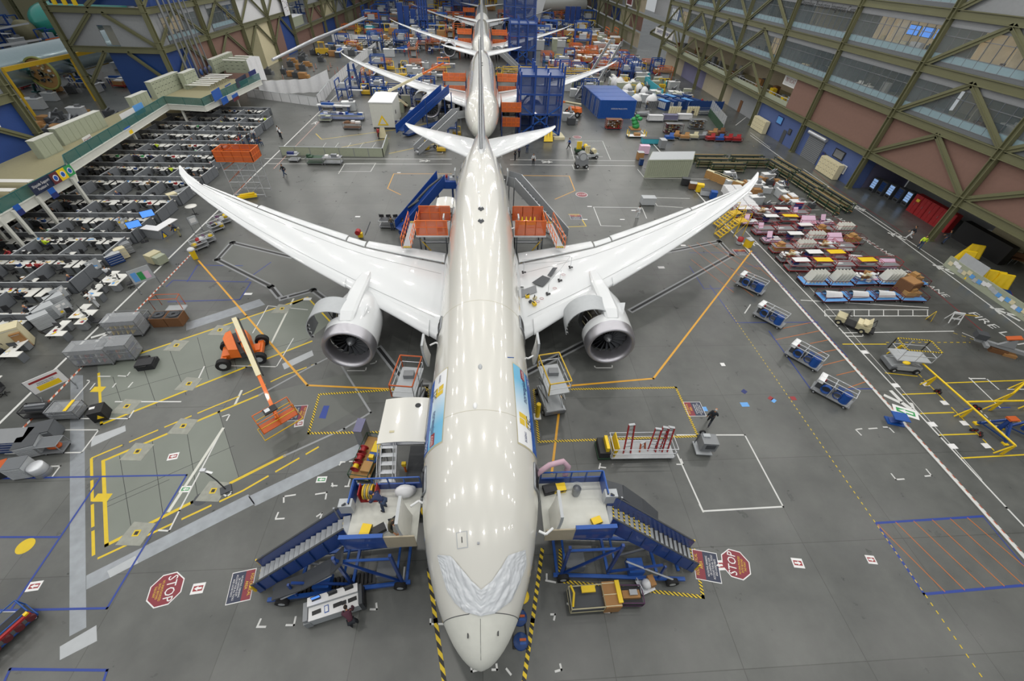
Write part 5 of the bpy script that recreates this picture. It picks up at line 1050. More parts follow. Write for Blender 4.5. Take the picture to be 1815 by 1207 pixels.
for i, y in enumerate([20.6]+RW):
    x0 = -57 if y > 31 else (-50 if y > 24 else -44); row = ORD[i]
    xe = -37.2 if y < 58 else (-38.2 if y < 79 else -40.5)
    if i: partition(x0, y, xe, y, 1.25, 'long grey partition closing the %s cubicle row from the front' % row, 'long cubicle partitions')
    if i == len(RW): break
    yn = RW[i] if i < len(RW) else y+4.6; c = 0; x = xe-.2; col = 0
    partition(xe, y+.1, xe, yn-1.0, 1.3, 'grey end partition by the aisle of the %s cubicle row, papers pinned on it' % row, 'end partitions'); 
    for kx in (1, 2, 3, 4):
        xx = xe-4.3*kx
        if xx > x0: partition(xx, y+.1, xx, yn-1.3, 1.2, 'grey cross partition number %s from the aisle in the %s cubicle row' % (['one', 'two', 'three', 'four'][kx-1], row), 'cross partitions')
    while x-2.1 > x0:
        xc = x-1.08; side_h = yn-y
        for s_ in (0, 1):
            if xc < x0+.8: continue
            dx = xc+rr.uniform(-.06, .06); yy = y+.45 if s_ == 0 else yn-.5; rz = 0 if s_ == 0 else pi
            if yn-y < 4 and s_: continue
            nm = 'near' if s_ == 0 else 'far'; w_ = '%s from the aisle, %s side of the %s cubicle row' % (ORD[c], nm, row)
            flipped = (c % 2)
            d = put(DESK, (dx, yy, 0), rz, 'white desk '+w_, 'white cubicle desks')
            if flipped: d.scale = (-1, 1, 1)
            ndk += 1
            cy = yy+(.75 if s_ == 0 else -.75); cx = dx+rr.uniform(-.35, .35)
            put(CH, (cx, cy, 0), (pi if s_ == 0 else 0)+rr.uniform(-1, 1), 'dark office chair '+w_, 'cubicle chairs')
            if rr.random() < .9: put(MON, (dx+rr.uniform(-.3, .3), yy-(.12 if s_ == 0 else -.12), .76), (pi if s_ == 0 else 0)+rr.uniform(-.4, .4), 'dark monitor on the desk '+w_, 'cubicle monitors')
            if y < 60 or rr.random() < .5:
                put(PAP[rr.randrange(6)], (dx+rr.uniform(-.7, -.4)*(1 if s_ == 0 else -1)*(-1 if flipped else 1), yy, .76), rr.random()*3, 'papers on the desk '+w_, 'paper piles on desks')
            if rr.random() < .3: put(BINS[rr.randrange(6)], (dx+.65*(1 if s_ == 0 else -1)*(-1 if flipped else 1), yy+(.7 if s_ == 0 else -.7)*1, .76), rr.uniform(-.3, .3), 'small box on the desk '+w_, 'boxes on desks')
            if y < 60 and rr.random() < .5: put(MON, (dx+(.55 if s_ == 0 else -.55)*(-1 if flipped else 1), yy+(.3 if s_ == 0 else -.3), .76), rr.random()*6, 'second monitor or laptop, desk '+w_, 'second screens on desks')
            if rr.random() < .17:
                person('sit', rr.choice(SH), 'denim', rr.choice(['hair', 'skin', 'hair']), (cx, cy, 0), (pi if s_ == 0 else 0)+rr.uniform(-.4, .4), 'person seated at the desk '+w_, 1, 'people seated in the cubicles'); npp += 1
        x -= 2.15; c += 1
# outlying desks towards the aisle
outl = [(-35.0, 31.3, 0), (-35.0, 29.2, 0), (-33.9, 30.8, 1), (-34.2, 26.2, 0), (-33.2, 25.4, 1), (-34.4, 24.0, 0), (-36, 21.7, 0), (-36.2, 18.6, 0), (-34.9, 17.9, 1), (-36.8, 16.2, 1)]
for k, (x, y, f_) in enumerate(outl):
    w_ = '%s from the back of the open desks beside the left aisle' % ORD[k]
    put(DESK, (x, y, 0), pi/2 if f_ else -pi/2, 'white desk '+w_, 'open desks beside the left aisle'); put(CH, (x+(.85 if f_ else -.85), y-.2, 0), 1.2*k, 'dark chair '+w_, 'chairs of the open desks'); put(MON, (x, y+.1, .76), -pi/2+.3*k, 'monitor '+w_, 'monitors of the open desks'); put(PAP[k % 6], (x, y-.5, .76), .4*k, 'papers '+w_, 'papers on the open desks')
put(MON, (-34.6, 29.9, .76), 2.2, 'lit blue laptop screen on the open desks', 'x')
for k, (x, y, kd, sh, tr, a, lb) in enumerate([(-35.9, 32.2, 'sit', 'shirt_white', 'denim', .4, 'person in white with a white cap sitting at the open desks'), (-34.0, 27.6, 'stand', 'shirt_white', 'shirt_white', 2, 'person all in white standing behind the open desks'), (-36.2, 22.6, 'sit', 'shirt_white', 'shirt_dark', 2.4, 'person in pale shirt writing at the near open desk'),
      (-37.2, 22.2, 'lean', 'shirt_dark', 'shirt_dark', 1.2, 'person in dark clothes bent over papers at the near open desks'), (-33.6, 40.2, 'lean', 'shirt_dark', 'khaki', 1.9, 'man in black shirt and khaki trousers leaning on the kiosk counter'), (-36.9, 23.6, 'sit', 'shirt_navy', 'shirt_dark', .8, 'person in navy sitting left of the near open desks'),
      (-34.6, 74.2, 'stand', 'shirt_white', 'shirt_dark', 1.5, 'person in white shirt standing by the far cubicle end'), (-34.0, 73.2, 'stand', 'shirt_white', 'shirt_dark', -1.5, 'second person in white shirt by the far cubicle end')]):
    person(kd, sh, tr, 'hair', (x, y, 0), a, lb)
rr2 = random.Random(9)
for k in range(14):
    x, y = -35.6-rr2.random()*5, 68.5+rr2.random()*4.5
    person('sit' if k % 3 else 'stand', ['shirt_dark', 'shirt_navy', 'shirt_white', 'shirt_red'][k % 4], 'denim', 'hair', (x, y, 0), rr2.random()*6, '%s person from the left in the crowd at the far meeting corner' % ORD[k], 1, 'crowd at the meeting corner')
# cabinets, kiosk and screens at the cubicle ends
def drawers(px, py, w_, d, h, rz, label, mat='grey', n=4, top=None, name='drawer_cabinet', z=0, xy=None, handle='lightsteel'):
    c = V((*xy, z)) if xy else U(px, py, z); t = thing(name, label, 'cabinet', c, rz); b = MB(mat); b.box(-w_/2, -d/2, .06, w_/2, d/2, h); b.box(-w_/2+.03, -d/2+.03, 0, w_/2-.03, d/2-.03, .06, 'dark'); b.box(-w_/2-.02, -d/2-.02, h, w_/2+.02, d/2+.02, h+.03, top or mat); b.build('cabinet_body', t)
    for k in range(n): f_ = MB(mat); z0 = .1+(h-.12)*k/n; z1 = .1+(h-.12)*(k+1)/n-.03; f_.box(-w_/2+.03, -d/2-.025, z0, w_/2-.03, -d/2, z1); f_.box(-w_/2+.06, -d/2-.045, z1-.05, w_/2-.06, -d/2-.025, z1-.02, handle); f_.build('drawer', t)
    return t
drawers(208, 466, 1.3, .8, 1.05, .9, 'blue tool drawer cabinet beside the recycling bins', 'navy', 4, 'palegrey'); drawers(221, 457, .9, .7, 1.1, .9, 'cream file cabinet behind the blue tool drawers', 'cream', 3); drawers(230, 448, .9, .7, 1.1, .9, 'grey file cabinet third behind the blue tool drawers', 'grey', 3)
drawers(112, 546, 1.2, .8, 1.3, .9, 'grey drawer cabinet with papers behind the near open desks', 'palegrey', 4); drawers(93, 565, 1.4, .9, 1.3, .9, 'pale lateral file cabinet near the open desks', 'palegrey', 4); drawers(85, 578, 1.2, .8, 1.2, .9, 'second pale lateral file cabinet near the open desks', 'palegrey', 4)
drawers(313, 361, 1.0, .8, 1.3, .9, 'cream stationery cabinet next to the round table', 'cream', 1); drawers(330, 350, 2.2, .8, 1.05, 1.0, 'low grey cabinet row by the left wing tip', 'grey', 3); drawers(38, 613, 1.7, 1.0, 1.9, .6, 'cream double-door cupboard on the left edge', 'cream', 1); drawers(52, 612, .6, .9, 1.5, .6, 'cardboard topped trolley beside the cream cupboard', 'kraft', 1)
t = thing('kiosk', 'grey kiosk counter with white top and triangle emblems beside the left aisle', 'counter', U(304, 412), 1.35)
b = MB('grey'); b.box(-1.6, -.4, 0, 1.0, .4, 1.1); b.box(-1.6, .4, 0, -.9, 1.6, 1.1); b.build('counter_body', t); b = MB('text_white'); b.box(-1.7, -.5, 1.1, 1.1, .5, 1.15); b.box(-1.7, .5, 1.1, -.8, 1.7, 1.15); b.build('counter_top', t)
for x in (-1.25, .3):
    y = -.41; b = MB('navy'); b.poly([(x-.4, y, .1), (x+.4, y, .1), (x, y-.005, .95)], 'navy'); b.poly([(x-.25, y-.01, .15), (x+.25, y-.01, .15), (x, y-.012, .7)], 'yellow'); b.build('emblem', t)
for k, (px, py, z) in enumerate([(260, 378, 2.1), (236, 397, 2.1)]):
    c = U(px, py, z); t = thing('standing_screen', '%s blue wall-mounted information screen at the cubicle end' % ['far', 'near'][k], 'screen', (c.x, c.y, 0), .7); b = MB('dark'); b.tube((0, 0, 0), (0, 0, 1.8), .04, 'steel'); b.cb((0, 0, .02), (.7, .5, .04), 'dark'); b.build('stand', t); b = MB('dark'); b.box(-.62, -.04, 1.7, .62, .04, 2.45); b.build('casing', t); b = MB('screen_blue'); b.box(-.58, -.05, 1.74, .58, -.04, 2.41); b.build('screen', t)
b = MB('desktop'); b.lathe([(0, 1.03), (.62, 1.03), (.62, 1.06), (0, 1.06)], (0, 0, 0), 'Z', 'desktop', 24); t = thing('round_table', 'white round bar table under the left wing tip', 'table', U(346, 380)); b.build('tabletop', t); b = MB('dark'); b.tube((0, 0, .03), (0, 0, 1.03), .035, 'dark'); [b.bar((0, 0, .04), (.4*cos(a), .4*sin(a), .02), .05, .04, 'dark') for a in (0, 1.57, 3.14, 4.71)]; b.build('pedestal', t)
# pinned posters at the ends
for k, (px, py) in enumerate([(220, 396), (165, 470), (104, 520), (330, 318), (110, 545)]):
    c = U(px, py, 1.1); b = MB('palegrey'); b.box(-.55, -.03, -.5, .55, .0, .5, 'palegrey'); r = random.Random(k)
    for q in range(8): x, z = r.uniform(-.5, .3), r.uniform(-.45, .25); b.box(x, -.04-.001*q, z, x+.2, -.03, z+.18, r.choice(['text_white', 'lightblue', 'text_white', 'yellow']))
    b.box(-.5, -.01, -1.1, -.46, .01, -.5, 'steel'); b.box(.46, -.01, -1.1, .5, .01, -.5, 'steel'); solo('notice_board', b, '%s grey notice board with pinned sheets at the cubicle ends' % ORD[k], 'notice board', c, 1.2, 'notice boards')
# ================================================================ boarding stairs and docks
def part(root, name, mb, label=None): return mb.build(name, root, label)
def blue_stairs(sx, label):
    t = thing('boarding_stairs', label, 'stairs', (4.6*sx, 5.2, 0)); O = V((4.6*sx, 5.2, 0)); W = lambda x, y, z: V((x*sx, y, z))-O
    PZ = 4.3; 
    b = MB('white'); b.box(*W(2.95, 4.75, PZ-.1), *W(6.15, 7.35, PZ), 'offwhite'); part(t, 'platform_deck', b)
    for k in range(6): 
        pass
    A, B = W(6.15, 5.62, PZ), W(11.4, 4.78, .25); d = (B-A); n = V((-d.y, d.x, 0)).normalized(); hw = .52; N = 17
    for k in range(N):
        p = A+d*((k+.5)/N); s = MB('palegrey'); dd = V((d.x, d.y, 0)).normalized(); s.slab([p-n*hw-dd*.15, p+n*hw-dd*.15, p+n*hw+dd*.17, p-n*hw+dd*.17], .04 if sx > 0 else -.04, 'palegrey')
        yel = (k < 8 and sx > 0) or k in (0, N-1)
        s.bar(p-n*hw+dd*.15+V((0, 0, .025)), p+n*hw+dd*.15+V((0, 0, .025)), .07, .02, 'hazard_small' if yel else 'black'); part(t, 'step', s)
    for q, nm in ((-1, 'near'), (1, 'far')):
        m = n*q*(hw+.06); m = m if True else m; up = V((0, 0, 1)); s = MB('blue')
        o = A+m; e = B+m; s.slab([o-up*.35, e-up*.25, e+up*.85, o+up*1.0], .05, 'navy' if 0 else 'blue'); s.bar(o+up*1.02, e+up*.87, .08, .06, 'darkgrey')
        s.slab([o-up*.35, e-up*.25, e+up*.85, o+up*1.0][::-1], .01, 'blue')
        for k in range(7): c = o.lerp(e, (k+.5)/7); s.bar(c-up*.2+m.normalized()*.05, c+up*.9+m.normalized()*.05, .05, .05, 'navy')
        part(t, 'side_panel', s)
    # platform walls
    s = MB('blue'); s.box(*W(4.3, 4.68, PZ-.35), *W(6.2, 4.75, PZ+.95), 'blue'); s.box(*W(4.3, 4.62, PZ+.9), *W(6.2, 4.8, PZ+.97), 'royal'); part(t, 'side_panel', s)
    s = MB('beige'); s.box(*W(2.95, 4.66, PZ-.3), *W(4.3, 4.72, PZ+.85), 'beige'); part(t, 'grey_board', s, 'pale grey board at the aircraft end')
    s = MB('blue'); s.box(*W(2.95, 7.35, PZ-.3), *W(6.1, 7.42, PZ+.5), 'blue'); 
    for k in range(5): s.bar(W(3+.77*k, 7.38, PZ), W(3+.77*k, 7.38, PZ+1.05), .06, .06, 'royal')
    s.bar(W(3, 7.38, PZ+1.05), W(6.1, 7.38, PZ+1.05), .06, .06, 'royal'); s.bar(W(6.12, 6.2, PZ+1.05), W(6.12, 7.38, PZ+1.05), .06, .06, 'royal'); s.box(*W(6.1, 6.2, PZ-.3), *W(6.16, 7.38, PZ+.9), 'blue'); part(t, 'platform_rail', s)
    # under frame
    s = MB('royal')
    for x in (4.1, 6.6): 
        for y in (4.25, 6.2): s.bar(W(x, y, .35), W(x, y if y > 4 else 4.75, PZ-.1), .13, .13, 'blue')
    for y in (4.25, 6.2): s.bar(W(3.7, y, .4), W(10.6, y-.5, .4), .18, .16, 'royal'); s.bar(W(4.1, y, .5), W(6.6, y if y > 4 else 4.6, 3.9), .11, .11, 'blue'); s.bar(W(6.6, y, .5), W(9.0, y-.3, 2.1), .11, .11, 'blue'); s.bar(W(9.2, y-.4, .4), W(9.2, y-.3, 1.9), .1, .1, 'blue')
    for x in (3.9, 6.6, 9.2, 10.4): s.bar(W(x, 4.15, .4), W(x, 6.0, .4), .14, .14, 'royal')
    s.bar(W(4.1, 4.25, 2.1), W(4.1, 6.2, 2.1), .1, .1, 'royal'); s.bar(W(6.6, 4.25, 2.1), W(6.6, 6.2, 2.1), .1, .1, 'royal'); s.bar(W(4.1, 4.3, 3.6), W(6.6, 4.3, 3.6), .1, .1, 'royal'); part(t, 'chassis', s)
    for x, y in ((4.2, 4.1), (4.2, 6.4), (9.9, 3.65), (9.9, 5.8)): s = MB('rubber'); s.wheel(W(x, y, .33), .33, .22, 'Y'); part(t, 'wheel', s)
    s = MB('darkgrey'); pts = [W(10.2, 3.95, .9), W(8.6, 4.1, 1.7), W(7.0, 4.35, 2.9), W(6.3, 4.45, 3.9)] if sx < 0 else [W(9.4, 6.2, 2.2), W(8.4, 6.5, 3.2), W(7.2, 6.8, 4.2), W(6.3, 6.95, 4.5)]
    for p, q in zip(pts, pts[1:]): s.bar(p, q, .75, .1, 'darkgrey')
    part(t, 'conveyor_belt', s)
    s = MB('lightsteel'); s.tube(W(9.9, 3.7, .6), W(7.2, 4.2, 2.1), .05, 'lightsteel'); s.tube(W(7.4, 5, .6), W(8.8, 5, 1.6), .06, 'steel'); part(t, 'hydraulic_ram', s)
    s = MB('midgrey'); s.box(*W(4.3, 4.3, .5), *W(5.3, 5.0, 1.25), 'midgrey'); s.box(*W(7.6, 4.0, .5), *W(8.4, 4.7, 1.0), 'royal'); part(t, 'power_box', s)
    s = MB('palegrey'); s.box(*W(6.0, 6.1, PZ+.2), *W(6.6, 6.5, PZ+.9), 'palegrey'); s.tube(W(6.8, 6.1, PZ-.6), W(6.8, 6.1, PZ+.8), .05, 'steel'); s.tube(W(6.7, 6.4, PZ-.8), W(6.7, 6.4, PZ+.5), .04, 'dark'); part(t, 'control_cabinet', s)
    s = MB('yellow'); s.bar(B+n*(-hw-.1)+V((0, 0, .9)), B+n*(-hw-.1)+V((0, 0, .2)), .08, .1, 'yellow'); s.bar(B+n*(hw+.1)+V((0, 0, .9)), B+n*(hw+.1)+V((0, 0, .2)), .08, .1, 'yellow'); part(t, 'end_marker', s)
    return t
blue_stairs(-1, 'blue boarding stairs and platform at the left front door'); blue_stairs(1, 'blue boarding stairs and platform at the right front door')
def box_thing(name, label, cat, p, sz, mat, rz=0, top=None, group=None):
    b = MB(mat); b.box(-sz[0]/2, -sz[1]/2, 0, sz[0]/2, sz[1]/2, sz[2], mat)
    if top: b.box(-sz[0]/2+.03, -sz[1]/2+.03, sz[2], sz[0]/2-.03, sz[1]/2-.03, sz[2]+.02, top)
    return solo(name, b, label, cat, p, rz, group)
PZ = 4.3
def toolcase(label, p, mat, rz=0, s=1.):
    t = thing('tool_case', label, 'case', p, rz); b = MB(mat); b.box(-.3*s, -.2*s, 0, .3*s, .2*s, .3*s); b.box(-.32*s, -.22*s, .2*s, .32*s, .22*s, .23*s, 'dark'); b.build('case_body', t); b = MB('black'); b.path([(-.12*s, -.2*s, .26*s), (-.12*s, -.27*s, .28*s), (.12*s, -.27*s, .28*s), (.12*s, -.2*s, .26*s)], .015*s, 'black'); b.build('handle', t); return t
toolcase('yellow tool case on the right platform by the hose', (3.95, 7.0, PZ), 'yellow', .1, 1.0); toolcase('black tool case left of the yellow one on the right platform', (3.45, 6.95, PZ), 'dark', .2, 1.1)
toolcase('yellow case against the near rail of the left platform', (-5.3, 5.2, PZ), 'yellow', 1.4, 1.1); toolcase('small yellow case on the near side of the right platform', (5.5, 5.3, PZ), 'yellow', .3, .8)
b = MB('film_clear'); b.lathe([(.2, 0), (.24, .75), (.26, .78)], (0, 0, 0), 'Z', 'film_clear', 16); b.lathe([(0, .03), (.19, .03), (.21, .55), (0, .7)], (0, 0, 0), 'Z', 'steel', 12); solo('trash_can', b, 'clear lined steel trash can on the right platform', 'trash can', (4.75, 6.75, PZ))
t = thing('cable_reel', 'red reel stand with coiled yellow hose on the left platform', 'reel', (-5.45, 7.0, PZ)); b = MB('red'); b.box(-.4, -.3, 0, .4, .3, .08); b.box(-.42, -.3, 0, -.38, .3, .8); b.box(.38, -.3, 0, .42, .3, .8); b.build('stand', t); b = MB('yellowpaint'); [b.path([(x, .32*cos(a*.63), .5+.32*sin(a*.63)) for a in range(10)], .05, 'khaki' if i_ % 2 else 'yellowpaint', 6, True) for i_, x in enumerate((-.2, -.1, 0, .1, .2))]; b.build('hose_coil', t)
b = MB('film_clear'); b.ball((0, 0, .3), .42, 'cloth_white', 12, (1.2, .8, .75)); b.ball((.3, .1, .2), .25, 'plastic_film', 10); solo('plastic_bag', b, 'full translucent plastic bag on the left platform', 'bag', (-3.75, 7.05, PZ))
b = MB('lightsteel'); b.box(-.35, -.22, 0, .35, .22, .05, 'lightsteel'); b.box(-.3, -.18, .05, .3, .18, .3, 'dark'); solo('open_tool_tray', b, 'open tool tray by the kneeling worker on the left platform', 'tool tray', (-4.7, 5.3, PZ), .5)
b = MB('hivis'); b.ball((0, 0, .06), .3, 'hivis', 10, (1.3, .7, .3)); solo('folded_vest', b, 'lime safety vest dropped on the left platform edge', 'vest', (-4.95, 4.95, PZ))
b = MB('hose_pink'); b.path([(2.35, 7.15, 4.9), (2.9, 7.4, 5.4), (3.4, 7.6, 5.7), (4.1, 7.75, 5.75), (4.4, 7.7, 5.3), (4.3, 7.6, 4.6)], .14, 'hose_pink', 10); tag(b.build('air_hose'), 'fat pink air hose entering the right front door', 'hose')
person('lean', 'shirt_navy', 'denim', 'shirt_navy', (-4.7, 6.35, PZ), 1.2, 'worker in navy shirt and jeans bending over the hose reel on the left platform')
person('crouch', 'shirt_olive', 'shirt_dark', 'hair', (-4.05, 5.5, PZ), 3.6, 'worker in olive jacket kneeling at the near rail of the left platform')
# console cart with laptops
t = thing('console_cart', 'long white console cart with laptops in front of the left stairs', 'cart', U(596, 1080), .25)
b = MB('palegrey'); b.box(-1.0, -.42, .15, 1.25, .42, .9); b.box(-1.3, -.45, .1, -1.0, .45, .7, 'fascia'); b.box(-1.25, -.4, .7, -1.05, .4, 1.0, 'fascia'); b.build('cabinet_body', t)
b = MB('text_white'); b.box(-1.02, -.45, .9, 1.28, .12, .95, 'text_white'); b.box(-1.02, .12, 1.15, 1.28, .5, 1.19, 'text_white'); b.box(-1.02, .12, .9, 1.28, .15, 1.15, 'palegrey'); b.build('worktop', t)
b = MB('dark'); b.box(1.28, -.45, .1, 1.45, .45, 1.1, 'darkgrey'); b.box(1.3, -.4, .3, 1.5, .4, .8, 'black'); b.build('side_rack', t)
for x, y in ((-1.1, -.35), (-1.1, .35), (1.1, -.35), (1.1, .35)): b = MB('rubber'); b.wheel((x, y, .08), .08, .06, 'Y'); b.build('caster', t)
c0 = Matrix.Rotation(.25, 3, 'Z'); base = V(U(596, 1080))
for k, (x, y, z, m_, lb) in enumerate([(-.6, .3, 1.19, 'lightblue', 'left'), (.15, .32, 1.19, 'dark', 'middle'), (.9, .32, 1.19, 'dark', 'right')]):
    b = MB('dark'); b.box(-.2, -.02, .0, .2, .08, .03, 'dark'); b.box(-.2, .06, .03, .2, .09, .3, 'dark'); b.box(-.18, .05, .05, .18, .06, .28, 'screen_blue' if k == 0 else 'darkgrey'); solo('monitor', b, '%s thin monitor on the raised shelf of the console cart' % lb, 'monitor', base+c0 @ V((x, y, z)), .33)
for k, (x, y, m_, lb) in enumerate([(-.65, -.15, 'black', 'black keyboard at the left of the console cart'), (-.2, -.15, 'royal', 'blue framed clipboard on the console cart'), (.3, -.12, 'black', 'black keyboard at the middle of the console cart'), (.6, -.12, 'black', 'black number pad on the console cart'), (.98, -.1, 'black', 'black laptop the man in maroon uses')]):
    b = MB(m_); b.box(-.2 if k not in (1, 3) else -.1, -.09 if k != 1 else -.16, 0, .2 if k not in (1, 3) else .1, .09 if k != 1 else .16, .025, m_)
    if k == 1: b.box(-.07, -.12, .025, .07, .12, .03, 'text_white')
    solo('clipboard' if k == 1 else 'keyboard', b, lb, 'clipboard' if k == 1 else 'keyboard', base+c0 @ V((x, y, .95)), .33)
person('lean', 'shirt_maroon', 'shirt_dark', 'hair', base+c0 @ V((.85, -.85, 0)), .5, 'man in dark plaid shirt leaning on the console cart')
b = MB('black')
for k in range(22): x = -2.2+.2*k; b.box(x, -.3, .02, x+.12, .3, .3, 'black')
b.box(-2.3, -.35, .0, 2.3, .35, .08, 'darkgrey'); b.box(-2.3, -.36, .05, 2.3, -.33, .35, 'darkgrey'); solo('cable_chain', b, 'black ribbed cable tray on the floor beside the left stairs', 'cable tray', U(585, 1040), .14)
# equipment crates front right
def frame_cart(name, label, p, rz, L_, W_, H, col, bed='steel', wheels=True, rails=True, shelves=(), group=None, bedz=.3, tube=.03):
    t = thing(name, label, 'cart', p, rz, group); b = MB(col); b.box(-L_/2, -W_/2, bedz-.06, L_/2, W_/2, bedz, bed); 
    for x in (-L_/2, L_/2): b.bar((x, -W_/2, bedz-.05), (x, W_/2, bedz-.05), .06, .08, col)
    for y in (-W_/2, W_/2): b.bar((-L_/2, y, bedz-.05), (L_/2, y, bedz-.05), .06, .08, col)
    b.build('bed', t)
    if rails:
        b = MB(col)
        for x in (-L_/2, L_/2):
            for y in (-W_/2, W_/2): b.tube((x, y, bedz), (x, y, H), tube, col, 6)
        for z in ([H] if rails == 1 else [H, (H+bedz)/2]):
            for x in (-L_/2, L_/2): b.tube((x, -W_/2, z), (x, W_/2, z), tube, col, 6)
            for y in (-W_/2, W_/2): b.tube((-L_/2, y, z), (L_/2, y, z), tube, col, 6)
        b.build('frame', t)
    for z in shelves: b = MB(bed); b.box(-L_/2, -W_/2, z, L_/2, W_/2, z+.03, bed); b.build('shelf', t)
    if wheels:
        for x in (-L_/2+.15, L_/2-.15):
            for y in (-W_/2+.08, W_/2-.08): b = MB('rubber'); b.wheel((x, y, .1), .1, .06, 'Y'); b.build('caster', t)
    return t
c = U(1036, 1066); t = frame_cart('supply_cart', 'yellow and cream framed cart with floor signs in front of the right stairs', c, .02, 1.7, 1.0, .85, 'sand', 'darkgrey', shelves=(.55,)); b = MB('yellow'); b.path([(-.8, -.4, .95), (-.7, .1, 1.25), (-.8, .45, 1.2)], .06, 'yellow'); b.cb((.1, .3, .95), (.7, .3, .12), 'yellow'); b.build('folded_signs', t)
t = thing('wooden_crate', 'yellow banded cardboard crate right of the cream framed cart', 'crate', U(1080, 1063), .02); b = MB('kraft'); b.box(-.45, -.55, 0, .35, .6, .9, 'kraft'); b.build('crate_body', t); b = MB('yellow'); b.box(.2, -.4, .9, .42, .6, 1.02, 'yellow'); [b.box(-.46, y, 0, .36, y+.03, .92, 'cream') for y in (-.5, 0, .5)]; b.build('strap', t)
c = U(1113, 1060); t = frame_cart('supply_cart', 'dark purple cart right of the banded cardboard crate', c, -.05, 1.2, .8, .7, 'purple', 'dark', shelves=(.45,)); 
b = MB('kraft'); b.cb((0, 0, .12), (.9, .35, .24), 'kraft'); b.cb((.1, .05, .3), (.4, .25, .12), 'steel'); solo('carton', b, 'small carton in the dark purple cart', 'box', c+V((0, 0, .48)))
t = thing('hand_cart', 'small cart with cardboard and white bag behind the purple cart', 'cart', U(1142, 1040), .3); b = MB('lightsteel'); b.box(-.4, -.35, .2, .4, .35, .25); b.path([(-.4, -.35, .25), (-.5, -.35, .9), (-.5, .35, .9), (-.4, .35, .25)], .025); b.build('frame', t); [MB('rubber').wheel((x, y, .1), .1, .05, 'Y').build('caster', t) for x in (-.3, .3) for y in (-.3, .3)]
b = MB('cloth_white'); b.ball((0, 0, .25), .28, 'cloth_white', 10, (1, .9, .9)); b.cb((.25, .1, .25), (.3, .5, .45), 'kraft', .2); solo('white_bag', b, 'white bag and carton on the small hand cart', 'bag', U(1142, 1040)+V((0, 0, .25)))
# green flatbed with reels
t = frame_cart('flatbed_cart', 'green flatbed cart with cable reels left of the cargo door', U(655, 815), 1.38, 3.0, 1.25, .75, 'darkgreen', 'cardboard', rails=1); C_ = U(655, 815); R_ = Matrix.Rotation(1.38, 3, 'Z')
for k, (x, y, mt) in enumerate([(-.9, .4, 'yellow'), (-.3, .4, 'red'), (.3, .4, 'red')]):
    b = MB(mt); b.lathe([(.28, -.2), (.28, -.17), (.14, -.17), (.14, .17), (.28, .17), (.28, .2)], (0, 0, .3), 'X', 'red' if k else 'red', 16); b.lathe([(.17, -.15), (.17, .15)], (0, 0, .3), 'X', mt, 14); solo('cable_reel', b, '%s cable reel on the green flatbed' % ['near yellow', 'middle red', 'far red'][k], 'reel', C_+R_ @ V((x, y, .3)), 1.38)
for k, (x, y, sz, mt, lb) in enumerate([(.75, -.3, (.8, .55, .15), 'yellow', 'yellow box'), (.0, -.3, (.7, .6, .12), 'royal', 'blue box'), (-.75, -.25, (.7, .6, .3), 'cardboard', 'open cardboard tray'), (-.1, -.3, (.25, .3, .3), 'yellow', 'small yellow case')]): box_thing('supply_box', lb+' on the green flatbed cart', 'box', C_+R_ @ V((x, y, .3 if k != 3 else .43)), sz, mt, 1.38)
b = MB('palegrey'); b.box(-.25, -.5, 0, .25, .5, 1.5, 'fascia'); b.box(-.27, -.52, 1.5, .27, .52, 1.55, 'violetwall'); solo('utility_cabinet', b, 'narrow grey lilac cabinet behind the green flatbed', 'cabinet', U(646, 777), -.1)
# steel work stairs with ladder below the cargo door
t = thing('work_stand', 'steel step stand with handrails below the raised front cargo door', 'stand', (-4.9, 9.6, 0)); b = MB('lightsteel')
for x in (-1.1, -.2):
    b.bar((x, -2.0, .1), (x, 1.5, 2.4), .06, .14, 'lightsteel'); b.tube((x, -2.0, 1.1), (x, 1.5, 3.4), .03, 'lightsteel', 6); b.tube((x, -2, .1), (x, -2, 1.1), .03, 'lightsteel', 6); b.tube((x, 1.5, 2.4), (x, 1.5, 3.4), .03, 'lightsteel', 6); b.tube((x, -.2, 1.2), (x, -.2, 2.3), .03, 'lightsteel', 6); b.tube((x, -2.0, .6), (x, 1.5, 2.9), .02, 'lightsteel', 6)
b.build('handrail', t)
for k in range(9): s = MB('lightsteel'); y = -1.9+.4*k; z = .25+.265*k; s.box(-1.1, y, z-.03, -.2, y+.26, z, 'lightsteel'); s.build('step', t)
b = MB('steel'); b.box(-1.1, 1.5, 2.36, 1.6, 2.6, 2.42, 'steel'); 
for x in (-1.05, 1.55):
    for y in (1.55, 2.55): b.tube((x, y, 0), (x, y, 3.4 if y > 2 else 2.4), .035, 'steel', 6)
b.bar((-1.05, 2.55, 3.4), (1.55, 2.55, 3.4), .05, .05, 'steel'); b.build('platform', t)
box_thing('tool_case', 'blue case on the steel step stand platform', 'case', (-5.3, 11.5, 2.42), (.5, .35, .4), 'royal'); b = MB('yellow'); b.tube((0, 0, 0), (0, .2, .9), .09, 'yellow'); b.cb((0, 0, .1), (.4, .3, .2), 'yellow'); solo('yellow_jack', b, 'yellow jack standing on the step stand platform', 'jack', (-5.6, 11.9, 2.42))
for k, (x, y) in enumerate(((0, 0), (.5, -.5), (.75, -1.1))): b = MB('yellow'); b.lathe([(.02, 0), (.33, 0), (.33, .12), (.1, .14)], (0, 0, 0), 'Z', 'yellow', 16); b.tube((0, 0, .1), (0, 0, .35), .1, 'dark'); solo('floor_machine', b, '%s yellow round machine under the front cargo door' % ['rear', 'middle', 'front'][k], 'machine', (-3.9+x, 8.8+y, .9), 0, 'yellow round machines')
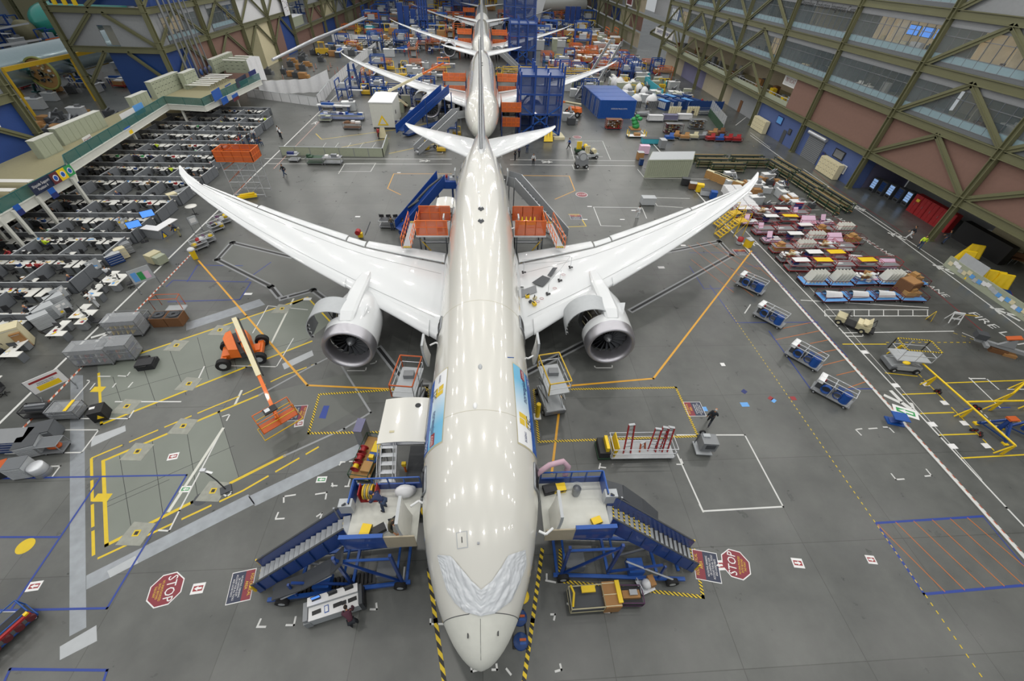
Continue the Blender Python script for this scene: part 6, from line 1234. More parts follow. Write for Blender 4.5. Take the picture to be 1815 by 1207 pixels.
b = MB('darkgrey'); b.box(-4.6, 7.7, .0, -3.0, 12.0, .88, 'darkgrey'); tag(b.build('cargo_loader_deck'), 'low dark loader deck under the front cargo door', 'loader')
b = MB('orange'); b.tube((0, 0, 0), (0, 0, .8), .07); b.cb((0, 0, .85), (.25, .2, .25), 'yellow'); solo('orange_pole', b, 'orange and yellow pole by the steel steps', 'pole', (-4.65, 10.2, .88))
# scissor lifts at the second doors
def scissor_lift(label, p, rz, z, col='offwhite', rail='lightsteel', edge=None, L_=2.6, W_=1.3, sag=True):
    t = thing('scissor_lift', label, 'lift', p, rz); b = MB(col); b.box(-L_/2, -W_/2, z-.08, L_/2, W_/2, z, col); b.build('deck', t)
    b = MB(rail)
    for x in (-L_/2, 0, L_/2):
        for y in (-W_/2, W_/2): b.tube((x, y, z), (x, y, z+1.1), .03, rail, 6)
    for zz in (z+.55, z+1.1):
        for y in (-W_/2, W_/2): b.tube((-L_/2, y, zz), (L_/2, y, zz), .03, rail, 6)
        for x in (-L_/2, L_/2): b.tube((x, -W_/2, zz), (x, W_/2, zz), .03, rail, 6)
    b.build('guard_rail', t)
    if edge:
        b = MB(edge)
        for y in (-W_/2, W_/2): b.tube((-L_/2, y, z+1.14), (L_/2, y, z+1.14), .05, edge, 6)
        for x in (-L_/2, L_/2): b.tube((x, -W_/2, z+1.14), (x, W_/2, z+1.14), .05, edge, 6); b.tube((x, W_/2*.99, z), (x, W_/2*.99, z+1.1), .05, edge, 6)
        b.build('padded_edge', t)
    b = MB('palegrey'); n = max(1, int((z-.7)/.75)); h = (z-.75)/n
    for k in range(n):
        for y in (-W_/2+.15, W_/2-.15): b.bar((-L_/2+.2, y, .65+h*k), (L_/2-.2, y, .65+h*(k+1)), .06, .12, 'palegrey'); b.bar((L_/2-.2, y, .65+h*k), (-L_/2+.2, y, .65+h*(k+1)), .06, .12, 'fascia')
    b.build('scissor_arms', t); b = MB(col); b.box(-L_/2+.1, -W_/2+.08, .2, L_/2-.1, W_/2-.08, .6, col); b.box(-L_/2+.05, -W_/2-.02, .25, -L_/2+.5, W_/2+.02, .55, 'steel'); b.build('chassis', t)
    for x in (-L_/2+.4, L_/2-.4):
        for y in (-W_/2, W_/2): b = MB('rubber'); b.wheel((x, y, .22), .22, .16, 'Y'); b.build('wheel', t)
    return t
scissor_lift('white scissor lift with orange rail edges at the left second door', (-5.0, 15.9, 0), 1.45, 2.6, 'palegrey', 'lightsteel', 'orange_dark', 2.7, 1.5); scissor_lift('white scissor lift with yellow rail edges at the right second door', (4.95, 15.9, 0), 1.75, 2.6, 'palegrey', 'lightsteel', 'yellowpaint', 2.7, 1.5)
for sx, lb in ((-1, 'left'), (1, 'right')):
    box_thing('equipment_box', 'grey box on the floor of the %s second-door scissor lift' % lb, 'box', (5.0*sx, 16.4, 2.6), (.7, .5, .35), 'grey'); b = MB('yellow'); b.tube((0, 0, .1), (0, 0, 1.5), .16, 'yellow', 12); b.cb((0, 0, .05), (.5, .5, .1), 'white'); solo('yellow_cylinder', b, 'yellow gas cylinder below the %s second-door lift' % lb, 'cylinder', (3.9*sx, 14.6, 0))
# orange wing docks behind the wings
def orange_dock(sx, label):
    t = thing('work_dock', label, 'dock', (4.4*sx, 33.9, 0)); O = V((4.4*sx, 33.9, 0)); W = lambda x, y, z: V((x*sx, y, z))-O; z = 4.4
    b = MB('steel'); b.box(*W(3.1, 32.6, z-.12), *W(6.0, 35.6, z), 'palegrey'); b.box(*W(3.1, 32.5, z-.15), *W(6.2, 32.62, z), 'lightsteel'); b.build('deck', t)
    def mesh_panel(p, q, h=1.5):
        b = MB('mesh_orange'); u = V((0, 0, 1)); b.slab([p, q, q+u*h, p+u*h], .03, 'mesh_orange')
        for k in range(4): c = p.lerp(q, k/3); b.bar(c, c+u*h, .06, .06, 'orange')
        for zz in (0, .55, 1.0): b.bar(p+u*zz*h, q+u*zz*h, .05, .06, 'orange')
        b.build('mesh_panel', t)
    mesh_panel(W(3.2, 32.6, z), W(6.1, 32.6, z)); mesh_panel(W(3.1, 35.6, z), W(6.1, 35.6, z)); mesh_panel(W(6.1, 34.2, z), W(6.1, 35.6, z), 1.1)
    b = MB('steel')
    for x in (3.4, 5.9):
        for y in (32.8, 35.4): b.bar(W(x, y, 0), W(x, y, z), .12, .12, 'darkgrey')
    b.bar(W(3.4, 32.8, .4), W(5.9, 32.8, 3.9), .08, .08, 'yellowpaint'); b.bar(W(3.4, 32.8, 3.7), W(5.9, 32.8, 3.7), .1, .1, 'steel'); b.bar(W(3.4, 35.4, 2), W(5.9, 35.4, 2), .1, .1, 'steel'); b.build('legs', t)
    A, B = W(6.7, 35.2, z), W(6.9+(.5 if sx > 0 else 0), 31.0, 3.95)
    b = MB('palegrey'); b.bar(A, B, .75, .06, 'palegrey'); b.build('gangway', t)
    for q in (-1, 1):
        b = MB('orange'); o = V((q*.42, 0, 0)); u = V((0, 0, 1))
        for k in range(7): c = A.lerp(B, k/6)+o; b.bar(c, c+u*1.1, .05, .05, 'orange')
        for zz in (.5, 1.1): b.bar(A+o+u*zz, B+o+u*zz, .05, .06, 'orange')
        b.build('gangway_rail', t)
    b = MB('hazard_small'); b.bar(A+V((0, .1, .05)), A+V((0, -.2, .05)), .7, .03, 'hazard_small'); b.bar(B+V((0, .3, .05)), B+V((0, .0, .05)), .7, .03, 'hazard_small'); b.build('warning_strip', t)
    for x in (3.4, 5.9): b = MB('rubber'); b.wheel(W(x, 32.8, .2), .2, .15, 'Y'); b.build('wheel', t)
    return t
orange_dock(-1, 'orange mesh work dock and gangway behind the left wing root'); orange_dock(1, 'orange mesh work dock and gangway behind the right wing root')
for k in range(5): b = MB('yellow'); b.lathe([(.16, 0), (.13, .1), (.05, .75), (.03, .78)], (0, 0, 0), 'Z', 'yellow', 12); b.cb((0, 0, .02), (.4, .4, .04), 'yellow'); solo('traffic_cone', b, '%s yellow cone from the left on the right orange dock' % ORD[k], 'cone', (3.6+.42*k, 34.9, 4.4), 0, 'yellow cones on the right dock')
box_thing('supply_box', 'blue box on the left orange dock', 'box', (-4.0, 33.6, 4.4), (.4, .4, .4), 'royal')
# grey truck-type stairs right rear, blue lift left rear
def grey_stairs(label, p0, p1, z0, wid=1.3, plat=1.8, col='fascia', sk=.9):
    A, B = V((*p0, z0)), V((*p1, .2)); t = thing('passenger_stairs', label, 'stairs', ((A.x+B.x)/2, (A.y+B.y)/2, 0)); O = V(((A.x+B.x)/2, (A.y+B.y)/2, 0)); A -= O; B -= O
    d = B-A; dh = V((d.x, d.y, 0)).normalized(); n = V((-dh.y, dh.x, 0)); N = 16; u = V((0, 0, 1))
    for k in range(N): p = A+d*((k+.5)/N); b = MB('palegrey'); b.bar(p-dh*.16, p+dh*.16, wid, .05, 'palegrey'); b.build('step', t)
    for q in (-1, 1):
        b = MB(col); o = n*q*wid/2; b.slab([A+o-u*.3, B+o-u*.1, B+o+u*sk, A+o+u*(sk+.1)], .05, col); b.bar(A+o+u*(sk+.12), B+o+u*(sk+.02), .08, .05, 'lightsteel'); b.build('side_panel', t)
    b = MB('palegrey'); b.bar(A-dh*plat, A, wid+.2, .12, 'palegrey')
    b.build('platform', t)
    for q in (-1, 1): b = MB(col); o = n*q*(wid/2+.08); b.slab([A-dh*plat+o-u*.1, A+o-u*.1, A+o+u*1, A-dh*plat+o+u*1], .04, col); b.build('platform_panel', t)
    b = MB('steel')
    for q in (-1, 1):
        o = n*q*wid*.4; e = A-dh*plat*.5+o; b.bar(e, V((e.x, e.y, .3)), .12, .12, 'steel'); m = A.lerp(B, .5)+o; b.bar(m, V((m.x, m.y, .3)), .1, .1, 'steel'); b.bar(V((e.x, e.y, .35)), V((B.x+o.x, B.y+o.y, .35)), .14, .14, 'midgrey')
        b.wheel((e.x, e.y, .3), .3, .2, n); b.wheel((m.x, m.y, .3), .3, .2, n)
    b.build('chassis', t); return t
grey_stairs('grey passenger stairs at the right tail door', (4.2, 43.9), (9.6, 39.6), 4.6)
t = thing('loading_conveyor', 'blue covered loading stairs at the left tail door', 'stairs', (-6, 42, 0)); O = V((-6, 42, 0)); b = MB('blue')
A, B = V((-4.6, 44.2, 4.9))-O, V((-9.4, 40.2, .8))-O; d = B-A; n = V((-d.y, d.x, 0)).normalized(); u = V((0, 0, 1))
for q in (-1, 1): o = n*q*.75; b.slab([A+o-u*.4, B+o-u*.3, B+o+u*.9, A+o+u*.9], .06, 'blue')
b.bar(A, B, 1.4, .1, 'blue'); b.build('conveyor_body', t); b = MB('darkgrey'); b.path([A+n*.2+u*.5, A.lerp(B, .3)+n*.3+u*1.1, A.lerp(B, .6)-n*.1+u*.9, A.lerp(B, .75)+u*1.2, A.lerp(B, .55)+n*.3+u*1.0], .12, 'darkgrey', 8); b.build('hose', t)
b = MB('blue'); b.box(-2.6+4.2-.3, 1.6, 4.2-.0, 3.2, 3.2, 5.0, 'blue'); b.build('platform_box', t); b = MB('navy'); [b.bar((x, y, .3), (x, y, 4.3), .12, .12, 'navy') for x in (.8, 2.6) for y in (1.8, 3.0)]; b.bar((-3.4, -1.8, .4), (2.8, 2.6, .4), .7, .3, 'navy'); [b.wheel((x, y, .3), .3, .2, 'Y') for x, y in ((-3, -1.9), (-2.7, -1.2), (2.2, 1.9), (2.2, 3.0))]; b.build('chassis', t)
b = MB('red'); b.lathe([(.3, -.1), (.3, -.07), (.15, -.07), (.15, .07), (.3, .07), (.3, .1)], (0, 0, .32), 'X', 'red', 14); solo('cable_reel', b, 'red reel on the left tail platform', 'reel', (-4.0, 44.4, 5.0)); b = MB('palegrey'); b.cb((0, 0, .15), (.7, .5, .3), 'palegrey'); b.cb((.1, 0, .4), (.2, .3, .3), 'steel'); solo('tool_kit', b, 'grey equipment pile on the left tail platform', 'equipment', (-3.3, 44.3, 5.0))
# desk group left of the left dock
t = frame_cart('workbench', 'computer workbench under the blue loading stairs', U(697, 402), -.05, 2.9, 1.1, .95, 'lightsteel', 'darkgrey', shelves=(.95,), wheels=True)
c = U(697, 402); 
for k in range(4): put(MON, c+V((-1.2+.8*k, .25, .98)), pi+.1*k, '%s monitor from the left on the computer workbench behind the left wing' % ORD[k], 'workbench monitors')
person('stand', 'shirt_olive', 'denim', 'hair', c+V((.1, -.9, 0)), 0, 'left of two workers at the computer workbench behind the left wing'); person('stand', 'shirt_dark', 'shirt_navy', 'hair', c+V((1.5, -1.3, 0)), .3, 'right of two workers at the computer workbench behind the left wing')
b = MB('yellow'); b.cb((0, 0, .35), (.5, .4, .5), 'yellow'); b.tube((-.2, -.3, .7), (-.2, .3, .7), .28, 'red', 14); b.tube((.5, 0, .3), (1.4, .2, 1.9), .05, 'steel'); solo('hose_cart', b, 'yellow and red hose cart behind the left flap', 'cart', U(640, 421))
# orange stanchion posts on the right wing
for k, (px, py) in enumerate([(928, 483), (1011, 474), (992, 497), (971, 521)]):
    z = 3.75 if k else 3.5; c = U(px, py, z); z = wing_z(c.x)+.12; c = U(px, py, z); t = thing('suction_post', '%s guard post with suction base on the right wing' % ['leftmost', 'rightmost', 'middle', 'nearest'][k], 'post', c); b = MB('steel'); [b.tube((.13*cos(a), .13*sin(a), 0), (.13*cos(a), .13*sin(a), .05), .1, 'dark', 10) for a in (0, 2.1, 4.2)]; b.build('suction_base', t); b = MB('lightsteel'); b.tube((0, 0, .05), (0, 0, 1.05), .02, 'lightsteel'); b.build('pole', t)
b = MB('lightsteel'); pts = [U(*p, 4.6) for p in ((925, 461), (1011, 454), (993, 478), (971, 502))]; b.path([pts[0], pts[1]], .012, 'steel', 5); b.path([p-V((0, 0, .45)) for p in pts[:2]], .012, 'steel', 5); b.path([pts[1], pts[2], pts[3]], .012, 'steel', 5); tag(b.build('guard_rope'), 'thin guard rail linking the posts on the right wing', 'rope')
for k, (q, mt, lb) in enumerate([([(943, 498), (962, 487), (976, 494), (962, 507)], 'darkgrey', 'larger dark grey mat on the right wing'), ([(970, 488), (980, 475), (988, 476), (977, 490)], 'darkgrey', 'slim dark grey mat on the right wing'), ([(924, 510), (950, 503), (952, 515), (925, 523)], 'grey', 'grey mat at the right wing root')]):
    P = [U(*a, 3.78) for a in q]; P = [V((p.x, p.y, wing_z(p.x)+.17)) for p in P]; b = MB(mt); b.slab(P[::-1], .02, mt); tag(b.build('rubber_mat'), lb, 'mat')
for k, (px, py, mt, sz) in enumerate([(935, 524, 'yellow', .2), (948, 528, 'sand', .2), (947, 538, 'yellow', .22), (926, 508, 'white', .16), (940, 533, 'darkgrey', .15)]):
    c = U(px, py, 3.7); b = MB(mt); b.cb((0, 0, sz/2), (sz*1.6, sz*1.2, sz), mt); b.tube((-.1, 0, sz), (.15, .1, sz*1.4), .04, 'dark'); solo('hand_tool', b, ['yellow tool', 'sand coloured tool box', 'amber hand machine', 'white tool', 'dark tool'][k]+' lying at the right wing root', 'tool', V((c.x, c.y, wing_z(c.x)+.15)), k)
for k, (px, py) in enumerate([(998, 490), (983, 512), (960, 528), (953, 533)]): c = U(px, py, 3.75); c.z = wing_z(c.x)+.2; b = MB('red'); b.path([c+V((.16*cos(a*.63), .12*sin(a*.63), 0)) for a in range(10)], .015, 'red', 5, True); tag(b.build('red_ring'), '%s red ring on the right wing counted towards the fuselage' % ['first', 'second', 'third', 'fourth'][k], 'ring', 'red rings on the wing')
# ================================================================ boom lifts
def boom_lift(label, cpx, ang, tower, z0, tip, base_col='orange', boom_col='cream', basket=True, joint=None, chass=None):
    c = chass or U(*cpx); t = thing('boom_lift', label, 'boom lift', c); b = MB(base_col); R_ = Matrix.Rotation(ang, 3, 'Z'); Q = lambda x, y, z: R_ @ V((x, y, z))
    b.bar(Q(-1.3, 0, .6), Q(1.3, 0, .6), .8, .4, base_col)
    for x in (-1.25, 1.25): b.bar(Q(x, -.9, .5), Q(x, .9, .5), .4, .35, base_col)
    b.build('chassis', t)
    for x in (-1.25, 1.25):
        for y in (-1.05, 1.05): w_ = MB('rubber'); w_.wheel(Q(x, y, .5), .5, .38, Q(0, 1, 0)); w_.build('wheel', t)
    tw = V(tower)-c; b = MB(base_col); tip_ = V(tip)-c; d = (tip_-tw); dh = V((d.x, d.y, 0)).normalized(); n = V((-dh.y, dh.x, 0)); e = -dh
    for q in (-1, 1):
        pr = [V((0, 0, .85))+n*q*.18+dh*1.0, V((0, 0, .85))+n*q*.85+dh*.6, V((0, 0, .85))+n*q*.95-dh*1.2, V((0, 0, .85))+n*q*.6-dh*1.9, V((0, 0, .85))+n*q*.18-dh*2.0]
        up_ = [p*1+V((0, 0, .75)) for p in pr]; up_ = [(p-V((0, 0, 1.6)))*.88+V((0, 0, 1.6)) for p in up_]
        k = len(pr); vs = pr+up_; b.add(vs, [tuple(range(k)), tuple(range(2*k-1, k-1, -1))]+[(i, (i+1) % k, (i+1) % k+k, i+k) for i in range(k)], base_col, False)
    b.build('engine_cover', t); b = MB('darkgrey'); b.bar(dh*.9+V((0, 0, .9)), -dh*1.9+V((0, 0, .9)), .5, .5, 'darkgrey'); b.tube((0, 0, .6), (0, 0, .95), .6, 'dark', 16); b.build('turntable', t)
    b = MB(boom_col)
    if joint:
        j = V(joint)-c; b.bar(tw, j, .34, .42, boom_col); b.build('lower_boom', t); st = j
    else: st = tw
    m = st.lerp(tip_, .62); b = MB(boom_col); b.bar(st, m, .32, .4, boom_col); b.build('boom', t); b = MB('orange_dark'); b.bar(m.lerp(st, .1), tip_, .22, .28, 'orange'); b.build('boom_extension', t)
    b = MB('dark'); b.tube(st+n*.24, m+n*.24, .05, 'dark'); b.tube(-dh*.5+V((0, 0, 1.2)), st.lerp(m, .4), .07, 'steel'); b.build('hydraulic_line', t)
    if basket:
        b = MB('orange'); f = Matrix.Rotation(basket, 3, 'Z'); G = lambda x, y, z: tip_+f @ V((x, y, z-.2)); 
        b.slab([G(-1.1, -.42, 0), G(1.1, -.42, 0), G(1.1, .42, 0), G(-1.1, .42, 0)], .05, 'orange_dark')
        for z, cc in ((1.1, 'orange'), (.55, 'yellowpaint')): b.path([G(-1.1, -.42, z), G(1.1, -.42, z), G(1.1, .42, z), G(-1.1, .42, z)], .035, cc, 6, True)
        for x, y in ((-1.1, -.42), (1.1, -.42), (1.1, .42), (-1.1, .42), (0, -.42), (0, .42)): b.tube(G(x, y, 0), G(x, y, 1.1), .03, 'orange', 6)
        b.build('basket', t); b = MB('dark'); b.slab([G(-.5, .0, .95), G(.3, .0, .95), G(.3, .42, 1.05), G(-.5, .42, 1.05)], .1, 'dark'); b.slab([G(-.4, .1, 1.07), G(-.1, .1, 1.07), G(-.1, .35, 1.12), G(-.4, .35, 1.12)], .04, 'lightsteel'); b.build('control_panel', t)
        b = MB('yellowpaint'); b.path([G(-1.25, -.6, -.35), G(1.25, -.6, -.35), G(1.25, .55, -.35), G(-1.25, .55, -.35)], .05, 'yellowpaint', 6, True); b.build('bumper', t)
    return t
boom_lift('orange boom lift with cream boom reaching to the near left floor', (436, 632), .27, U(416, 566, 2.7), 2.7, U(492, 742, 1.5), basket=.75)
boom_lift('orange and cream boom lift parked by the blue dock on the right', (1014, 205), -.35, U(1030, 186, 2.6), 2.6, U(985, 178, 2.9), basket=None)
boom_lift('tall jointed cream boom lift beside the second airliner engine', (706, 192), -.1, U(722, 187, 1.6), 2, U(786, 112, 8.5), basket=.2, joint=U(688, 162, 4.4))
person('walk', 'shirt_dark', 'shirt_dark', 'skin', U(1254, 752), -.7, 'balding man in black walking across the open floor')
# ladder cart and generator
c = U(1133, 800); t = frame_cart('ladder_cart', 'white railed cart carrying orange ladders on the open right floor', c, -.02, 4.2, 1.3, 1.25, 'lightsteel', 'palegrey', rails=2); b = MB('yellow'); b.slab([(-1.95, -.6, .3), (-1.95, .6, .3), (-1.8, .6, 1.4), (-1.8, -.6, 1.4)], .06, 'yellow'); b.build('end_board', t, 'yellow end board'); b = MB('dark'); b.box(-2.9, -.6, .2, -2.2, .6, .8, 'dark'); b.box(-2.95, -.65, .1, -2.15, .65, .22, 'darkgreen'); b.box(-2.5, -.5, .8, -2.3, .5, 1.2, 'yellow'); b.build('tow_unit', t)
def step_ladder(label, p, rz, h, col='red', lean=.25):
    t = thing('step_ladder', label, 'ladder', p, rz); b = MB(col)
    for x in (-.25, .25): b.bar((x, 0, 0), (x*.75, h*lean, h), .07, .1, col)
    b.build('side_rails', t)
    for k in range(int(h/.3)): s = MB('lightsteel'); z = .3*(k+1); f = z/h; w_ = .25*(1-.25*f); s.bar((-w_, h*lean*f, z), (w_, h*lean*f, z), .06, .03, 'steel'); s.build('rung', t)
    b = MB('palegrey'); b.bar((-.2, h*lean, h), (.2, h*lean, h), .15, .06, 'palegrey'); b.build('top_cap', t); return t
step_ladder('tallest orange ladder on the ladder cart', c+V((-1.0, -.3, .3)), .1, 2.4); step_ladder('orange ladder at the middle of the ladder cart', c+V((.7, -.2, .3)), -.2, 1.9); step_ladder('orange ladder second from the right on the ladder cart', c+V((1.15, -.2, .3)), -.25, 2.0); step_ladder('rightmost orange ladder on the ladder cart', c+V((1.5, -.2, .3)), -.25, 2.0); step_ladder('small dark and orange step stool on the ladder cart', c+V((.1, -.1, .3)), .5, .7, 'orange_dark')
t = thing('generator_cart', 'grey wheeled power unit beside the ladder cart', 'machine', U(1245, 797), -.1); b = MB('grey'); b.box(-.45, -.4, .45, .55, .4, 1.3, 'grey'); b.box(-.2, -.43, .75, .4, -.4, 1.15, 'darkgrey'); b.box(-.35, .1, 1.3, .1, .35, 1.4, 'palegrey'); b.build('housing', t); b = MB('palegrey'); b.box(-.6, -.5, .12, .45, .5, .2, 'palegrey'); b.bar((-.5, .4, .2), (-.5, .4, 1.2), .06, .06, 'steel'); b.build('base_plate', t); b = MB('dark'); b.wheel((-.3, .5, 1.3), .2, .08, 'Y'); b.build('hose_reel', t); [MB('rubber').wheel((x, y, .1), .1, .06, 'Y').build('caster', t) for x in (-.5, .35) for y in (-.4, .4)]
# hose carts
def hose_cart(label, p, rz):
    t = thing('hose_cart', label, 'cart', p, rz, 'blue hose carts on the right'); b = MB('lightsteel'); L_, W_, H = 2.5, 1.05, 1.35; b.box(-L_/2-.1, -W_/2, .2, L_/2+.1, W_/2, .28, 'fascia'); b.build('bed', t); b = MB('lightsteel')
    for x in (-L_/2, -.2, L_/2):
        for y in (-W_/2, W_/2): b.tube((x, y, .28), (x, y, H), .03, 'lightsteel', 6)
        b.tube((x, -W_/2, H), (x, W_/2, H), .03, 'lightsteel', 6)
    for y in (-W_/2, W_/2, 0): b.tube((-L_/2, y, H), (L_/2, y, H), .03, 'lightsteel', 6)
    b.box(-L_/2-.05, -W_/2, H-.25, -L_/2+.35, W_/2, H+.02, 'white'); b.build('frame', t)
    b = MB('royal'); b.tube((L_/2-.45, -.15, .28), (L_/2-.45, -.15, 1.05), .32, 'royal', 16); b.tube((L_/2-.45, -.15, 1.05), (L_/2-.45, -.15, 1.12), .3, 'blue', 16); b.build('blue_drum', t)
    b = MB('royal'); [b.path([(-.5+.33*cos(a*.52), -.3-.06*k, .75+.33*sin(a*.52)) for a in range(12)], .04, 'royal', 6, True) for k in range(4)]; b.path([(.3+.28*cos(a*.52), -.35, .65+.28*sin(a*.52)) for a in range(12)], .04, 'blue', 6, True); b.build('hose_coil', t)
    b = MB('darkgrey'); b.box(-L_/2+.05, -.1, .3, -.1, .45, .95, 'darkgrey'); b.box(.0, .1, .3, .5, .45, .7, 'steel'); b.tube((-.9, .2, .95), (-.9, .2, 1.15), .12, 'red'); b.cb((.25, .1, .95), (.4, .3, .25), 'navy'); b.build('pump_unit', t)
    for x in (-L_/2+.2, L_/2-.2):
        for y in (-W_/2, W_/2): b = MB('rubber'); b.wheel((x, y, .12), .12, .07, 'Y'); b.build('caster', t)
    return t
h0 = hose_cart('farthest blue hose cart, partly under the right wing tip', U(1328, 512), -.85); dup(h0, U(1361, 568), -.93, 'blue hose cart second from the wing, nearly upright drum'); dup(h0, U(1421, 640), -.93, 'blue hose cart third from the wing'); dup(h0, U(1470, 703), -.85, 'nearest of the blue hose carts')
t = thing('lift_table', 'small bright blue lift table on the white aisle line', 'lift table', U(1586, 748), -.3); b = MB('royal'); b.box(-.5, -.4, .62, .5, .4, .68); b.build('tabletop', t); b = MB('blue'); b.bar((-.4, 0, .08), (.35, 0, .6), .5, .08, 'blue'); b.bar((.35, 0, .08), (-.4, 0, .6), .4, .08, 'blue'); b.build('scissor_arms', t); b = MB('royal'); b.box(-.6, -.35, .0, .5, .35, .08); b.build('base', t)
scissor_lift('white scissor lift with striped yellow rails on the right floor', U(1592, 650), -.15, 1.35, 'palegrey', 'lightsteel', 'hazard_small', 2.6, 1.4)
b = MB('yellow'); b.ball((0, 0, .12), .25, 'yellow', 10, (1.3, .8, .45)); solo('yellow_hose', b, 'yellow coiled hose inside the striped scissor lift', 'hose', U(1605, 645, 1.35))
# yellow barrier rails
def barrier(label, pts, h=1.1, posts=None):
    t = thing('barrier_rail', label, 'barrier', pts[0]); o = pts[0]; b = MB('yellow'); 
    for p, q in zip(pts, pts[1:]): b.tube(p-o+V((0, 0, h)), q-o+V((0, 0, h)), .07, 'yellow', 8)
    b.build('rail', t)
    for p in posts or pts: s = MB('yellow'); p = p-o; s.tube(p, p+V((0, 0, h)), .06, 'yellow', 8); s.bar(p+V((.0, 0, .0)), p+V((0, 0, h*.9)), .05, .3, 'yellow'); s.tube(p+V((-.5, .1, 0)), p+V((0, 0, h)), .05, 'yellow', 8); s.build('post', t)
A, B = U(1583, 628), U(1775, 805); barrier('long yellow tube barrier running towards the camera on the right', [A, B], 1.1, [A, A.lerp(B, .36), A.lerp(B, .68), B]); C_ = A.lerp(B, .62); D_ = U(1900, 724); barrier('yellow tube barrier branching off to the right edge', [C_, D_], 1.1, [C_.lerp(D_, .3), C_.lerp(D_, .6)])
barrier('short yellow hoop barrier at the right edge', [U(1775, 712), U(1800, 690), U(1840, 705)], 1.1)
for k, (px, py) in enumerate([(1762, 765), (1806, 765)]):
    t = thing('tripod_jack', '%s blue tripod jack with orange pad behind the yellow barrier' % ['left', 'right'][k], 'jack', U(px, py), .4*k); b = MB('blue')
    for a in (.3, 2.4, 4.5): b.bar((1.0*cos(a), 1.0*sin(a), .1), (.15*cos(a), .15*sin(a), 1.3), .12, .14, 'blue'); b.bar((1.0*cos(a), 1.0*sin(a), .3), (1.0*cos(a+2.1), 1.0*sin(a+2.1), .3), .07, .07, 'navy'); b.cb((1.05*cos(a), 1.05*sin(a), .05), (.3, .3, .1), 'yellow')
    b.tube((0, 0, .3), (0, 0, 1.5), .15, 'blue'); b.build('tripod_frame', t); b = MB('orange_dark'); b.cb((0, 0, 1.55), (.7, .4, .12), 'orange_dark'); b.build('head_pad', t)
for k, (px, py) in enumerate([(1657, 694), (1664, 698), (1733, 726), (1727, 764), (1736, 770)]): b = MB('dark'); b.wheel((0, 0, .14), .14, .1, 'Y', 'red'); b.wheel((.25, 0, .14), .14, .1, 'Y', 'red'); solo('wheel_chock', b, '%s pair of small red and black wheels by the yellow barriers' % ORD[k], 'wheels', U(px, py), k)
t = thing('engine_dolly', 'grey steel dolly with orange top on wooden blocks at the right', 'dolly', U(1762, 622), -.5); b = MB('fascia'); b.bar((-1.8, 0, .7), (3.2, -.2, .5), .3, .3, 'fascia'); b.bar((-1.2, -.9, .7), (-1.2, .9, .7), .25, .25, 'fascia'); b.slab([(-.4, -.1, .8), (.8, -.1, .8), (.4, -.1, 1.8)], .2, 'fascia'); b.build('frame', t); b = MB('orange_dark'); b.bar((-.2, -.1, 1.5), (.6, -.1, 1.9), .5, .1, 'orange_dark'); b.build('pad', t); b = MB('brownwood'); b.cb((.1, .1, .2), (1.2, .9, .4), 'brownwood'); b.cb((.9, -.2, .12), (.9, .5, .24), 'kraft'); b.build('wooden_blocks', t); b = MB('darkgrey'); b.cb((-1.6, .1, 1.1), (.8, .7, .5), 'darkgrey'); b.build('clamp_head', t)
# utility vehicle
t = thing('utility_cart', 'beige electric utility cart parked at the ladder-painted line', 'vehicle', U(1507, 578), -.78)
b = MB('sand'); b.slab([(-1.35, -.55, .35), (-.6, -.55, .35), (-.6, .55, .35), (-1.35, .55, .35)], .42, 'sand'); b.box(-.6, -.55, .25, .3, .55, .36, 'dark'); b.box(.3, -.55, .3, 1.35, .55, .75, 'sand'); b.box(.25, -.5, .7, .75, .5, .85, 'cream'); b.build('body', t); b = MB('sand'); b.cb((.85, 0, .92), (.45, 1.0, .12), 'cream'); b.slab([(.95, -.5, .95), (.95, .5, .95), (1.1, .5, 1.3), (1.1, -.5, 1.3)], .08, 'cream'); b.build('seat', t)
b = MB('dark'); b.tube((-.7, -.2, .75), (-.45, -.2, 1.05), .02, 'dark'); b.lathe([(.16, 0), (.19, .02), (.16, .04)], (-.42, -.2, 1.05), 'Z', 'black', 14); b.build('steering_wheel', t); b = MB('dark'); b.slab([(-.62, -.55, .6), (-.55, -.55, 1.15), (-.55, .55, 1.15), (-.62, .55, .6)], .03, 'dark'); b.build('front_cowl', t); b = MB('black'); b.path([(1.3, -.55, .8), (1.45, -.55, 1.2), (1.45, .55, 1.2), (1.3, .55, .8)], .03, 'black'); b.box(1.35, -.5, .3, 1.7, .5, .45, 'dark'); b.build('rear_rack', t)
for x in (-1.0, .85):
    for y in (-.55, .55): b = MB('rubber'); b.wheel((x, y, .25), .25, .18, 'Y', 'sand'); b.build('wheel', t)
t = thing('wet_floor_sign', 'yellow folding floor sign at the end of the ladder-painted line', 'sign', U(1646, 567), .6); b = MB('yellow'); b.slab([(-.2, -.2, 0), (.2, -.2, 0), (.12, 0, 1.0), (-.12, 0, 1.0)], .02, 'yellow'); b.slab([(-.2, .2, 0), (.2, .2, 0), (.12, .02, 1.0), (-.12, .02, 1.0)][::-1], .02, 'yellow'); b.build('panels', t)
t = thing('barricade', 'white A-frame barricade beside the red aisle line', 'barricade', U(1686, 570), -.3); b = MB('white'); [b.bar((x, -.35*s_, 0), (x, 0, 1.05), .06, .06, 'white') for x in (-.4, .4) for s_ in (-1, 1)]; b.bar((-.45, 0, 1.0), (.45, 0, 1.0), .1, .2, 'white'); b.build('frame', t); b = MB('orange'); b.bar((-.4, -.2, .5), (.4, -.2, .5), .04, .15, 'white'); b.bar((.4, 0, .95), (1.6, .1, .95), .04, .08, 'yellowpaint'); b.build('plank', t)
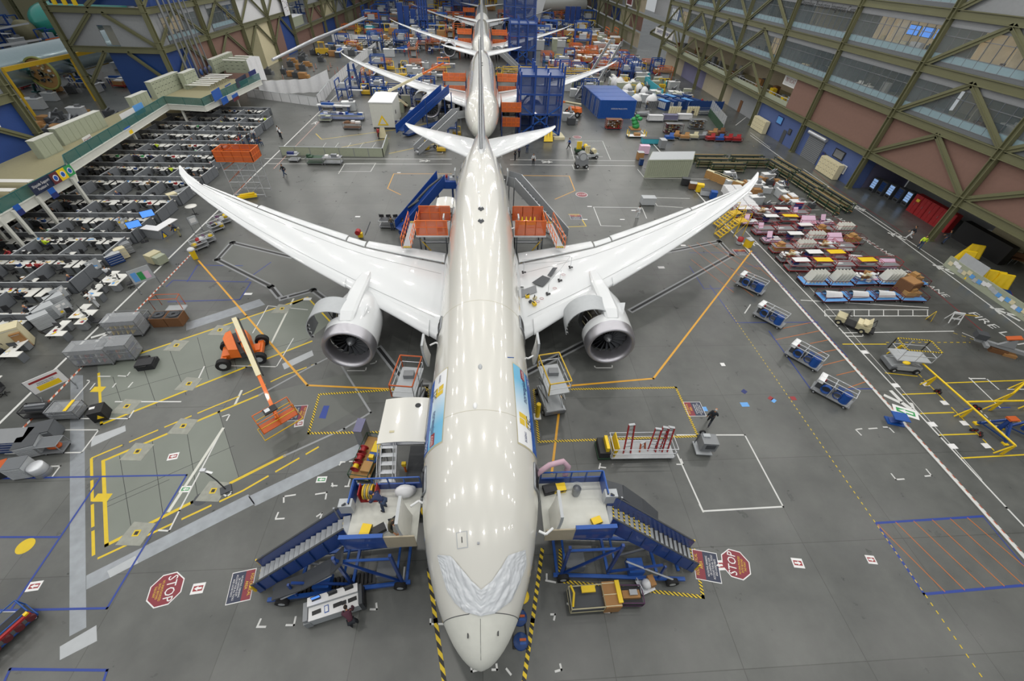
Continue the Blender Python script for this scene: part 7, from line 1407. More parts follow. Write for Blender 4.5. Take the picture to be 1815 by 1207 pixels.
person('walk', 'shirt_dark', 'shirt_white', 'hair', U(1609, 424), .9, 'man in dark shirt and light trousers walking the right aisle'); person('walk', 'hivis', 'denim', 'hair', U(1626, 441), 2.4, 'man in lime safety vest on the right aisle'); person('stand', 'shirt_dark', 'denim', 'hair', U(1670, 432), 1, 'person in dark clothes behind the right column base'); person('walk', 'shirt_navy', 'shirt_navy', 'hair', U(1385, 338), 2, 'man in grey-blue crossing by the long stock racks')
for k, (px, py, kd, sh, tr, a, lb) in enumerate([(506, 313, 'walk', 'shirt_dark', 'denim', 2.6, 'man in dark shirt walking by the orange tower at left'), (913, 284, 'stand', 'shirt_dark', 'shirt_dark', 1, 'left of three people standing under the right tailplane'), (920, 279, 'stand', 'shirt_navy', 'shirt_dark', 1, 'middle of three people standing under the right tailplane'), (934, 272, 'stand', 'denim', 'denim', 0, 'right of three people standing under the right tailplane'), (945, 293, 'stand', 'pink' if 0 else 'shirt_white', 'shirt_dark', 3, 'person in pale top on the painted crossing behind the tail'),
     (1008, 264, 'walk', 'royal', 'shirt_dark', 1.6, 'person in bright blue jacket pushing a small trolley'), (672, 246, 'stand', 'shirt_red', 'shirt_dark', 2, 'person in red top by the white equipment room'), (733, 200, 'stand', 'shirt_navy', 'denim', 0, 'person in navy standing before the second airliner engine'), (744, 213, 'stand', 'shirt_dark', 'shirt_dark', 0, 'left of two dark figures by the blue ramp of the second airliner'), (750, 216, 'stand', 'shirt_dark', 'shirt_navy', 1, 'right of two dark figures by the blue ramp of the second airliner'), (765, 87, 'stand', 'hivis', 'shirt_dark', 0, 'far person in lime vest left of the third airliner'), (1129, 388, 'stand', 'shirt_white', 'shirt_white', 0, 'person with white helmet behind the right wing')]):
    person(kd, sh, tr, 'hair', U(px, py), a, lb)
# ================================================================ stores on the right
rc = random.Random(21)
CART = frame_cart('parts_cart', '', (0, 0, 0), 0, 2.3, 1.15, 1.0, 'maroon', 'midgrey', rails=1, tube=.022); CART2 = frame_cart('parts_cart', '', (0, 0, 0), 0, 2.3, 1.15, 1.35, 'red', 'grey', rails=2, shelves=(.8,), tube=.022); CARTB = frame_cart('parts_cart', '', (0, 0, 0), 0, 2.5, 1.5, .8, 'maroon', 'lightblue', rails=1, bedz=.35)
def lp(name, fn):
    b = MB(); fn(b); o = b.build(name); return o
def f_panels(b):
    for k in range(5): x = -.8+.36*k; b.slab([(x, -.5, 0), (x, .5, 0), (x+.35, .45, 1.15), (x+.35, -.45, 1.15)], .04, 'offwhite')
def f_pink(b):
    b.cb((0, 0, .12), (2.0, .9, .1), 'pink'); b.cb((.2, 0, .3), (1.4, .8, .08), 'shirt_white', .1); b.cb((-.4, .1, .42), (.9, .6, .06), 'ink_navy', .3); b.slab([(-.9, -.4, .1), (-.3, -.4, .1), (-.1, .4, 1.0), (-.7, .4, 1.0)], .05, 'pink')
def f_yel(b): b.cb((0, 0, .95), (2.0, .95, .04), 'dark'); b.cb((0, 0, .98), (1.85, .8, .03), 'yellow'); b.cb((0, 0, .3), (1.6, .8, .3), 'steel'); b.cb((.4, 0, .6), (.9, .7, .2), 'shirt_white')
def f_screen(b): b.cb((0, 0, .95), (1.9, .95, .04), 'dark'); b.cb((0, 0, .98), (1.7, .8, .03), 'text_white'); b.cb((.2, .1, .4), (1.2, .8, .4), 'palegrey'); b.cb((-.5, 0, .5), (.5, .6, .5), 'ink_navy')
def f_card(b): b.cb((-.3, 0, .3), (1.0, .8, .6), 'cardboard'); b.cb((.6, .1, .2), (.7, .7, .4), 'kraft', .2); b.cb((-.2, 0, .75), (.6, .6, .3), 'cardboard', .3)
def f_curve(b): b.grid(lambda u, v: V((-.9+1.8*u, -.45+.9*v, .1+.55*sin(pi*v)*(1-.4*u))), 10, 10, 'cloth_white'); b.grid(lambda u, v: V((-.9+1.8*u, -.43+.86*v, .07+.53*sin(pi*v)*(1-.4*u))), 10, 10, 'grey', True, True)
def f_mix(b):
    r = random.Random(5)
    for k in range(20): b.cb((r.uniform(-.9, .9), r.uniform(-.4, .4), r.uniform(.1, 1.0)), (r.uniform(.2, .7), r.uniform(.1, .5), r.uniform(.05, .3)), r.choice(['kraft', 'shirt_white', 'white', 'cream', 'brownwood', 'pink', 'text_white']), r.random()*3)
def f_wing(b): b.slab([(-1.1, -.45, .1), (1.1, -.45, .1), (1.1, .5, .75), (-.6, .5, .75)], .06, 'pink'); [b.box(-1+.35*k, -.46, .05, -.95+.35*k, .5, .1, 'ink_navy') for k in range(6)]
LOADS = [('panel_stack', 'stack of leaning white panels', 'panels', lp('panel_stack', f_panels)), ('wrapped_parts', 'pink wrapped parts', 'parts', lp('wrapped_parts', f_pink)), ('covered_tray', 'tray with a bright yellow cover', 'tray', lp('covered_tray', f_yel)), ('glazed_tray', 'tray with a clear lid in a black frame', 'tray', lp('glazed_tray', f_screen)), ('carton_pile', 'pile of cardboard cartons', 'boxes', lp('carton_pile', f_card)), ('fairing', 'curved white fairing', 'fairing', lp('fairing', f_curve)), ('mixed_parts', 'jumble of small parts', 'parts', lp('mixed_parts', f_mix)), ('lilac_panel', 'sloping lilac panel', 'panel', lp('lilac_panel', f_wing))]
_used2 = set()
def load(k, p, rz, where, sc=1.):
    nm, lb, cat, o = LOADS[k]
    if k not in _used2: _used2.add(k)
    else: o = dup(o)
    o.location = p; o.rotation_euler = (0, 0, rz); o.scale = (sc, sc, sc); return tag(o, '%s, %s' % (lb, where), cat, lb+'s on carts')
_fc = set()
def cart_at(proto, p, rz, lb, grp):
    o = proto if proto not in _fc else dup(proto); _fc.add(proto); o.location = p; o.rotation_euler = (0, 0, rz); return tag(o, lb, 'cart', grp)
rows = [(28.0, 33.3, 45.5, 'B', [5, 5, 5, 4]), (30.6, 33.0, 45.5, 'B', [0, 0, 6, 0, 4]), (33.2, 32.8, 44.8, 'S', [3, 2, 5, 2, 7]), (34.8, 32.8, 44, 'R', [6, 3, 2, 5, 3]), (36.9, 33.0, 44.2, 'S', [4, 0, 6, 5, 0]), (38.9, 33.0, 45, 'R', [1, 3, 0, 7, 4]), (41.0, 33.0, 46, 'S', [1, 5, 3, 4, 0]), (43.3, 32.4, 44, 'R', [1, 3, 2, 7, 1]), (45.3, 32.4, 43, 'S', [3, 6, 3, 1, 4])]
for ri, (y, x0, x1, kind, ls) in enumerate(rows):
    x = x0+1.2; c = 0
    while x < x1:
        pr = {'B': CARTB, 'R': CART, 'S': CART2}[kind if not (kind == 'R' and c % 3 == 2) else 'S']; k = ls[c % len(ls)]
        w_ = '%s from left in %s row of the red cart park' % (ORD[c], ORD[ri]); kind_ = {'B': 'low pale blue bed cart', 'R': 'red frame cart', 'S': 'red cart with shelves'}[kind]
        cart_at(pr, (x, y+rc.uniform(-.15, .15), 0), rc.uniform(-.06, .06), kind_+', '+w_, 'red cart park'); load(k, (x, y, .37 if kind == 'B' else .3), rc.uniform(-.05, .05), 'red cart park row %d cart %d' % (ri+1, c+1))
        x += 2.75 if kind == 'B' else 2.5; c += 1
b = MB('brownwood'); b.cb((0, 0, .9), (1.5, 1.4, 1.7), 'brownwood', .3); b.cb((0, 0, 1.77), (1.3, 1.2, .05), 'kraft', .3); tag(b.build('large_crate'), 'large brown crate at the right end of the leaning white panels', 'crate'); bpy.data.objects['large_crate'].location = U(1596, 522)
t = thing('parts_box', 'small blue box with red top by the wing tip lines', 'box', U(1408, 372), .05); b = MB('blue'); b.cb((0, 0, .6), (1.0, .9, .9), 'blue'); b.build('box_body', t); b = MB('red'); b.cb((0, 0, 1.08), (1.05, .95, .08), 'red'); b.build('lid', t); b = MB('kraft'); b.cb((0, 0, .08), (1.1, 1.0, .14), 'kraft'); b.build('pallet', t)
# yellow access stairs below the right wing tip
def yellow_stand(label, p, rz, n=7):
    t = thing('access_stand', label, 'stand', p, rz); b = MB('yellowpaint'); h = n*.26
    for y in (-.5, .5): b.bar((0, y, .1), (n*.3, y, h), .06, .12, 'yellow'); b.tube((0, y, 1.1), (n*.3, y, h+1), .03, 'yellow', 6); b.tube((0, y, .1), (0, y, 1.1), .03, 'yellow', 6); b.tube((n*.3, y, 0), (n*.3, y, h+1), .04, 'yellow', 6); b.tube((n*.3+1.3, y, 0), (n*.3+1.3, y, h+1), .04, 'yellow', 6); b.tube((n*.3, y, h+1), (n*.3+1.3, y, h+1), .03, 'yellow', 6); b.tube((n*.3, y, .3), (n*.3+1.3, y, h), .03, 'yellow', 6)
    b.build('frame', t)
    for k in range(n): s = MB('yellowpaint'); s.box(.3*k, -.5, .26*k+.2, .3*k+.26, .5, .26*k+.24, 'yellowpaint'); s.build('step', t)
    b = MB('yellowpaint'); b.box(n*.3, -.5, h, n*.3+1.3, .5, h+.06); b.build('deck', t); return t
yellow_stand('nearer yellow access stairs under the right wing tip', U(1270, 420), .25, 7); yellow_stand('farther yellow access stairs under the right wing tip', U(1268, 402), .3, 6)
b = MB('red'); b.lathe([(.0, 0), (.3, 0), (.32, .8), (.0, .82)], (0, 0, 0), 'Z', 'red', 16); b.lathe([(.33, .05), (.33, .4)], (0, 0, 0), 'Z', 'palegrey', 16); solo('red_drum', b, 'red and grey drum beside the yellow access stairs', 'drum', U(1309, 432)); b = MB('yellow'); b.cb((0, 0, .45), (.6, .7, .9), 'yellow'); b.cb((0, 0, .95), (.65, .75, .1), 'palegrey'); solo('yellow_bin', b, 'yellow wheeled bin with grey lid at the right aisle corner', 'bin', U(1324, 437), .3)
# racks and stock
RK = thing('stock_rack', '', 'rack'); b = MB('darkgreen')
for x in (-2.6, -.9, .9, 2.6):
    for y in (-.4, .4): b.bar((x, y, 0), (x, y, 1.3), .07, .07, 'darkgreen')
    for z in (.25, .6, .95, 1.3): b.bar((x, -.45, z), (x, .45, z), .06, .06, 'darkgreen')
b.build('rack_frame', RK)
for k, z in enumerate((.33, .68, 1.03, 1.38)): b = MB('kraft'); [b.tube((-2.9+.1*q, -.3+.2*q, z), (2.8-.3*((q+k) % 3), -.3+.2*q, z), .07, ['khaki', 'dark', 'darkgreen', 'kraft', 'olive'][(q+2*k) % 5], 6) for q in range(4)]; b.build('stored_tubes', RK)
n_ = 0
for j, (x, y, r_, w_) in enumerate([(37, 62.5, 0, 'back'), (43.2, 62.5, 0, 'back'), (37, 64.2, 0, 'rear'), (43.2, 64.2, 0, 'rear'), (48.2, 61, -1.45, 'right'), (48.6, 55, -1.5, 'right'), (49, 49.2, -1.5, 'right'), (46.6, 60, -1.45, 'inner right'), (47.2, 54, -1.5, 'inner right'), (46.8, 48.6, -1.5, 'inner right'), (38.5, 60.6, 0, 'inner back')]):
    o = RK if n_ == 0 else dup(RK); n_ += 1; o.location = (x, y, 0); o.rotation_euler = (0, 0, r_); tag(o, 'dark green tube rack, %s on the %s side of the tube store' % (ORD[j], w_), None, 'green tube racks')
WB = thing('carton_stack', '', 'boxes'); 
for k in range(3): b = MB('text_white'); b.box(-.6, -.5, .32*k, .6, .5, .32*k+.3, 'cloth_white'); b.box(-.6, -.03, .32*k+.3, .6, .03, .32*k+.305, 'palegrey'); b.build('carton', WB)
for k in range(16): o = WB if k == 0 else dup(WB); o.location = (34.3+.06*k+1.3*(k % 2), 46.4+.95*(k//2), 0); tag(o, 'stack of white flat cartons %s from the front beside the tan container, %s column' % (ORD[k//2], 'left' if k % 2 == 0 else 'right'), None, 'white carton stacks')
for k in range(4): b = MB('kraft'); [b.box(-1.2, -.3, .22*q, 1.2, .3, .22*q+.2, 'cardboard') for q in range(5)]; b.box(-1.2, -.3, 1.1, 1.2, .3, 1.13, 'cream'); solo('bundled_cartons', b, '%s long bundle of brown cartons from the left in front of the racks' % ORD[k], 'boxes', U(1262+k*12, 318+k*5), -.9, 'brown carton bundles')
# items along the right of the tail
for k, (px, py, mt, lb, sz) in enumerate([(1213, 328, 'dark', 'black cabinet cart at the container corner', (1.1, .8, 1.0)), (1226, 335, 'brownwood', 'brown cabinet cart next to the black one', (1.0, .8, .9)), (1238, 340, 'yellow', 'yellow drum rack by the brown cart', (.9, .8, 1.1)), (1249, 346, 'palegrey', 'grey box trolley behind the right wing', (1.3, .9, .8)), (1196, 312, 'fascia', 'small grey table at the container side', (1.2, .6, .8)), (1262, 352, 'royal', 'blue and red boxes behind the right wing tip', (.8, .8, 1.0)),
                                            (1135, 293, 'navy', 'navy bin at the left end of the tan container', (.6, .6, 1.0)), (1133, 283, 'kraft', 'brown shelf cart left of the tan container', (1.0, .9, 1.2)), (1140, 272, 'pink', 'pink wrapped panel cart behind the tan container', (1.6, 1.0, 1.3)), (1152, 254, 'cyan', 'turquoise topped work table', (3.2, 1.2, .9)), (1172, 262, 'grey', 'grey cabinet beside the turquoise table', (1.0, 1.4, 1.4)), (1147, 365-3, 'palegrey', 'white ribbed box under the right wing edge', (1.8, 1.0, 1.0))]):
    p = U(px, py); t = thing('storage_unit', lb, 'storage', p, -.02 if k > 5 else -.3); b = MB(mt); b.box(-sz[0]/2, -sz[1]/2, .1, sz[0]/2, sz[1]/2, sz[2]); b.build('body', t); b = MB('fascia'); b.box(-sz[0]/2-.02, -sz[1]/2-.02, sz[2], sz[0]/2+.02, sz[1]/2+.02, sz[2]+.04, ['darkgrey', 'palegrey', mt][k % 3]); b.build('top', t)
    for x in (-sz[0]/2+.1, sz[0]/2-.1): b = MB('rubber'); b.wheel((x, -sz[1]/2+.1, .07), .07, .05, 'Y'); b.wheel((x, sz[1]/2-.1, .07), .07, .05, 'Y'); b.build('wheels', t)
def container(label, a, bb, h, mat, top, back, ribs=30, name='shipping_container', txt=None):
    "a, bb = near ground corners, back = far right ground corner"
    A, B, C_ = a, bb, back; d = (B-A); e = (C_-B); t = thing(name, label, 'container', A); u = V((0, 0, 1)); O = V((0, 0, 0)); P = [O, d, d+e, e]
    b = MB(mat); 
    for p, q in ((P[0], P[1]), (P[1], P[2]), (P[2], P[3]), (P[3], P[0])): 
        n = int((q-p).length/.3); nn = V(((q-p).y, -(q-p).x, 0)).normalized(); b.slab([p+u*.1, q+u*.1, q+u*h, p+u*h], -.05, mat)
        for k in range(n): c = p.lerp(q, (k+.5)/n); b.bar(c+u*.2+nn*.03, c+u*(h-.15)+nn*.03, .13, .05, mat, nn)
        b.bar(p+u*.1, q+u*.1, .14, .16, mat); b.bar(p+u*(h-.06), q+u*(h-.06), .14, .14, mat)
    for p in P: b.bar(p, p+u*h, .16, .16, mat)
    b.build('container_body', t); b = MB(top); b.slab([p+u*h for p in P], .06, top); b.build('roof', t)
    if txt: b = MB('text_white'); n_ = V((d.y, -d.x, 0)).normalized(); text_into(b, txt, P[0].lerp(P[1], .55)+u*h*.55+n_*.1, d, u, .35, 'text_white', d.length*.45, .0); b.build('lettering', t)
    b = MB(mat); n2 = V((e.y, -e.x, 0)).normalized(); [b.tube(P[0]+e*f+n2*-.12+u*.2, P[0]+e*f-n2*.12*0+u*(h-.2)-d.normalized()*.08, .03, 'palegrey', 6) for f in (.25, .4, .6, .75)]; b.build('lock_rods', t); return t
container('tan ribbed shipping container behind the right wing', U(1142, 315), U(1218, 314), 2.6, 'greenish', 'palegrey', U(1222, 299))
Q0, Q1, Q2 = U(1060, 210), U(1114, 203), U(1070, 170)
dd = (Q1-Q0); bk = V((-.3, 3.2, 0))
for k in range(4): container('%s in the block of blue containers, counted from the nearest' % ['first', 'second', 'third', 'fourth'][k], Q0+bk*k, Q0+bk*k+V((7.4, .3, 0)), 3.3, 'royal', 'blue' if 0 else 'royal', Q0+bk*(k+.96)+V((7.4, .3, 0)), txt='INTERIORS PRODUCTION' if k == 0 else None)
# low walls, wrapped machines, workshop
t = thing('workshop_wall', 'navy blue workshop wall panel at the right aisle', 'wall panel', U(1241, 195)); w_ = U(1278, 193)-U(1205, 190); b = MB('navy'); b.bar(-w_/2+V((0, 0, .9)), w_/2+V((0, 0, .9)), .15, 1.8, 'navy'); b.build('panel', t); b = MB('steel'); [b.bar(w_*(k/10-.5)+V((0, 0, 0)), w_*(k/10-.5)+V((0, 0, 1.9)), .06, .2, 'blue') for k in range(11)]; b.build('posts', t)
for k in range(9):
    t = thing('tool_carousel', '%s blue storage carousel in the workshop behind the navy wall' % ORD[k], 'cabinet', (40+1.9*(k % 5)+1.0*(k//5), 97+4*(k//5)+.4*(k % 5), 0), .5, 'blue storage carousels'); b = MB('navy'); b.box(-.6, -1.4, 0, .6, 1.4, 1.7, 'navy'); b.build('body', t); b = MB('royal'); b.box(-.55, -1.35, 1.7, .55, 1.35, 1.78, 'lightblue' if k % 3 == 0 else 'navy'); [b.box(-.62, -1.2+.5*q, .3, -.6, -.8+.5*q, 1.5, 'palegrey') for q in range(5)]; b.build('shelving', t)
b = MB('cyan'); b.slab([U(1143, 155), U(1172, 178), U(1172, 178)+V((0, 0, 2.2)), U(1143, 155)+V((0, 0, 2.2))], .15, 'cyan'); tag(b.build('workshop_screen'), 'turquoise partition left of the blue storage carousels', 'partition')
for k, (px, py, s_) in enumerate([(1124, 190, 1.2), (1152, 190, 1.2), (1110, 168, 1.1), (1095, 160, 1.3), (1130, 166, 1.0), (1140, 172, 1.0), (1087, 156, 1.2), (1120, 158, 1.0), (1104, 178, 1.0)]):
    t = thing('wrapped_machine', '%s white plastic wrapped machine right of the blue containers' % ORD[k], 'machine', U(px, py), .2*k, 'plastic wrapped machines'); b = MB('cloth_white'); b.ball((0, 0, 1.0*s_), 1.15*s_, 'cloth_white', 12, (1, .8, .95)); b.ball((.4, .2, 1.6*s_), .6*s_, 'plastic_film', 10); b.build('plastic_wrap', t); b = MB('darkgrey'); b.box(-.9*s_, -1.0*s_, .1, .9*s_, -.6*s_, 1.2*s_, 'darkgrey'); [b.box(-.9*s_+.35*q, -1.03*s_, .1, -.86*s_+.35*q, -1.0*s_, 1.2*s_, 'palegrey') for q in range(6)]; b.box(-1.1*s_, -1.1*s_, 0, 1.1*s_, .9*s_, .1, 'steel'); b.build('cage_base', t)
b = MB('green'); 
for q in range(7): b.ball((rc.uniform(-.5, .5), rc.uniform(-.5, .5), .5+.28*q), .75-.05*q, 'green', 8, (1, .9, .7))
b.box(-1, -1, 0, 1, 1, .15, 'kraft'); solo('wrapped_pallet', b, 'green wrapped load on a pallet right of the blue containers', 'pallet', U(1125, 228))
t = frame_cart('flat_trolley', 'white trolley with yellow corner posts in front of the green load', U(1127, 243), 0, 3.4, 1.4, .35, 'dark', 'cloth_white', rails=False); b = MB('yellow'); [b.bar((x, y, .3), (x, y, 1.1), .2, .12, 'yellow') for x in (-1.6, 1.6) for y in (-.6, .6)]; b.build('corner_posts', t); box_thing('carton', 'small carton on the white trolley', 'box', U(1128, 243)+V((0, 0, .3)), (1.1, .8, .4), 'kraft')
def shelf_cart(label, p, mat, L_=2.6, n=4, rz=0, top=None, H=1.7):
    t = frame_cart('shelf_cart', label, p, rz, L_, 1.3, H, mat, 'brownwood' if mat == 'red' else 'steel', rails=1, shelves=[.3+(H-.3)*(k+1)/n for k in range(n)]); b = MB(top or 'white')
    for k in range(n): [b.cb((-L_/2+.3+.42*q, rc.uniform(-.2, .2), .45+(H-.3)*k/n), (.3, .9, .14), rc.choice([top or 'white', 'kraft', 'shirt_white', mat])) for q in range(int(L_/.42)-1)]
    b.build('stored_parts', t); return t
shelf_cart('red shelf cart in front of the blue containers', U(1086, 228), 'red', 3, 5); shelf_cart('tan topped shelf cart in the right store rows', U(1191, 236), 'maroon', 3.3, 4, 0, 'sand'); shelf_cart('yellow topped steel cart in the right store rows', U(1233, 228), 'steel', 3.0, 4, 0, 'sand'); 
for k, (px, py, mt, lb) in enumerate([(1160, 215, 'cloth_white', 'white covered cart in front of the wrapped machines'), (1211, 213, 'cloth_white', 'white sheeted cart with dark straps'), (1186, 214, 'violetwall', 'lilac sheeted cart between the two white ones'), (1138, 205, 'steel', 'steel coil rack left of the white covered cart'), (1248, 203, 'steel', 'grey roller rack near the navy workshop wall')]):
    t = frame_cart('covered_cart', lb, U(px, py), 0, 3.2, 1.3, 1.2, 'steel', 'palegrey', rails=1); b = MB(mt); b.cb((0, 0, .75), (3.0, 1.1, .85), mt) if k < 3 else [b.tube((-1.4, -.4+.2*q, .5+.1*(q % 2)), (1.4, -.4+.2*q, .5+.15*(q % 3)), .12, mt, 8) for q in range(5)]; b.build('load', t)
for k in range(10): b = MB('cream'); b.tube((0, 0, 0), (0, 0, 1.6), .32, 'cream', 10); b.tube((0, 0, 1.6), (0, 0, 1.75), .1, 'grey', 6); solo('gas_cylinder', b, 'tall cream cylinder %s from the left in the cylinder row' % ORD[k], 'cylinder', U(1186+ (k if k < 5 else k+3)*4, 204), 0, 'cream cylinders')
for k, (px, py, mt) in enumerate([(1185, 248, 'royal'), (1195, 244, 'kraft'), (1212, 247, 'kraft'), (1228, 246, 'sand'), (1243, 246, 'steel'), (1258, 249, 'red'), (1273, 250, 'royal'), (1289, 250, 'red'), (1303, 251, 'red'), (1262, 240, 'kraft'), (1275, 239, 'brownwood')]):
    t = frame_cart('pallet_cart', '%s low cart from the left in the row behind the tube racks' % ORD[k], U(px, py), rc.uniform(-.1, .1), 2.1, 1.2, .7, 'maroon' if k > 4 else 'steel', 'darkgrey', rails=1 if k > 4 else False); b = MB(mt); b.cb((0, 0, .5), (1.6, .9, .4), mt); b.slab([(-.3, -.4, .5), (.5, -.4, .5), (.8, .2, 1.2), (0, .2, 1.2)], .04, mt); b.build('load', t)
b = MB('darkgreen'); p, q = U(1255, 205), U(1278, 236); b.bar(p+V((0, 0, .7)), q+V((0, 0, .7)), .1, 1.4, 'darkgreen'); [b.bar(p.lerp(q, k/8), p.lerp(q, k/8)+V((0, 0, 3)), .08, .08, 'palegrey') for k in range(9)]; b.bar(p+V((0, 0, 2.2)), q+V((0, 0, 2.2)), .05, 1.5, 'film_clear'); tag(b.build('green_fence'), 'dark green and clear screen fence by the right aisle', 'fence')
# tow tractors and compressor behind the tail
def tractor(label, p, rz, col, tank):
    t = thing('tow_tractor', label, 'vehicle', p, rz); b = MB(col); b.box(-1.3, -.6, .35, 1.2, .6, .75, col); b.box(-.2, -.5, .75, .3, .5, 1.0, 'dark'); b.build('body', t); b = MB(tank); [b.tube((-1.0+.3*q, 0, .75), (-1.0+.3*q, 0, 1.9), .14, tank, 8) for q in range(3)]; b.tube((.5, -.4, 1.1), (.5, .4, 1.1), .35, tank, 12); b.build('gas_bottles', t)
    for x in (-.9, .8):
        for y in (-.6, .6): b = MB('rubber'); b.wheel((x, y, .28), .28, .2, 'Y'); b.build('wheel', t)
    return t
tractor('green service tractor with yellow bottles behind the tail', U(1032, 272), .1, 'darkgreen', 'yellow'); tractor('pale service tractor right of the green one', U(1046, 280), .2, 'palegrey', 'cream')
t = thing('compressor', 'grey round compressor trolley on the painted crossing', 'machine', U(1030, 296), 0); b = MB('grey'); b.box(-.9, -.6, .4, .9, .6, 1.5, 'grey'); b.tube((0, -.62, 1.7), (0, .5, 1.7), .65, 'grey', 16); b.tube((0, -.64, 1.7), (0, -.6, 1.7), .5, 'palegrey', 14); b.build('housing', t)
for x in (-.7, .7): b = MB('rubber'); b.wheel((x, -.6, .3), .3, .2, 'Y'); b.wheel((x, .6, .3), .3, .2, 'Y'); b.build('wheels', t)
# yellow covered carts and the low counter at right
for k, (px, py, rz) in enumerate([(1703, 466, -.6), (1718, 455, -.6), (1722, 497, -.6), (1739, 500, -.6), (1752, 503, -.6), (1766, 508, -.6)]):
    t = thing('covered_rack', '%s rack under a bright yellow cover by the right office wall' % ORD[k], 'rack', U(px, py), rz, 'yellow covered racks'); b = MB('yellow')
    pr = [(-.75, -.45, .12), (.75, -.45, .12), (.75, .45, .12), (-.75, .45, .12)]; tp = [(-.6, -.12, 1.45), (.55, -.1, 1.55), (.55, .15, 1.55), (-.6, .18, 1.45)]
    def yc(u, v): 
        a = u*4; i = int(min(3.999, a)); f = a-i; P0, P1 = V(pr[i]), V(pr[(i+1) % 4]); T0, T1 = V(tp[i]), V(tp[(i+1) % 4]); p = P0.lerp(P1, f).lerp(T0.lerp(T1, f), v); c = V((0, 0, p.z)); return p+(p-c).normalized()*.05*sin(u*60)*(1-v)
    b.grid(yc, 48, 6, 'yellow'); b.poly(tp, 'yellow'); b.build('cover', t); b = MB('dark'); [b.wheel((x, y, .1), .1, .07, 'Y') for x in (-.6, .6) for y in (-.35, .35)]; b.box(-.7, -.4, .1, .7, .4, .16, 'dark'); b.build('base', t)
t = thing('low_wall', 'pale low wall covered with notices along the right office', 'low wall', (0, 0, 0)); A, B = U(1672, 470), U(1860, 600); b = MB('sand'); b.bar(A+V((0, 0, .6)), B+V((0, 0, .6)), .2, 1.2, 'greenish'); b.build('wall_body', t); n = V(((B-A).y, -(B-A).x, 0)).normalized(); 
if n.x > 0: n = -n
b = MB('palegrey'); L_ = (B-A).length; dx = (B-A).normalized()
for k in range(26): c = A+dx*(.6+k*L_/27)+V((0, 0, rc.uniform(.5, .95)))+n*.13; b.slab([c-dx*.25-V((0, 0, .2)), c+dx*.25-V((0, 0, .2)), c+dx*.25+V((0, 0, .2)), c-dx*.25+V((0, 0, .2))], .01, rc.choice(['text_white', 'palegrey', 'lightblue', 'cream']))
b.build('notices', t); b = MB('fascia'); b.slab([A+dx*k_+V((0, 0, 1.2)) for k_ in (1, 4)]+[A+dx*k_+V((0, 0, 2.2)) for k_ in (4, 1)], .05, 'palegrey'); b.build('map_boards', t)
for k, (px, py, mt, lb) in enumerate([(1735, 425, 'white', 'white workbench in the office behind the low wall'), (1760, 430, 'blue', 'bench with blue screen behind the low wall'), (1780, 462, 'cream', 'cream locker behind the low wall'), (1800, 470, 'brownwood', 'brown desk behind the low wall'), (1770, 410, 'sand', 'sand coloured bench at the back of the office'), (1805, 440, 'yellow', 'yellow trolley at the right edge office')]):
    t = thing('office_bench', lb, 'bench', U(px, py), -.6); b = MB(mt); b.box(-.9, -.4, .7, .9, .4, .76, mt); b.box(-.9, .3, .76, .9, .36, 1.3, mt); b.build('benchtop', t); b = MB('steel'); [b.bar((x, y, 0), (x, y, .7), .05, .05, 'steel') for x in (-.8, .8) for y in (-.35, .35)]; b.build('legs', t)
b = MB('yellow'); b.bar((-1.6, 0, .9), (1.6, 0, .9), .08, .6, 'yellow'); text_into(b, 'HIGH RELIABILITY', (0, -.06, .9), (1, 0, 0), (0, 0, 1), .35, 'ink', 2.8); b.bar((-1.4, 0, 0), (-1.4, 0, .9), .06, .06, 'dark'); b.bar((1.4, 0, 0), (1.4, 0, .9), .06, .06, 'dark'); solo('warning_board', b, 'long yellow board with black lettering above the yellow covered racks', 'sign', U(1745, 440), -.65)
t = frame_cart('flat_trolley', 'blue flat trolley right of the yellow covered racks', U(1762, 517), -.62, 2.4, .9, .35, 'red', 'navy', rails=False, bedz=.35)
panel('wall_right', 62, 8, 0, 62.3, 39.4, 4.5, 'sand')
# ================================================================ left aisle equipment
rf = random.Random(5)
t = thing('hose_bin', 'brown double bin of coiled hoses with orange rail frame beside the left aisle', 'bin', U(305, 572), .05); b = MB('brownwood'); [b.box(x0, -.55, 0, x0+1.15, .55, .9, 'brownwood') for x0 in (-1.2, 0)]; [b.box(x0+.06, -.5, .9, x0+1.09, .5, .905, 'dark') for x0 in (-1.2, 0)]; b.build('bin_body', t)
b = MB('darkgreen'); [b.path([(x0+.42*s_*cos(a*.45), .36*s_*sin(a*.45), .95) for a in range(14)], .05, 'darkgrey', 6, True) for x0 in (-.62, .58) for s_ in (1, .75, .5)]; b.build('coiled_hoses', t); b = MB('orange_dark'); b.path([(-1.2, .7, .9), (-1.2, .7, 2.0), (1.0, .7, 2.0), (1.0, .7, .9)], .03); b.path([(-1.0, 1.4, .9), (-1.0, 1.4, 2.0), (.9, 1.4, 2.0), (.9, 1.4, .9)], .03); b.tube((-1.2, .7, 2), (-1.0, 1.4, 2), .03); b.tube((1, .7, 2), (.9, 1.4, 2), .03); b.box(-.4, .6, .8, 1.1, 1.3, .9, 'film_clear'); b.build('rail_frame', t)
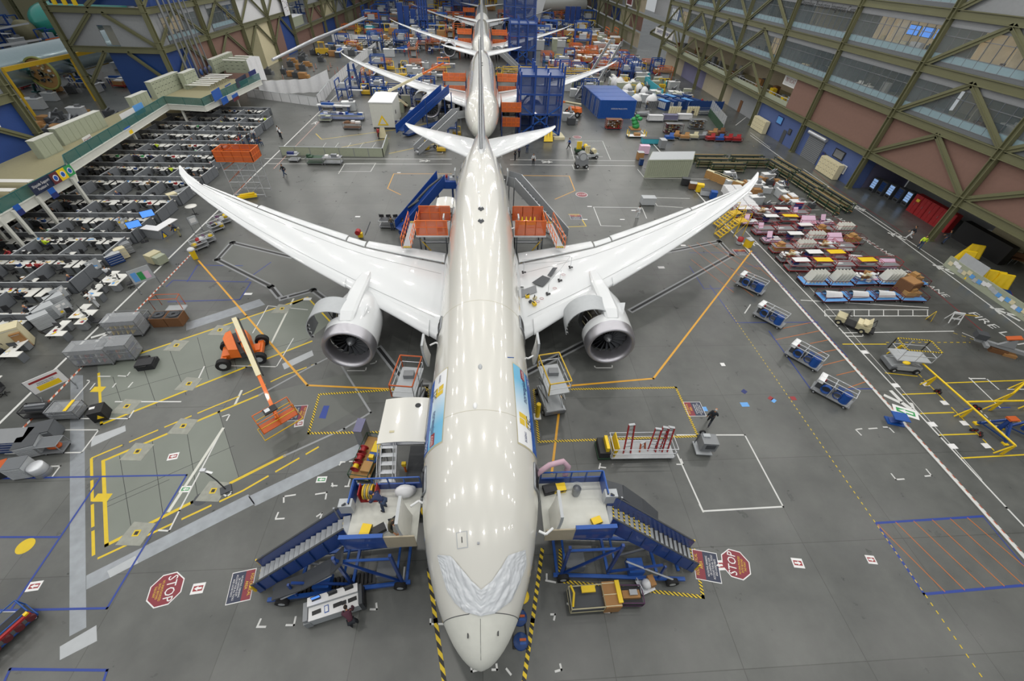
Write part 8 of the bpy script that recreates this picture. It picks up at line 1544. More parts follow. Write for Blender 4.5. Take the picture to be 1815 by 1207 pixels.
for k, (px, py, L_, lb, cols) in enumerate([(235, 590, 2.4, 'clear plastic covered rack with yellow boards by the left aisle', ['yellow', 'yellow', 'sand']), (180, 640, 2.6, 'plastic covered cart with blue and red goods, nearest by the left aisle', ['ink_navy', 'shirt_white', 'red']), (225, 632, 2.0, 'plastic covered cart with dark goods beside the black cases', ['darkgrey', 'ink_navy', 'orange_dark'])]):
    t = frame_cart('covered_rack', lb, U(px, py), .1, L_, 1.2, 1.7, 'steel', 'darkgrey', rails=2, shelves=(.8, 1.3)); b = MB(cols[0]); [b.slab([(-L_/2+.2+.35*q, -.5, .35), (-L_/2+.2+.35*q, .5, .35), (-L_/2+.4+.35*q, .5, 1.25), (-L_/2+.4+.35*q, -.5, 1.25)], .08, cols[q % 3]) for q in range(int(L_/.4))]; b.build('stored_boards', t); b = MB('film_clear'); b.box(-L_/2-.02, -.62, .3, L_/2+.02, .62, 1.72, 'film_clear'); b.build('plastic_cover', t)
t = frame_cart('covered_rack', 'long low grey rack behind the yellow boards by the left aisle', U(240, 572), .05, 2.6, .8, 1.0, 'steel', 'darkgrey', rails=1, shelves=(.6,))
for k, (px, py, sx_, mt) in enumerate([(263, 650, 1.1, 'dark'), (258, 640, .6, 'black'), (272, 642, .7, 'dark')]): toolcase('%s black and orange case inside the white corner marks' % ['large', 'upright', 'small rear'][k], U(px, py), mt, .2, 1.9 if k == 0 else 1.2)
def board(label, px, py, w_, h, rz, mat, draw, z0=.7):
    t = thing('display_board', label, 'board', U(px, py), rz); b = MB('steel'); [b.bar((x, -.4, .05), (x, .4, .05), .05, .06, 'steel') for x in (-w_/2, w_/2)]; [b.tube((x, 0, .05), (x, 0, z0+h), .03, 'steel', 6) for x in (-w_/2, w_/2)]; b.build('stand', t); b = MB(mat); b.box(-w_/2, -.02, z0, w_/2, .02, z0+h, mat); draw(b, w_, h, z0); b.build('panel', t)
board('white hazard board with yellow half and red band near the left edge', 106, 697, 1.9, 1.2, .8, 'text_white', lambda b, w_, h, z0: (b.box(-.75, -.03, z0+.85, .75, -.02, z0+1.0, 'paint_red'), b.box(-.6, -.03, z0+.1, .6, -.02, z0+.5, 'yellow'), text_into(b, 'RESTRICTED AREA\nAUTHORIZED ONLY', (0, -.04, z0+.65), (1, 0, 0), (0, 0, 1), .14, 'ink', 1.0)))
board('coloured layout map board on wheels beside the left aisle', 268, 512, 1.7, 1.4, .8, 'palegrey', lambda b, w_, h, z0: [b.box(-.7+.45*q, -.03, z0+.2, -.3+.45*q, -.02, z0+1.1-.1*q, ['lightblue', 'green', 'pink'][q]) for q in range(3)], .9)
board('white notice board on a stand behind the yellow bin', 352, 410, .9, .9, .9, 'palegrey', lambda b, w_, h, z0: b.box(-.3, -.03, z0+.2, .3, -.02, z0+.7, 'text_white'), .9)
t = frame_cart('tool_trolley', 'dark trolley with machine parts at the left white line', U(82, 735), .05, 1.9, .8, .85, 'dark', 'dark', rails=1, shelves=(.7,)); b = MB('steel'); b.cb((0, 0, .85), (1.2, .5, .25), 'darkgrey'); b.tube((-.6, 0, 1), (.6, .1, 1), .1, 'steel'); b.build('machine_parts', t)
t = frame_cart('mesh_cart', 'wire mesh cart with a yellow strip right of the dark trolley', U(128, 735), .05, 1.7, 1.0, .95, 'steel', 'darkgrey', rails=2); b = MB('film_clear'); b.box(-.83, -.5, .3, .83, .5, .9, 'film_clear'); b.box(.3, -.45, .95, .5, .5, .98, 'yellow'); b.build('mesh_sides', t)
t = thing('black_cube', 'black cube case with yellow triangle emblem inside the white box', 'case', U(184, 738), .35); b = MB('black'); b.cb((0, 0, .45), (.8, .9, .9), 'black'); b.build('case_body', t); b = MB('yellow'); b.poly([(-.1, -.46, .3), (.3, -.46, .3), (.1, -.46, .65)]); b.cb((-.2, .1, .905), (.3, .2, .01), 'text_white'); b.build('emblem', t)
drawers(34, 790, 2.6, 1.1, 1.1, .05, 'large blue tool chest with grey top at the left edge', 'navy', 4, 'grey'); drawers(68, 800, 1.1, .9, 1.1, .3, 'grey multi drawer cabinet right of the blue tool chest', 'palegrey', 8, 'darkgrey'); drawers(92, 775, 1.2, 1.0, 1.1, .3, 'dark grey cabinet with notices behind the drawer cabinet', 'midgrey', 1, 'darkgrey'); drawers(50, 838, 1.0, .85, 1.1, .15, 'grey multi drawer cabinet in the lower white box', 'palegrey', 8, 'midgrey')
frame_cart('bag_trolley', 'grey trolley with an orange bag beside the drawer cabinets', U(104, 797), .1, 1.2, .8, .9, 'grey', 'midgrey', rails=1, shelves=(.88,)); b = MB('orange'); b.ball((0, 0, .18), .35, 'orange_dark', 10, (1.3, .8, .5)); solo('orange_bag', b, 'orange bag on the lower shelf of the grey trolley', 'bag', U(106, 797)+V((0, 0, .3)))
box_thing('orange_case', 'black case with orange front at the left edge', 'case', U(12, 838), (.9, .8, .8), 'dark', .4, 'orange_dark'); b = MB('lightsteel'); b.lathe([(0, 0), (.42, 0), (.42, .8), (.36, .85), (0, .85)], (0, 0, 0), 'Z', 'lightsteel', 20); b.lathe([(.43, .3), (.45, .33), (.43, .36)], (0, 0, 0), 'Z', 'steel', 20); solo('steel_drum', b, 'shiny steel drum at the end of the lower white box', 'drum', U(79, 838))
t = thing('crate_trolley', 'crate with boxes and green net beside the recycling area', 'crate', U(283, 465), -.4); b = MB('kraft'); b.box(-.8, -.6, .1, .1, .6, 1.0, 'sand'); b.box(.1, -.5, .1, .8, .5, .9, 'greenish'); b.build('crate_body', t); b = MB('text_white'); [b.box(-.82, -.4+.4*q, .4, -.8, -.1+.4*q, .8, 'text_white') for q in range(2)]; b.build('notices', t)
b = MB('yellow'); b.lathe([(0, 0), (.3, 0), (.36, .95), (0, .96)], (0, 0, 0), 'Z', 'yellow', 4, pi/4, 2*pi+pi/4, False); b.ball((0, 0, 1.05), .35, 'cloth_white', 10, (1, 1, .6)); solo('yellow_bin', b, 'yellow waste bin with white bag at the end of the amber line', 'bin', U(347, 458), .6)
for k, (px, py, mt, lb) in enumerate([(357, 440, 'red', 'red drum trolley right of the yellow waste bin'), (370, 430, 'palegrey', 'light wire trolley behind the red drum trolley'), (386, 408, 'darkgrey', 'dark cage trolley with purple bags under the left wing tip'), (398, 396, 'maroon', 'maroon trolley in front of the left wing leading edge')]):
    t = frame_cart('supply_trolley', lb, U(px, py), .9, 1.4, .8, 1.0, 'lightsteel', 'grey', rails=2, shelves=(.6,)); b = MB(mt); [b.ball((rf.uniform(-.5, .5), rf.uniform(-.2, .2), rf.uniform(.5, 1.0)), rf.uniform(.15, .28), rf.choice([mt, 'shirt_white', 'purple', 'yellow']), 8) for q in range(7)]; b.build('supplies', t)
t = thing('inspection_lamp', 'thin angled lamp stand in a white square on the pit cover', 'lamp', U(401, 868)); b = MB('dark'); b.cb((0, 0, .04), (.6, .5, .08), 'darkgrey', .5); b.build('base', t); b = MB('dark'); b.path([(0, 0, .05), (-.3, .2, .8), (-.9, .5, 1.4)], .035, 'dark'); b.build('arm', t); b = MB('white'); b.cb((-.9, .5, 1.45), (.3, .2, .15), 'lightsteel'); b.bar((-.9, .5, 1.4), (-.4, .4, 1.3), .12, .03, 'white'); b.build('lamp_head', t); ell([(390, 872), (402, 880), (411, 873), (399, 860), (390, 872)])
t = frame_cart('ladder_rack', 'blue framed cart with red rollers at the lower left edge', U(4, 1135), 1.1, 2.6, 1.0, .9, 'royal', 'dark', rails=1); b = MB('red'); [b.tube((-1.1+.45*q, -.7, .5), (-1.1+.45*q, -.45, .5), .16, 'maroon', 12) for q in range(6)]; b.bar((-1.3, -.6, .8), (1.3, -.6, .8), .12, .12, 'red'); [b.cb((x, -.6, .9), (.15, .15, .1), 'yellow') for x in (-1, 0, 1.2)]; b.build('roller_bank', t)
t = thing('ground_power_pit', 'cable pit frame with blue and orange plugs under the nose', 'cable pit', U(920, 1100)); O = U(920, 1100); b = MB('darkgrey'); b.path([U(908, 1090)-O+V((0, 0, .03)), U(927, 1080)-O+V((0, 0, .03)), U(936, 1150)-O+V((0, 0, .03)), U(910, 1150)-O+V((0, 0, .03))], .04, 'black', 6, True); b.build('pit_frame', t)
for q in [(921, 1095), (923, 1137)]: b = MB('blue'); c = U(*q)-O; b.lathe([(0, .1), (.35, .1), (.38, .02)], c, 'Z', 'navy', 16); b.cb(c+V((.1, .05, .12)), (.3, .1, .04), 'orange_dark'); b.cb(c+V((.1, -.1, .12)), (.3, .1, .04), 'royal'); b.build('plug_pad', t)
b = MB('black'); b.path([U(935, 985, .05), U(940, 1010, .05), U(928, 1060, .05), U(921, 1090, .1), U(912, 1110, .3)], .045, 'black'); tag(b.build('power_cable'), 'thick black power cable beside the nose', 'cable'); b = MB('yellow'); b.lathe([(0, .05), (.32, .05), (.35, 0)], U(926, 1057), 'Z', 'yellow', 18); tag(b.build('yellow_mat'), 'round yellow floor marker near the right of the nose', 'marker')
# orange platform on a scaffold tower
t = thing('scaffold_tower', 'tall scaffold tower with orange mesh platform left of the left wing', 'scaffold', U(450, 345)); H = 4.6; b = MB('lightsteel'); X0, X1, Y0, Y1 = -1.9, 1.9, -.9, 1.1
for x in (X0, 0, X1):
    for y in (Y0, Y1): b.tube((x, y, .1), (x, y, H), .05, 'lightsteel', 6)
for z in (.4, 2.0, 3.5):
    for y in (Y0, Y1): b.tube((X0, y, z), (X1, y, z), .04, 'lightsteel', 6); b.tube((X0, y, z), (0, y, min(H, z+1.5)), .03, 'orange_dark', 6); b.tube((0, y, z), (X1, y, min(H, z+1.5)), .03, 'lightsteel', 6)
b.build('scaffold_frame', t); b = MB('orange'); b.box(X0-.3, Y0-.2, H, X1+.3, Y1+.2, H+.08, 'brownwood'); b.build('deck', t)
for p, q in (((X0-.3, Y0-.2), (X1+.3, Y0-.2)), ((X1+.3, Y0-.2), (X1+.3, Y1+.2)), ((X1+.3, Y1+.2), (X0-.3, Y1+.2)), ((X0-.3, Y1+.2), (X0-.3, Y0-.2))):
    b = MB('mesh_orange'); P, Q = V((*p, H)), V((*q, H)); u = V((0, 0, 1.2)); b.slab([P, Q, Q+u, P+u], .03, 'mesh_orange'); [b.bar(P+u*z, Q+u*z, .07, .07, 'orange') for z in (0, .5, 1)]; [b.bar(P.lerp(Q, k/4), P.lerp(Q, k/4)+u, .06, .06, 'orange') for k in range(5)]; b.build('mesh_panel', t)
b = MB('yellow'); b.cb((0, 0, .3), (2.2, .5, .3), 'yellow', .2); b.tube((-.8, 0, .5), (.9, .2, .6), .15, 'yellow'); solo('yellow_machine', b, 'yellow hoist lying at the foot of the scaffold tower', 'machine', U(440, 352), .2)
# ================================================================ middle distance, left of the tail
def wall_run(label, pts, h, mat, name='screen_wall', th=.08, ribs=True):
    P = [U(*p) for p in pts]; b = MB(mat)
    for p, q in zip(P, P[1:]):
        b.bar(p+V((0, 0, h/2)), q+V((0, 0, h/2)), th, h, mat); n = max(1, int((q-p).length/2)); b.bar(p+V((0, 0, h)), q+V((0, 0, h)), th+.06, .05, 'palegrey')
        if ribs: [b.bar(p.lerp(q, k/n), p.lerp(q, k/n)+V((0, 0, h)), .1, .1, 'grey') for k in range(n+1)]
    return tag(b.build(name), label, 'wall panel')
wall_run('low grey partition run in front of the marked tail area', [(500, 275), (680, 278), (688, 253)], 1.3, 'greenish'); wall_run('long white fence running away beside the left aisle', [(566, 189), (577, 176), (588, 160), (640, 110), (672, 85)], 2.0, 'cloth_white'); wall_run('white fence front across the far end of the cubicles', [(440, 172), (500, 180), (566, 189)], 1.6, 'cloth_white'); wall_run('white fence at the back of the empty bay', [(590, 74), (660, 76), (676, 92)], 2.2, 'cloth_white'); wall_run('grey wall behind the far cubicle block', [(640, 42), (720, 45)], 3.5, 'midgrey')
A, B = U(463, 168), U(588, 162); b = MB('cloth_white'); b.grid(lambda u, v: A.lerp(B, u)+V((0, .25*sin(u*40), (2.6+1.6*max(0, u-.7)/.3)*v)), 60, 4, 'cloth_white'); tag(b.build('white_curtain'), 'tall white curtain hung before the empty bay', 'curtain')
bA = U(662, 228); t = thing('equipment_room', 'large white equipment box on the floor left of the second airliner', 'box room', bA); b = MB('cream_gloss'); b.box(0, 0, .25, 4.0, 7.2, 4.2, 'offwhite'); b.build('box_body', t); b = MB('white'); b.box(-.1, -.1, 4.2, 4.1, 7.3, 4.35, 'white'); b.build('roof', t); b = MB('yellow'); b.slab([(.9, -.03, .6), (2.9, -.03, .6), (1.9, -.03, 2.3)], .02, 'yellow'); b.slab([(1.3, -.06, .8), (2.5, -.06, .8), (1.9, -.06, 1.8)], .02, 'offwhite'); b.build('warning_triangle', t); b = MB('dark'); b.box(.1, -.1, .0, 3.9, 7, .25, 'dark'); b.box(4.0, 2, 2, 4.03, 2.6, 2.6, 'dark'); b.build('skids', t)
b = MB('sand'); b.slab([(-.5, 0, 0), (.9, 0, 0), (.6, .5, 1.6), (-.1, .5, 1.6)], .3, 'sand'); b.cb((-.5, .2, .8), (.4, .4, 1.2), 'red'); solo('stuffed_sack', b, 'pale sack pile in front of the white equipment box', 'sack', U(677, 245))
for k, (px, py, mt, lb, L_) in enumerate([(608, 212, 'royal', 'blue and white bench row left of the white equipment box', 8), (600, 192, 'steel', 'grey bench row with parts left of the boom lift', 7), (700, 226, 'fascia', 'pallet of small white units right of the white equipment box', 4), (625, 228, 'brownwood', 'small red and wood trolley on the marked floor', 3), (561, 290, 'darkgreen', 'green machine behind the partition run', 2.4), (592, 290, 'steel', 'grey railing cart right of the green machine', 2.6), (523, 285, 'palegrey', 'pale machine at the left of the partition run', 1.5), (578, 215, 'greenish', 'grey board trolley with red notices', 2.2)]):
    t = frame_cart('workbench', lb, U(px, py), 0, L_, 1.3, 1.0, 'steel', mt, rails=1, shelves=(.95,)); b = MB(mt); r = random.Random(k); [b.cb((r.uniform(-L_/2+.3, L_/2-.3), r.uniform(-.4, .4), 1.1), (r.uniform(.3, 1), .5, r.uniform(.15, .5)), r.choice([mt, 'text_white', 'ink_navy', 'grey'])) for q in range(int(L_*1.5))]; b.build('bench_items', t)
def jig(label, p, h=4.5, mat='navy', rz=0):
    t = thing('tooling_jig', label, 'tooling', p, rz); b = MB(mat); [b.bar((x, y, 0), (x*.5, y*.6, h), .22, .22, mat) for x in (-1.1, 1.1) for y in (-.7, .7)]; b.bar((-1.1, 0, .3), (1.1, 0, .3), 1.5, .2, mat); [b.bar((-1, y, h*f), (1, y, h*f), .12, .12, 'royal') for f in (.4, .75) for y in (-.6, .6)]; b.build('jig_frame', t); b = MB('red'); b.tube((0, -.7, h*.5), (0, -.3, h*.5), .22, 'red', 10); b.cb((.3, 0, h*.25), (.6, .6, .5), 'steel'); b.build('clamp_unit', t); return t
jig('tall blue jig left of the second airliner wing', U(630, 158), 5); jig('blue jig with red clamp right of the tall one', U(648, 160), 3.6); jig('short blue jig at the cluttered bench area', U(661, 163), 3)
t = thing('forklift', 'yellow forklift parked in the empty bay at left', 'vehicle', U(573, 98), .2); b = MB('yellowpaint'); b.box(-1.8, -1.0, .5, 1.8, 1.0, 1.7, 'yellowpaint'); b.build('body', t); b = MB('yellowpaint'); [b.bar((x, y, 1.7), (x*.9, y, 3.2), .12, .12, 'yellowpaint') for x in (-.7, .9) for y in (-.8, .8)]; b.box(-.8, -.9, 3.2, 1.0, .9, 3.35, 'yellowpaint'); b.build('cab', t); b = MB('dark'); [b.bar((-2.0, y, .1), (-2.0, y, 3.8), .2, .15, 'dark') for y in (-.5, .5)]; [b.bar((-3.2, y, .2), (-2.0, y, .2), .2, .08, 'dark') for y in (-.4, .4)]; b.build('mast', t); [MB('rubber').wheel((x, y, .45), .45, .35, 'Y').build('wheel', t) for x in (-1.2, 1.2) for y in (-1, 1)]
BP = thing('barrier_post', '', 'post'); b = MB('candy'); b.tube((0, 0, 0), (0, 0, 1.2), .07, 'candy', 8); b.build('pole', BP); b = MB('dark'); b.lathe([(.3, 0), (.3, .08), (0, .1)], (0, 0, 0), 'Z', 'dark', 12); b.build('base', BP)
for k in range(12): p = U([458, 510, 525, 557, 561, 583, 587, 606, 610, 595, 600, 503][k], [138, 135, 132, 127, 122, 126, 120, 130, 126, 134, 128, 142][k]); o = BP if k == 0 else dup(BP); o.location = p; tag(o, '%s red and white post from the left in the empty bay' % ORD[k], None, 'posts in the empty bay')
b = MB('lightsteel')
for P in [[U(483, 106, 5.4), U(560, 68, 5.0), U(650, 32, 5)], [U(500, 98, 4), U(590, 58, 4.4), U(645, 30, 4.4)]]: b.path(P, .3, 'lightsteel', 10)
tag(b.build('air_duct'), 'long silver air duct running along the left wall', 'duct')
# docks and stairs round the second airliner
grey_stairs('grey passenger stairs rising to the second airliner from the left', (-4.4, 71.2), (-10.6, 66.8), 4.4, 1.6, 1.4); grey_stairs('white passenger stairs rising beside the third airliner', (4.6, 134.5), (11, 129.5), 4.4, 1.6, 1.4); grey_stairs('tall white stairs parked right of the second airliner wing', (33.5, 122), (22.5, 101.5), 8, 3, 2)
t = thing('boarding_stairs', 'blue ramp stairs before the second airliner engine', 'stairs', (-9, 82, 0)); b = MB('blue'); A, B = V((-5.2, -7.5, 1.2)), V((2.2, 3.0, 5.2)); [b.slab([A+V((o, 0, -.4)), B+V((o, 0, -.4)), B+V((o, 0, 1)), A+V((o, 0, .9))], .06, 'blue') for o in (-.7, .7)]; b.bar(A, B, 1.3, .12, 'navy'); b.build('ramp', t); b = MB('navy'); b.bar((-4.5, -6.8, .4), (3, 3.2, .4), 1.4, .3, 'navy'); [b.bar((x, y, .4), (x, y, 4.8), .18, .18, 'navy') for x, y in ((2, 2), (3.2, 3.6), (-1, -3+.4))][:2]; b.build('chassis', t)
def tower(label, p, w_, d, h, mat='blue', mesh='mesh_blue', rz=0):
    t = thing('access_tower', label, 'tower', p, rz); b = MB(mat); n = 3
    for i in range(n+1):
        for y in (0, d/2, d): b.bar((w_*i/n, y, 0), (w_*i/n, y, h+(1.5 if i % 2 else .6)), .3, .3, mat)
    for z in (.3, h*.4, h*.72, h):
        for y in (0, d): b.bar((0, y, z), (w_, y, z), .25, .3, mat)
        for x in (0, w_): b.bar((x, 0, z), (x, d, z), .25, .3, mat)
        b.box(0, 0, z, w_, d, z+.06, 'navy') if z > 1 else None
    for y in (0,): b.bar((0, y, h*.05), (w_, y, h*.55), .3, .2, 'royal'); b.bar((w_, y, h*.05), (0, y, h*.55), .3, .2, 'royal'); b.bar((0, y, h*.05), (-w_*.2, y, 0), .3, .2, 'royal')
    b.build('tower_frame', t)
    for x0 in range(n): b = MB(mesh); b.box(w_*x0/n+.1, -.05, h*.42, w_*(x0+1)/n-.1, 0, h*.7, mesh); b.box(w_*x0/n+.1, -.05, h*.74, w_*(x0+1)/n-.1, 0, h, mesh); b.box(w_*x0/n+.1, d*.5, .3, w_*(x0+1)/n-.1, d*.5+.05, h*.4, mesh); b.build('mesh_panel', t)
    b = MB(mat); [b.bar((-.6, y, 0), (-.6, y, h), .08, .08, mat) for y in (-.3, .3)]; [b.bar((-.6, -.3, .35*q), (-.6, .3, .35*q), .05, .05, mat) for q in range(int(h/.35))]; b.build('ladder', t); return t
tower('large blue access tower right of the second airliner', V((6.6, 76, 0)), 7.2, 6, 9.5); tower('blue access tower right of the third airliner', V((8, 140, 0)), 7.5, 7, 10); tower('far blue access tower behind the fourth airliner', V((-14, 250, 0)), 12, 8, 14); tower('blue tooling tower at the far right of the nose line', V((9, 200, 0)), 12, 9, 13); tower('blue scaffold tower left of the far line', V((-24, 196, 0)), 3, 3, 12); 
for k, (x, y, w_, d, h, lb) in enumerate([(3.4, 74, 3.2, 6, 4.6, 'orange mesh dock between the blue tower and the second airliner'), (-8.0, 96.5, 4.6, 3.5, 4.5, 'orange mesh dock behind the left wing of the second airliner'), (3.3, 97, 4, 3.5, 4.5, 'orange mesh dock behind the right wing of the second airliner'), (-7.8, 160, 4.5, 7, 5, 'orange mesh dock left of the third airliner'), (3.2, 160, 4.8, 7, 5, 'orange mesh dock right of the third airliner'), (-8, 222, 4.8, 8, 5.5, 'orange dock left of the fourth airliner')]):
    t = thing('work_dock', lb, 'dock', (x, y, 0)); b = MB('orange'); [b.bar((a, c, 0), (a, c, h), .15, .15, 'navy') for a in (0, w_) for c in (0, d)]; b.box(0, 0, h-.1, w_, d, h, 'brownwood'); b.box(0, 0, h*.5, w_, d, h*.5+.08, 'brownwood'); b.build('dock_frame', t)
    for z in (h, h*.5):
        b = MB('mesh_orange'); [b.slab([V((*p, z)), V((*q, z)), V((*q, z+1.4)), V((*p, z+1.4))], .03, 'mesh_orange') for p, q in (((0, 0), (w_, 0)), ((w_, 0), (w_, d)), ((0, d), (0, 0)))]; [b.bar((0, 0, z+zz), (w_, 0, z+zz), .08, .08, 'orange') for zz in (.1, .7, 1.4)]; [b.bar((w_*q/4, 0, z), (w_*q/4, 0, z+1.4), .08, .08, 'orange') for q in range(5)]; b.build('mesh_panel', t)
t = frame_cart('gangway', 'long yellow gangway behind the right wing of the second airliner', V((15.5, 112.5, 0)), 0, 21, 2.4, 4.4, 'yellowpaint', 'steel', rails=2, bedz=3.0, tube=.09)
for k in range(3): b = MB('yellow'); b.slab([(-.3, -.4, 0), (.3, -.4, 0), (.15, .3, 1.5), (-.15, .3, 1.5)], .3, 'yellow'); solo('yellow_chock', b, '%s yellow stand under the right tailplane' % ORD[k], 'stand', U(966+5*k, 250), 0, 'yellow stands under the tailplane')
box_thing('white_slab', 'white slab pallet right of the blue tower', 'pallet', U(988, 243), (2.0, 3.0, .4), 'cream', .1)
for k in range(3): b = MB('navy'); b.box(-1, -.8, 0, 1, .8, 8, 'blue'); b.box(-1.3, -1, 0, 1.3, 1, .6, 'navy'); solo('blue_column', b, '%s tall blue lift column right of the third airliner wing' % ORD[k], 'column', U(1003+9*k, 51), 0, 'tall blue lift columns')
for k in range(3): b = MB('navy'); b.box(-1.1, -.8, 0, 1.1, .8, 8.5-k, 'blue'); b.box(-1.6, -1, 0, 1.6, 1, .6, 'navy'); solo('blue_column', b, '%s tall blue lift column left of the third airliner wing' % ORD[k], 'column', U(713+11*k, 51), 0, 'tall blue lift columns at left')
t = thing('tail_fin', 'large red, white and blue tail fin standing in the far right of the hall', 'tail fin', (22, 222, 3)); b = MB('white'); P = lambda u, v: V((-4+6*v+7*u*(1-.55*v), 0, 7.5*v)); b.slab([P(0, 0), P(1, 0), P(1, 1), P(0, 1)], .5, 'white_gloss'); b.build('fin_body', t); b = MB('red'); [b.slab([P(a, 0)+V((0, -.05, 0)), P(a+.18, 0)+V((0, -.05, 0)), P(c_+.18, 1)+V((0, -.05, 0)), P(c_, 1)+V((0, -.05, 0))], .02, m_) for a, c_, m_ in ((.7, .75, 'red'), (.1, .45, 'red'), (.4, .1, 'ink_navy'))]; b.build('painted_stripes', t); b = MB('steel'); b.box(-3, -1.5, -3, 3, 1.5, 0, 'navy'); b.build('support_base', t)
b = MB('white_gloss'); b.tube((22, 262, 6), (54, 272, 6), 2.6, 'cream_gloss', 28); b.tube((22, 262, 6), (20, 261.4, 5.9), 2.5, 'cream_gloss', 28, 1.2); [b.box(x-1, y-2, 0, x+1, y+2, 4, 'navy') for x, y in ((28, 264), (46, 269))]; tag(b.build('fuselage_section'), 'white airliner barrel standing crosswise at the far right', 'airplane section')
tag(poster(210, 12, 7, 4, 'text_white', 'paint_red', 'red and white flag hanging on the far right wall', RX-.4) or bpy.data.objects[-1], None) if 0 else poster(190, 13.4, 8, 3.6, 'text_white', 'maroon', 'maroon and white flag banner high on the far right wall', RX-.5)
msg = MB('text_white'); msg.bar(V((59, 150.5, 6.9)), V((59, 168, 6.9)), .2, 1.7, 'text_white'); text_into(msg, 'SAFETY FIRST', (58.85, 159, 6.9), (0, -1, 0), (0, 0, 1), 1.3, 'ink_navy', 14); tag(msg.build('crosswalk_sign'), 'white lettered banner above the right side passage', 'sign')
# seas of goods in the distance: every piece its own object, built from a few kinds
def far_kind(name, cat, lb, fn): b = MB(); fn(b); o = b.build(name); tag(o, lb, cat, lb); return [o, 0]
def k_cart(b): b.box(-1.3, -.7, .3, 1.3, .7, .4, 'red'); [b.bar((x, y, 0), (x, y, 1.2), .08, .08, 'red') for x in (-1.3, 1.3) for y in (-.7, .7)]; b.cb((0, 0, .8), (2.2, 1.1, .7), 'kraft'); b.cb((.2, 0, 1.25), (1.6, .9, .2), 'white')
def k_or(b): [b.bar((x, y, 0), (x, y, 2.2), .1, .1, 'orange_dark') for x in (-1.4, 1.4) for y in (-.8, .8)]; b.box(-1.5, -.9, 1.3, 1.5, .9, 1.42, 'brownwood'); [b.bar((-1.4, y, z), (1.4, y, z), .08, .08, 'orange') for y in (-.8, .8) for z in (1.8, 2.2)]; b.cb((.2, 0, .6), (1.6, .9, .8), 'palegrey')
def k_bl(b): [b.bar((x, y, 0), (x, y, 3), .16, .16, 'blue') for x in (-1.4, 1.4) for y in (-.9, .9)]; b.box(-1.5, -1, 1.6, 1.5, 1, 1.75, 'navy'); [b.bar((-1.4, y, z), (1.4, y, z), .12, .14, 'royal') for y in (-.9, .9) for z in (.3, 3)]; b.cb((0, 0, 2.1), (1.2, 1, .7), 'palegrey')
def k_wh(b): b.cb((0, 0, .7), (2.2, 1.1, 1.3), 'palegrey'); b.cb((0, 0, 1.4), (2.3, 1.2, .08), 'white'); b.cb((.5, 0, 1.6), (.7, .6, .4), 'steel')
def k_dk(b): b.cb((0, 0, .55), (1.3, 1, 1.0), 'darkgrey'); b.tube((-.3, 0, 1.0), (.4, .1, 1.5), .15, 'steel'); b.cb((.9, .3, .3), (.5, .5, .6), 'grey')
def k_yl(b): b.cb((0, 0, .4), (1.6, .9, .5), 'yellowpaint'); [b.bar((x, 0, .4), (x, .2, 1.6), .1, .1, 'yellow') for x in (-.7, .7)]; b.bar((-.7, .2, 1.6), (.7, .2, 1.6), .1, .1, 'yellow')
def k_cd(b): b.cb((0, 0, .6), (1.6, 1.2, 1.0), 'kraft'); b.cb((0, 0, .08), (1.7, 1.3, .14), 'brownwood'); b.cb((1.1, .1, .4), (.5, .8, .6), 'cardboard')
def k_ln(b): b.cb((0, 0, .9), (5.5, .8, .12), 'cloth_white'); [b.bar((x, y, 0), (x, y, .9), .1, .1, 'blue') for x in (-2.4, 0, 2.4) for y in (-.3, .3)]; b.cb((-1, 0, 1.1), (2, .5, .3), 'royal')
def k_gr(b): b.cb((0, 0, .8), (1.8, .7, 1.6), 'greenish'); b.cb((0, 0, 1.63), (1.85, .75, .05), 'offwhite')
def k_te(b): b.cb((0, 0, .5), (1.8, 1.1, .9), 'cyan'); b.cb((0, 0, 1), (1.2, .8, .2), 'white')
KN = [far_kind('goods_cart', 'cart', 'red goods cart loaded with brown boxes in the crowded far hall', k_cart), far_kind('orange_stand', 'stand', 'orange work stand in the crowded far hall', k_or), far_kind('blue_stand', 'stand', 'blue work stand in the crowded far hall', k_bl), far_kind('white_cabinet', 'cabinet', 'pale cabinet with white top in the crowded far hall', k_wh), far_kind('tool_unit', 'machine', 'dark tool unit in the crowded far hall', k_dk), far_kind('yellow_stand', 'stand', 'low yellow stand in the crowded far hall', k_yl), far_kind('crate', 'crate', 'brown crate on a pallet in the crowded far hall', k_cd), far_kind('long_bench', 'bench', 'long white bench on blue legs in the crowded far hall', k_ln), far_kind('locker_unit', 'locker', 'greenish locker unit in the crowded far hall', k_gr), far_kind('turquoise_unit', 'machine', 'turquoise unit in the crowded far hall', k_te)]
def place_far(k, x, y, rz, s=1., lb=None):
    e = KN[k]; o = e[0] if e[1] == 0 else dup(e[0]); e[1] += 1
    if lb: o['label'] = o['label'].replace('in the crowded far hall', lb); o['group'] = o['label']
    o.location = (x, y, 0); o.rotation_euler = (0, 0, rz); o.scale = (s, s, s)
def zone(x0, x1, y0, y1, n, ks, s=(1, 1.3), aisles=(), lb=None):
    for _ in range(n):
        x, y = rf.uniform(x0, x1), y0+(y1-y0)*rf.random()
        if any(abs(x-a) < 1.7 for a in aisles): continue
        place_far(rf.choice(ks), x, y, rf.choice([0, 0, pi/2, .1, -.1]), rf.uniform(*s), lb)
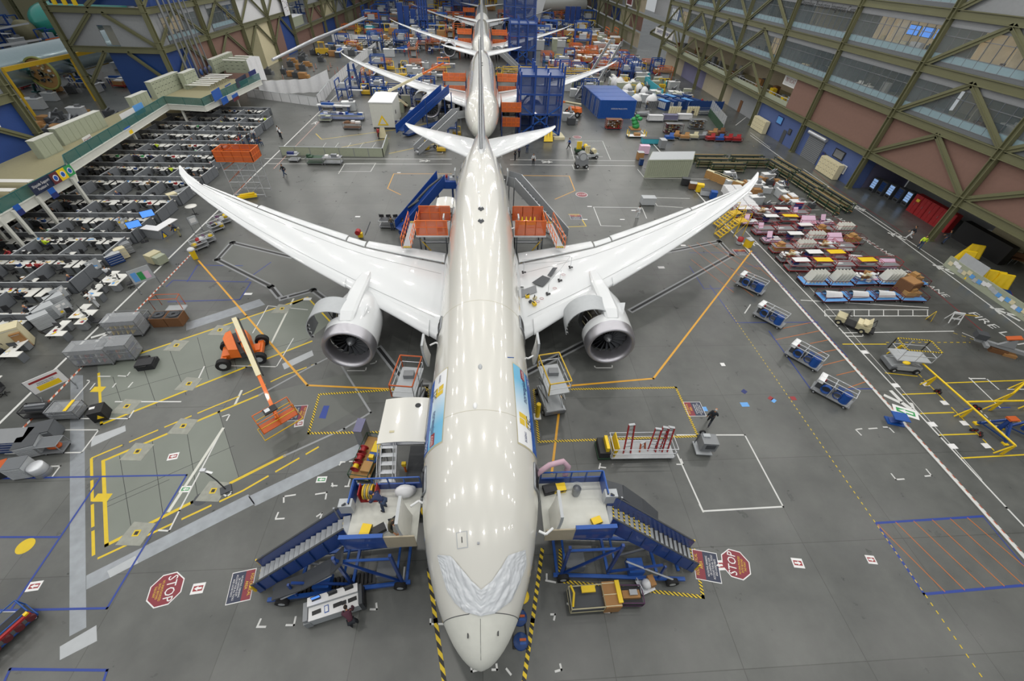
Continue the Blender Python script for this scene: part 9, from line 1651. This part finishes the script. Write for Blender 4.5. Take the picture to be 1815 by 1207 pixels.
zone(-30, -12, 86, 112, 34, [3, 4, 2, 7, 8, 5]); zone(-30, -10, 116, 136, 30, [1, 2, 3, 4, 5, 7]); zone(-48, -8, 150, 185, 90, [1, 2, 3, 4, 5, 6, 7, 9], (1, 1.6), (-32,)); zone(-52, -8, 185, 290, 190, [0, 1, 2, 3, 4, 5, 6, 7, 9], (1.2, 2.2), (-32,)); zone(-54, -42, 118, 150, 16, [4, 6, 4]); zone(-76, -60, 66, 86, 30, [3, 4, 6, 4], lb='in the left side opening'); zone(-110, -78, 84, 125, 40, [3, 4, 6, 7, 3, 0], lb='in the neighbouring bay'); zone(-155, -80, 125, 260, 70, [1, 2, 3, 7, 5, 3], (1.5, 2.5), lb='far back in the neighbouring bay'); zone(36.5, 45.5, 47.5, 59.5, 34, [6, 4, 3, 0, 6], (.5, .85), lb='inside the tube rack store')
zone(20, 29, 100, 125, 16, [3, 4, 8, 2]); zone(33, 50, 102, 122, 60, [3, 8, 6, 4, 5, 9]); zone(18, 52, 124, 150, 80, [0, 1, 1, 2, 3, 4, 5, 9], (1, 1.4), (30.7,)); zone(30, 46, 148, 170, 60, [0, 0, 0, 1, 3], (1, 1.4)); zone(10, 50, 170, 290, 200, [0, 1, 2, 3, 4, 5, 6, 7, 8], (1.2, 2.2), (30.7,)); zone(-50, 50, 292, 380, 90, [1, 2, 5, 3, 6, 5], (2, 3.4)); zone(8, 22, 84, 100, 8, [4, 3]); zone(-11, -4, 68, 96, 10, [4, 2, 5], (.8, 1)); zone(4, 8, 120, 128, 4, [4, 5])
for y in range(5):
    for x in range(6): put(DESK, (-44+2.3*x, 166+3.4*y, 0), 0, 'white desk %s from left in row %s of the far cubicle block' % (ORD[x], ORD[y]), 'far cubicle desks'); put(CH, (-44+2.3*x+.2, 167+3.4*y, 0), x, 'dark chair %s from left in row %s of the far cubicle block' % (ORD[x], ORD[y]), 'far cubicle chairs')
# people among the goods
for k in range(16):
    x, y = [(-14, 118), (-20, 100), (-26, 92), (18, 120), (25, 112), (36, 96), (44, 90), (-10, 142), (14, 146), (-24, 152), (36, 132), (48, 118), (-20, 175), (24, 180), (6, 70), (50, 100)][k]
    person('stand' if k % 2 else 'walk', SH[k % 6], 'denim', 'hair', (x, y, 0), k, 'small distant worker, %s of those scattered in the middle and far hall' % ORD[k], 1, 'distant workers')
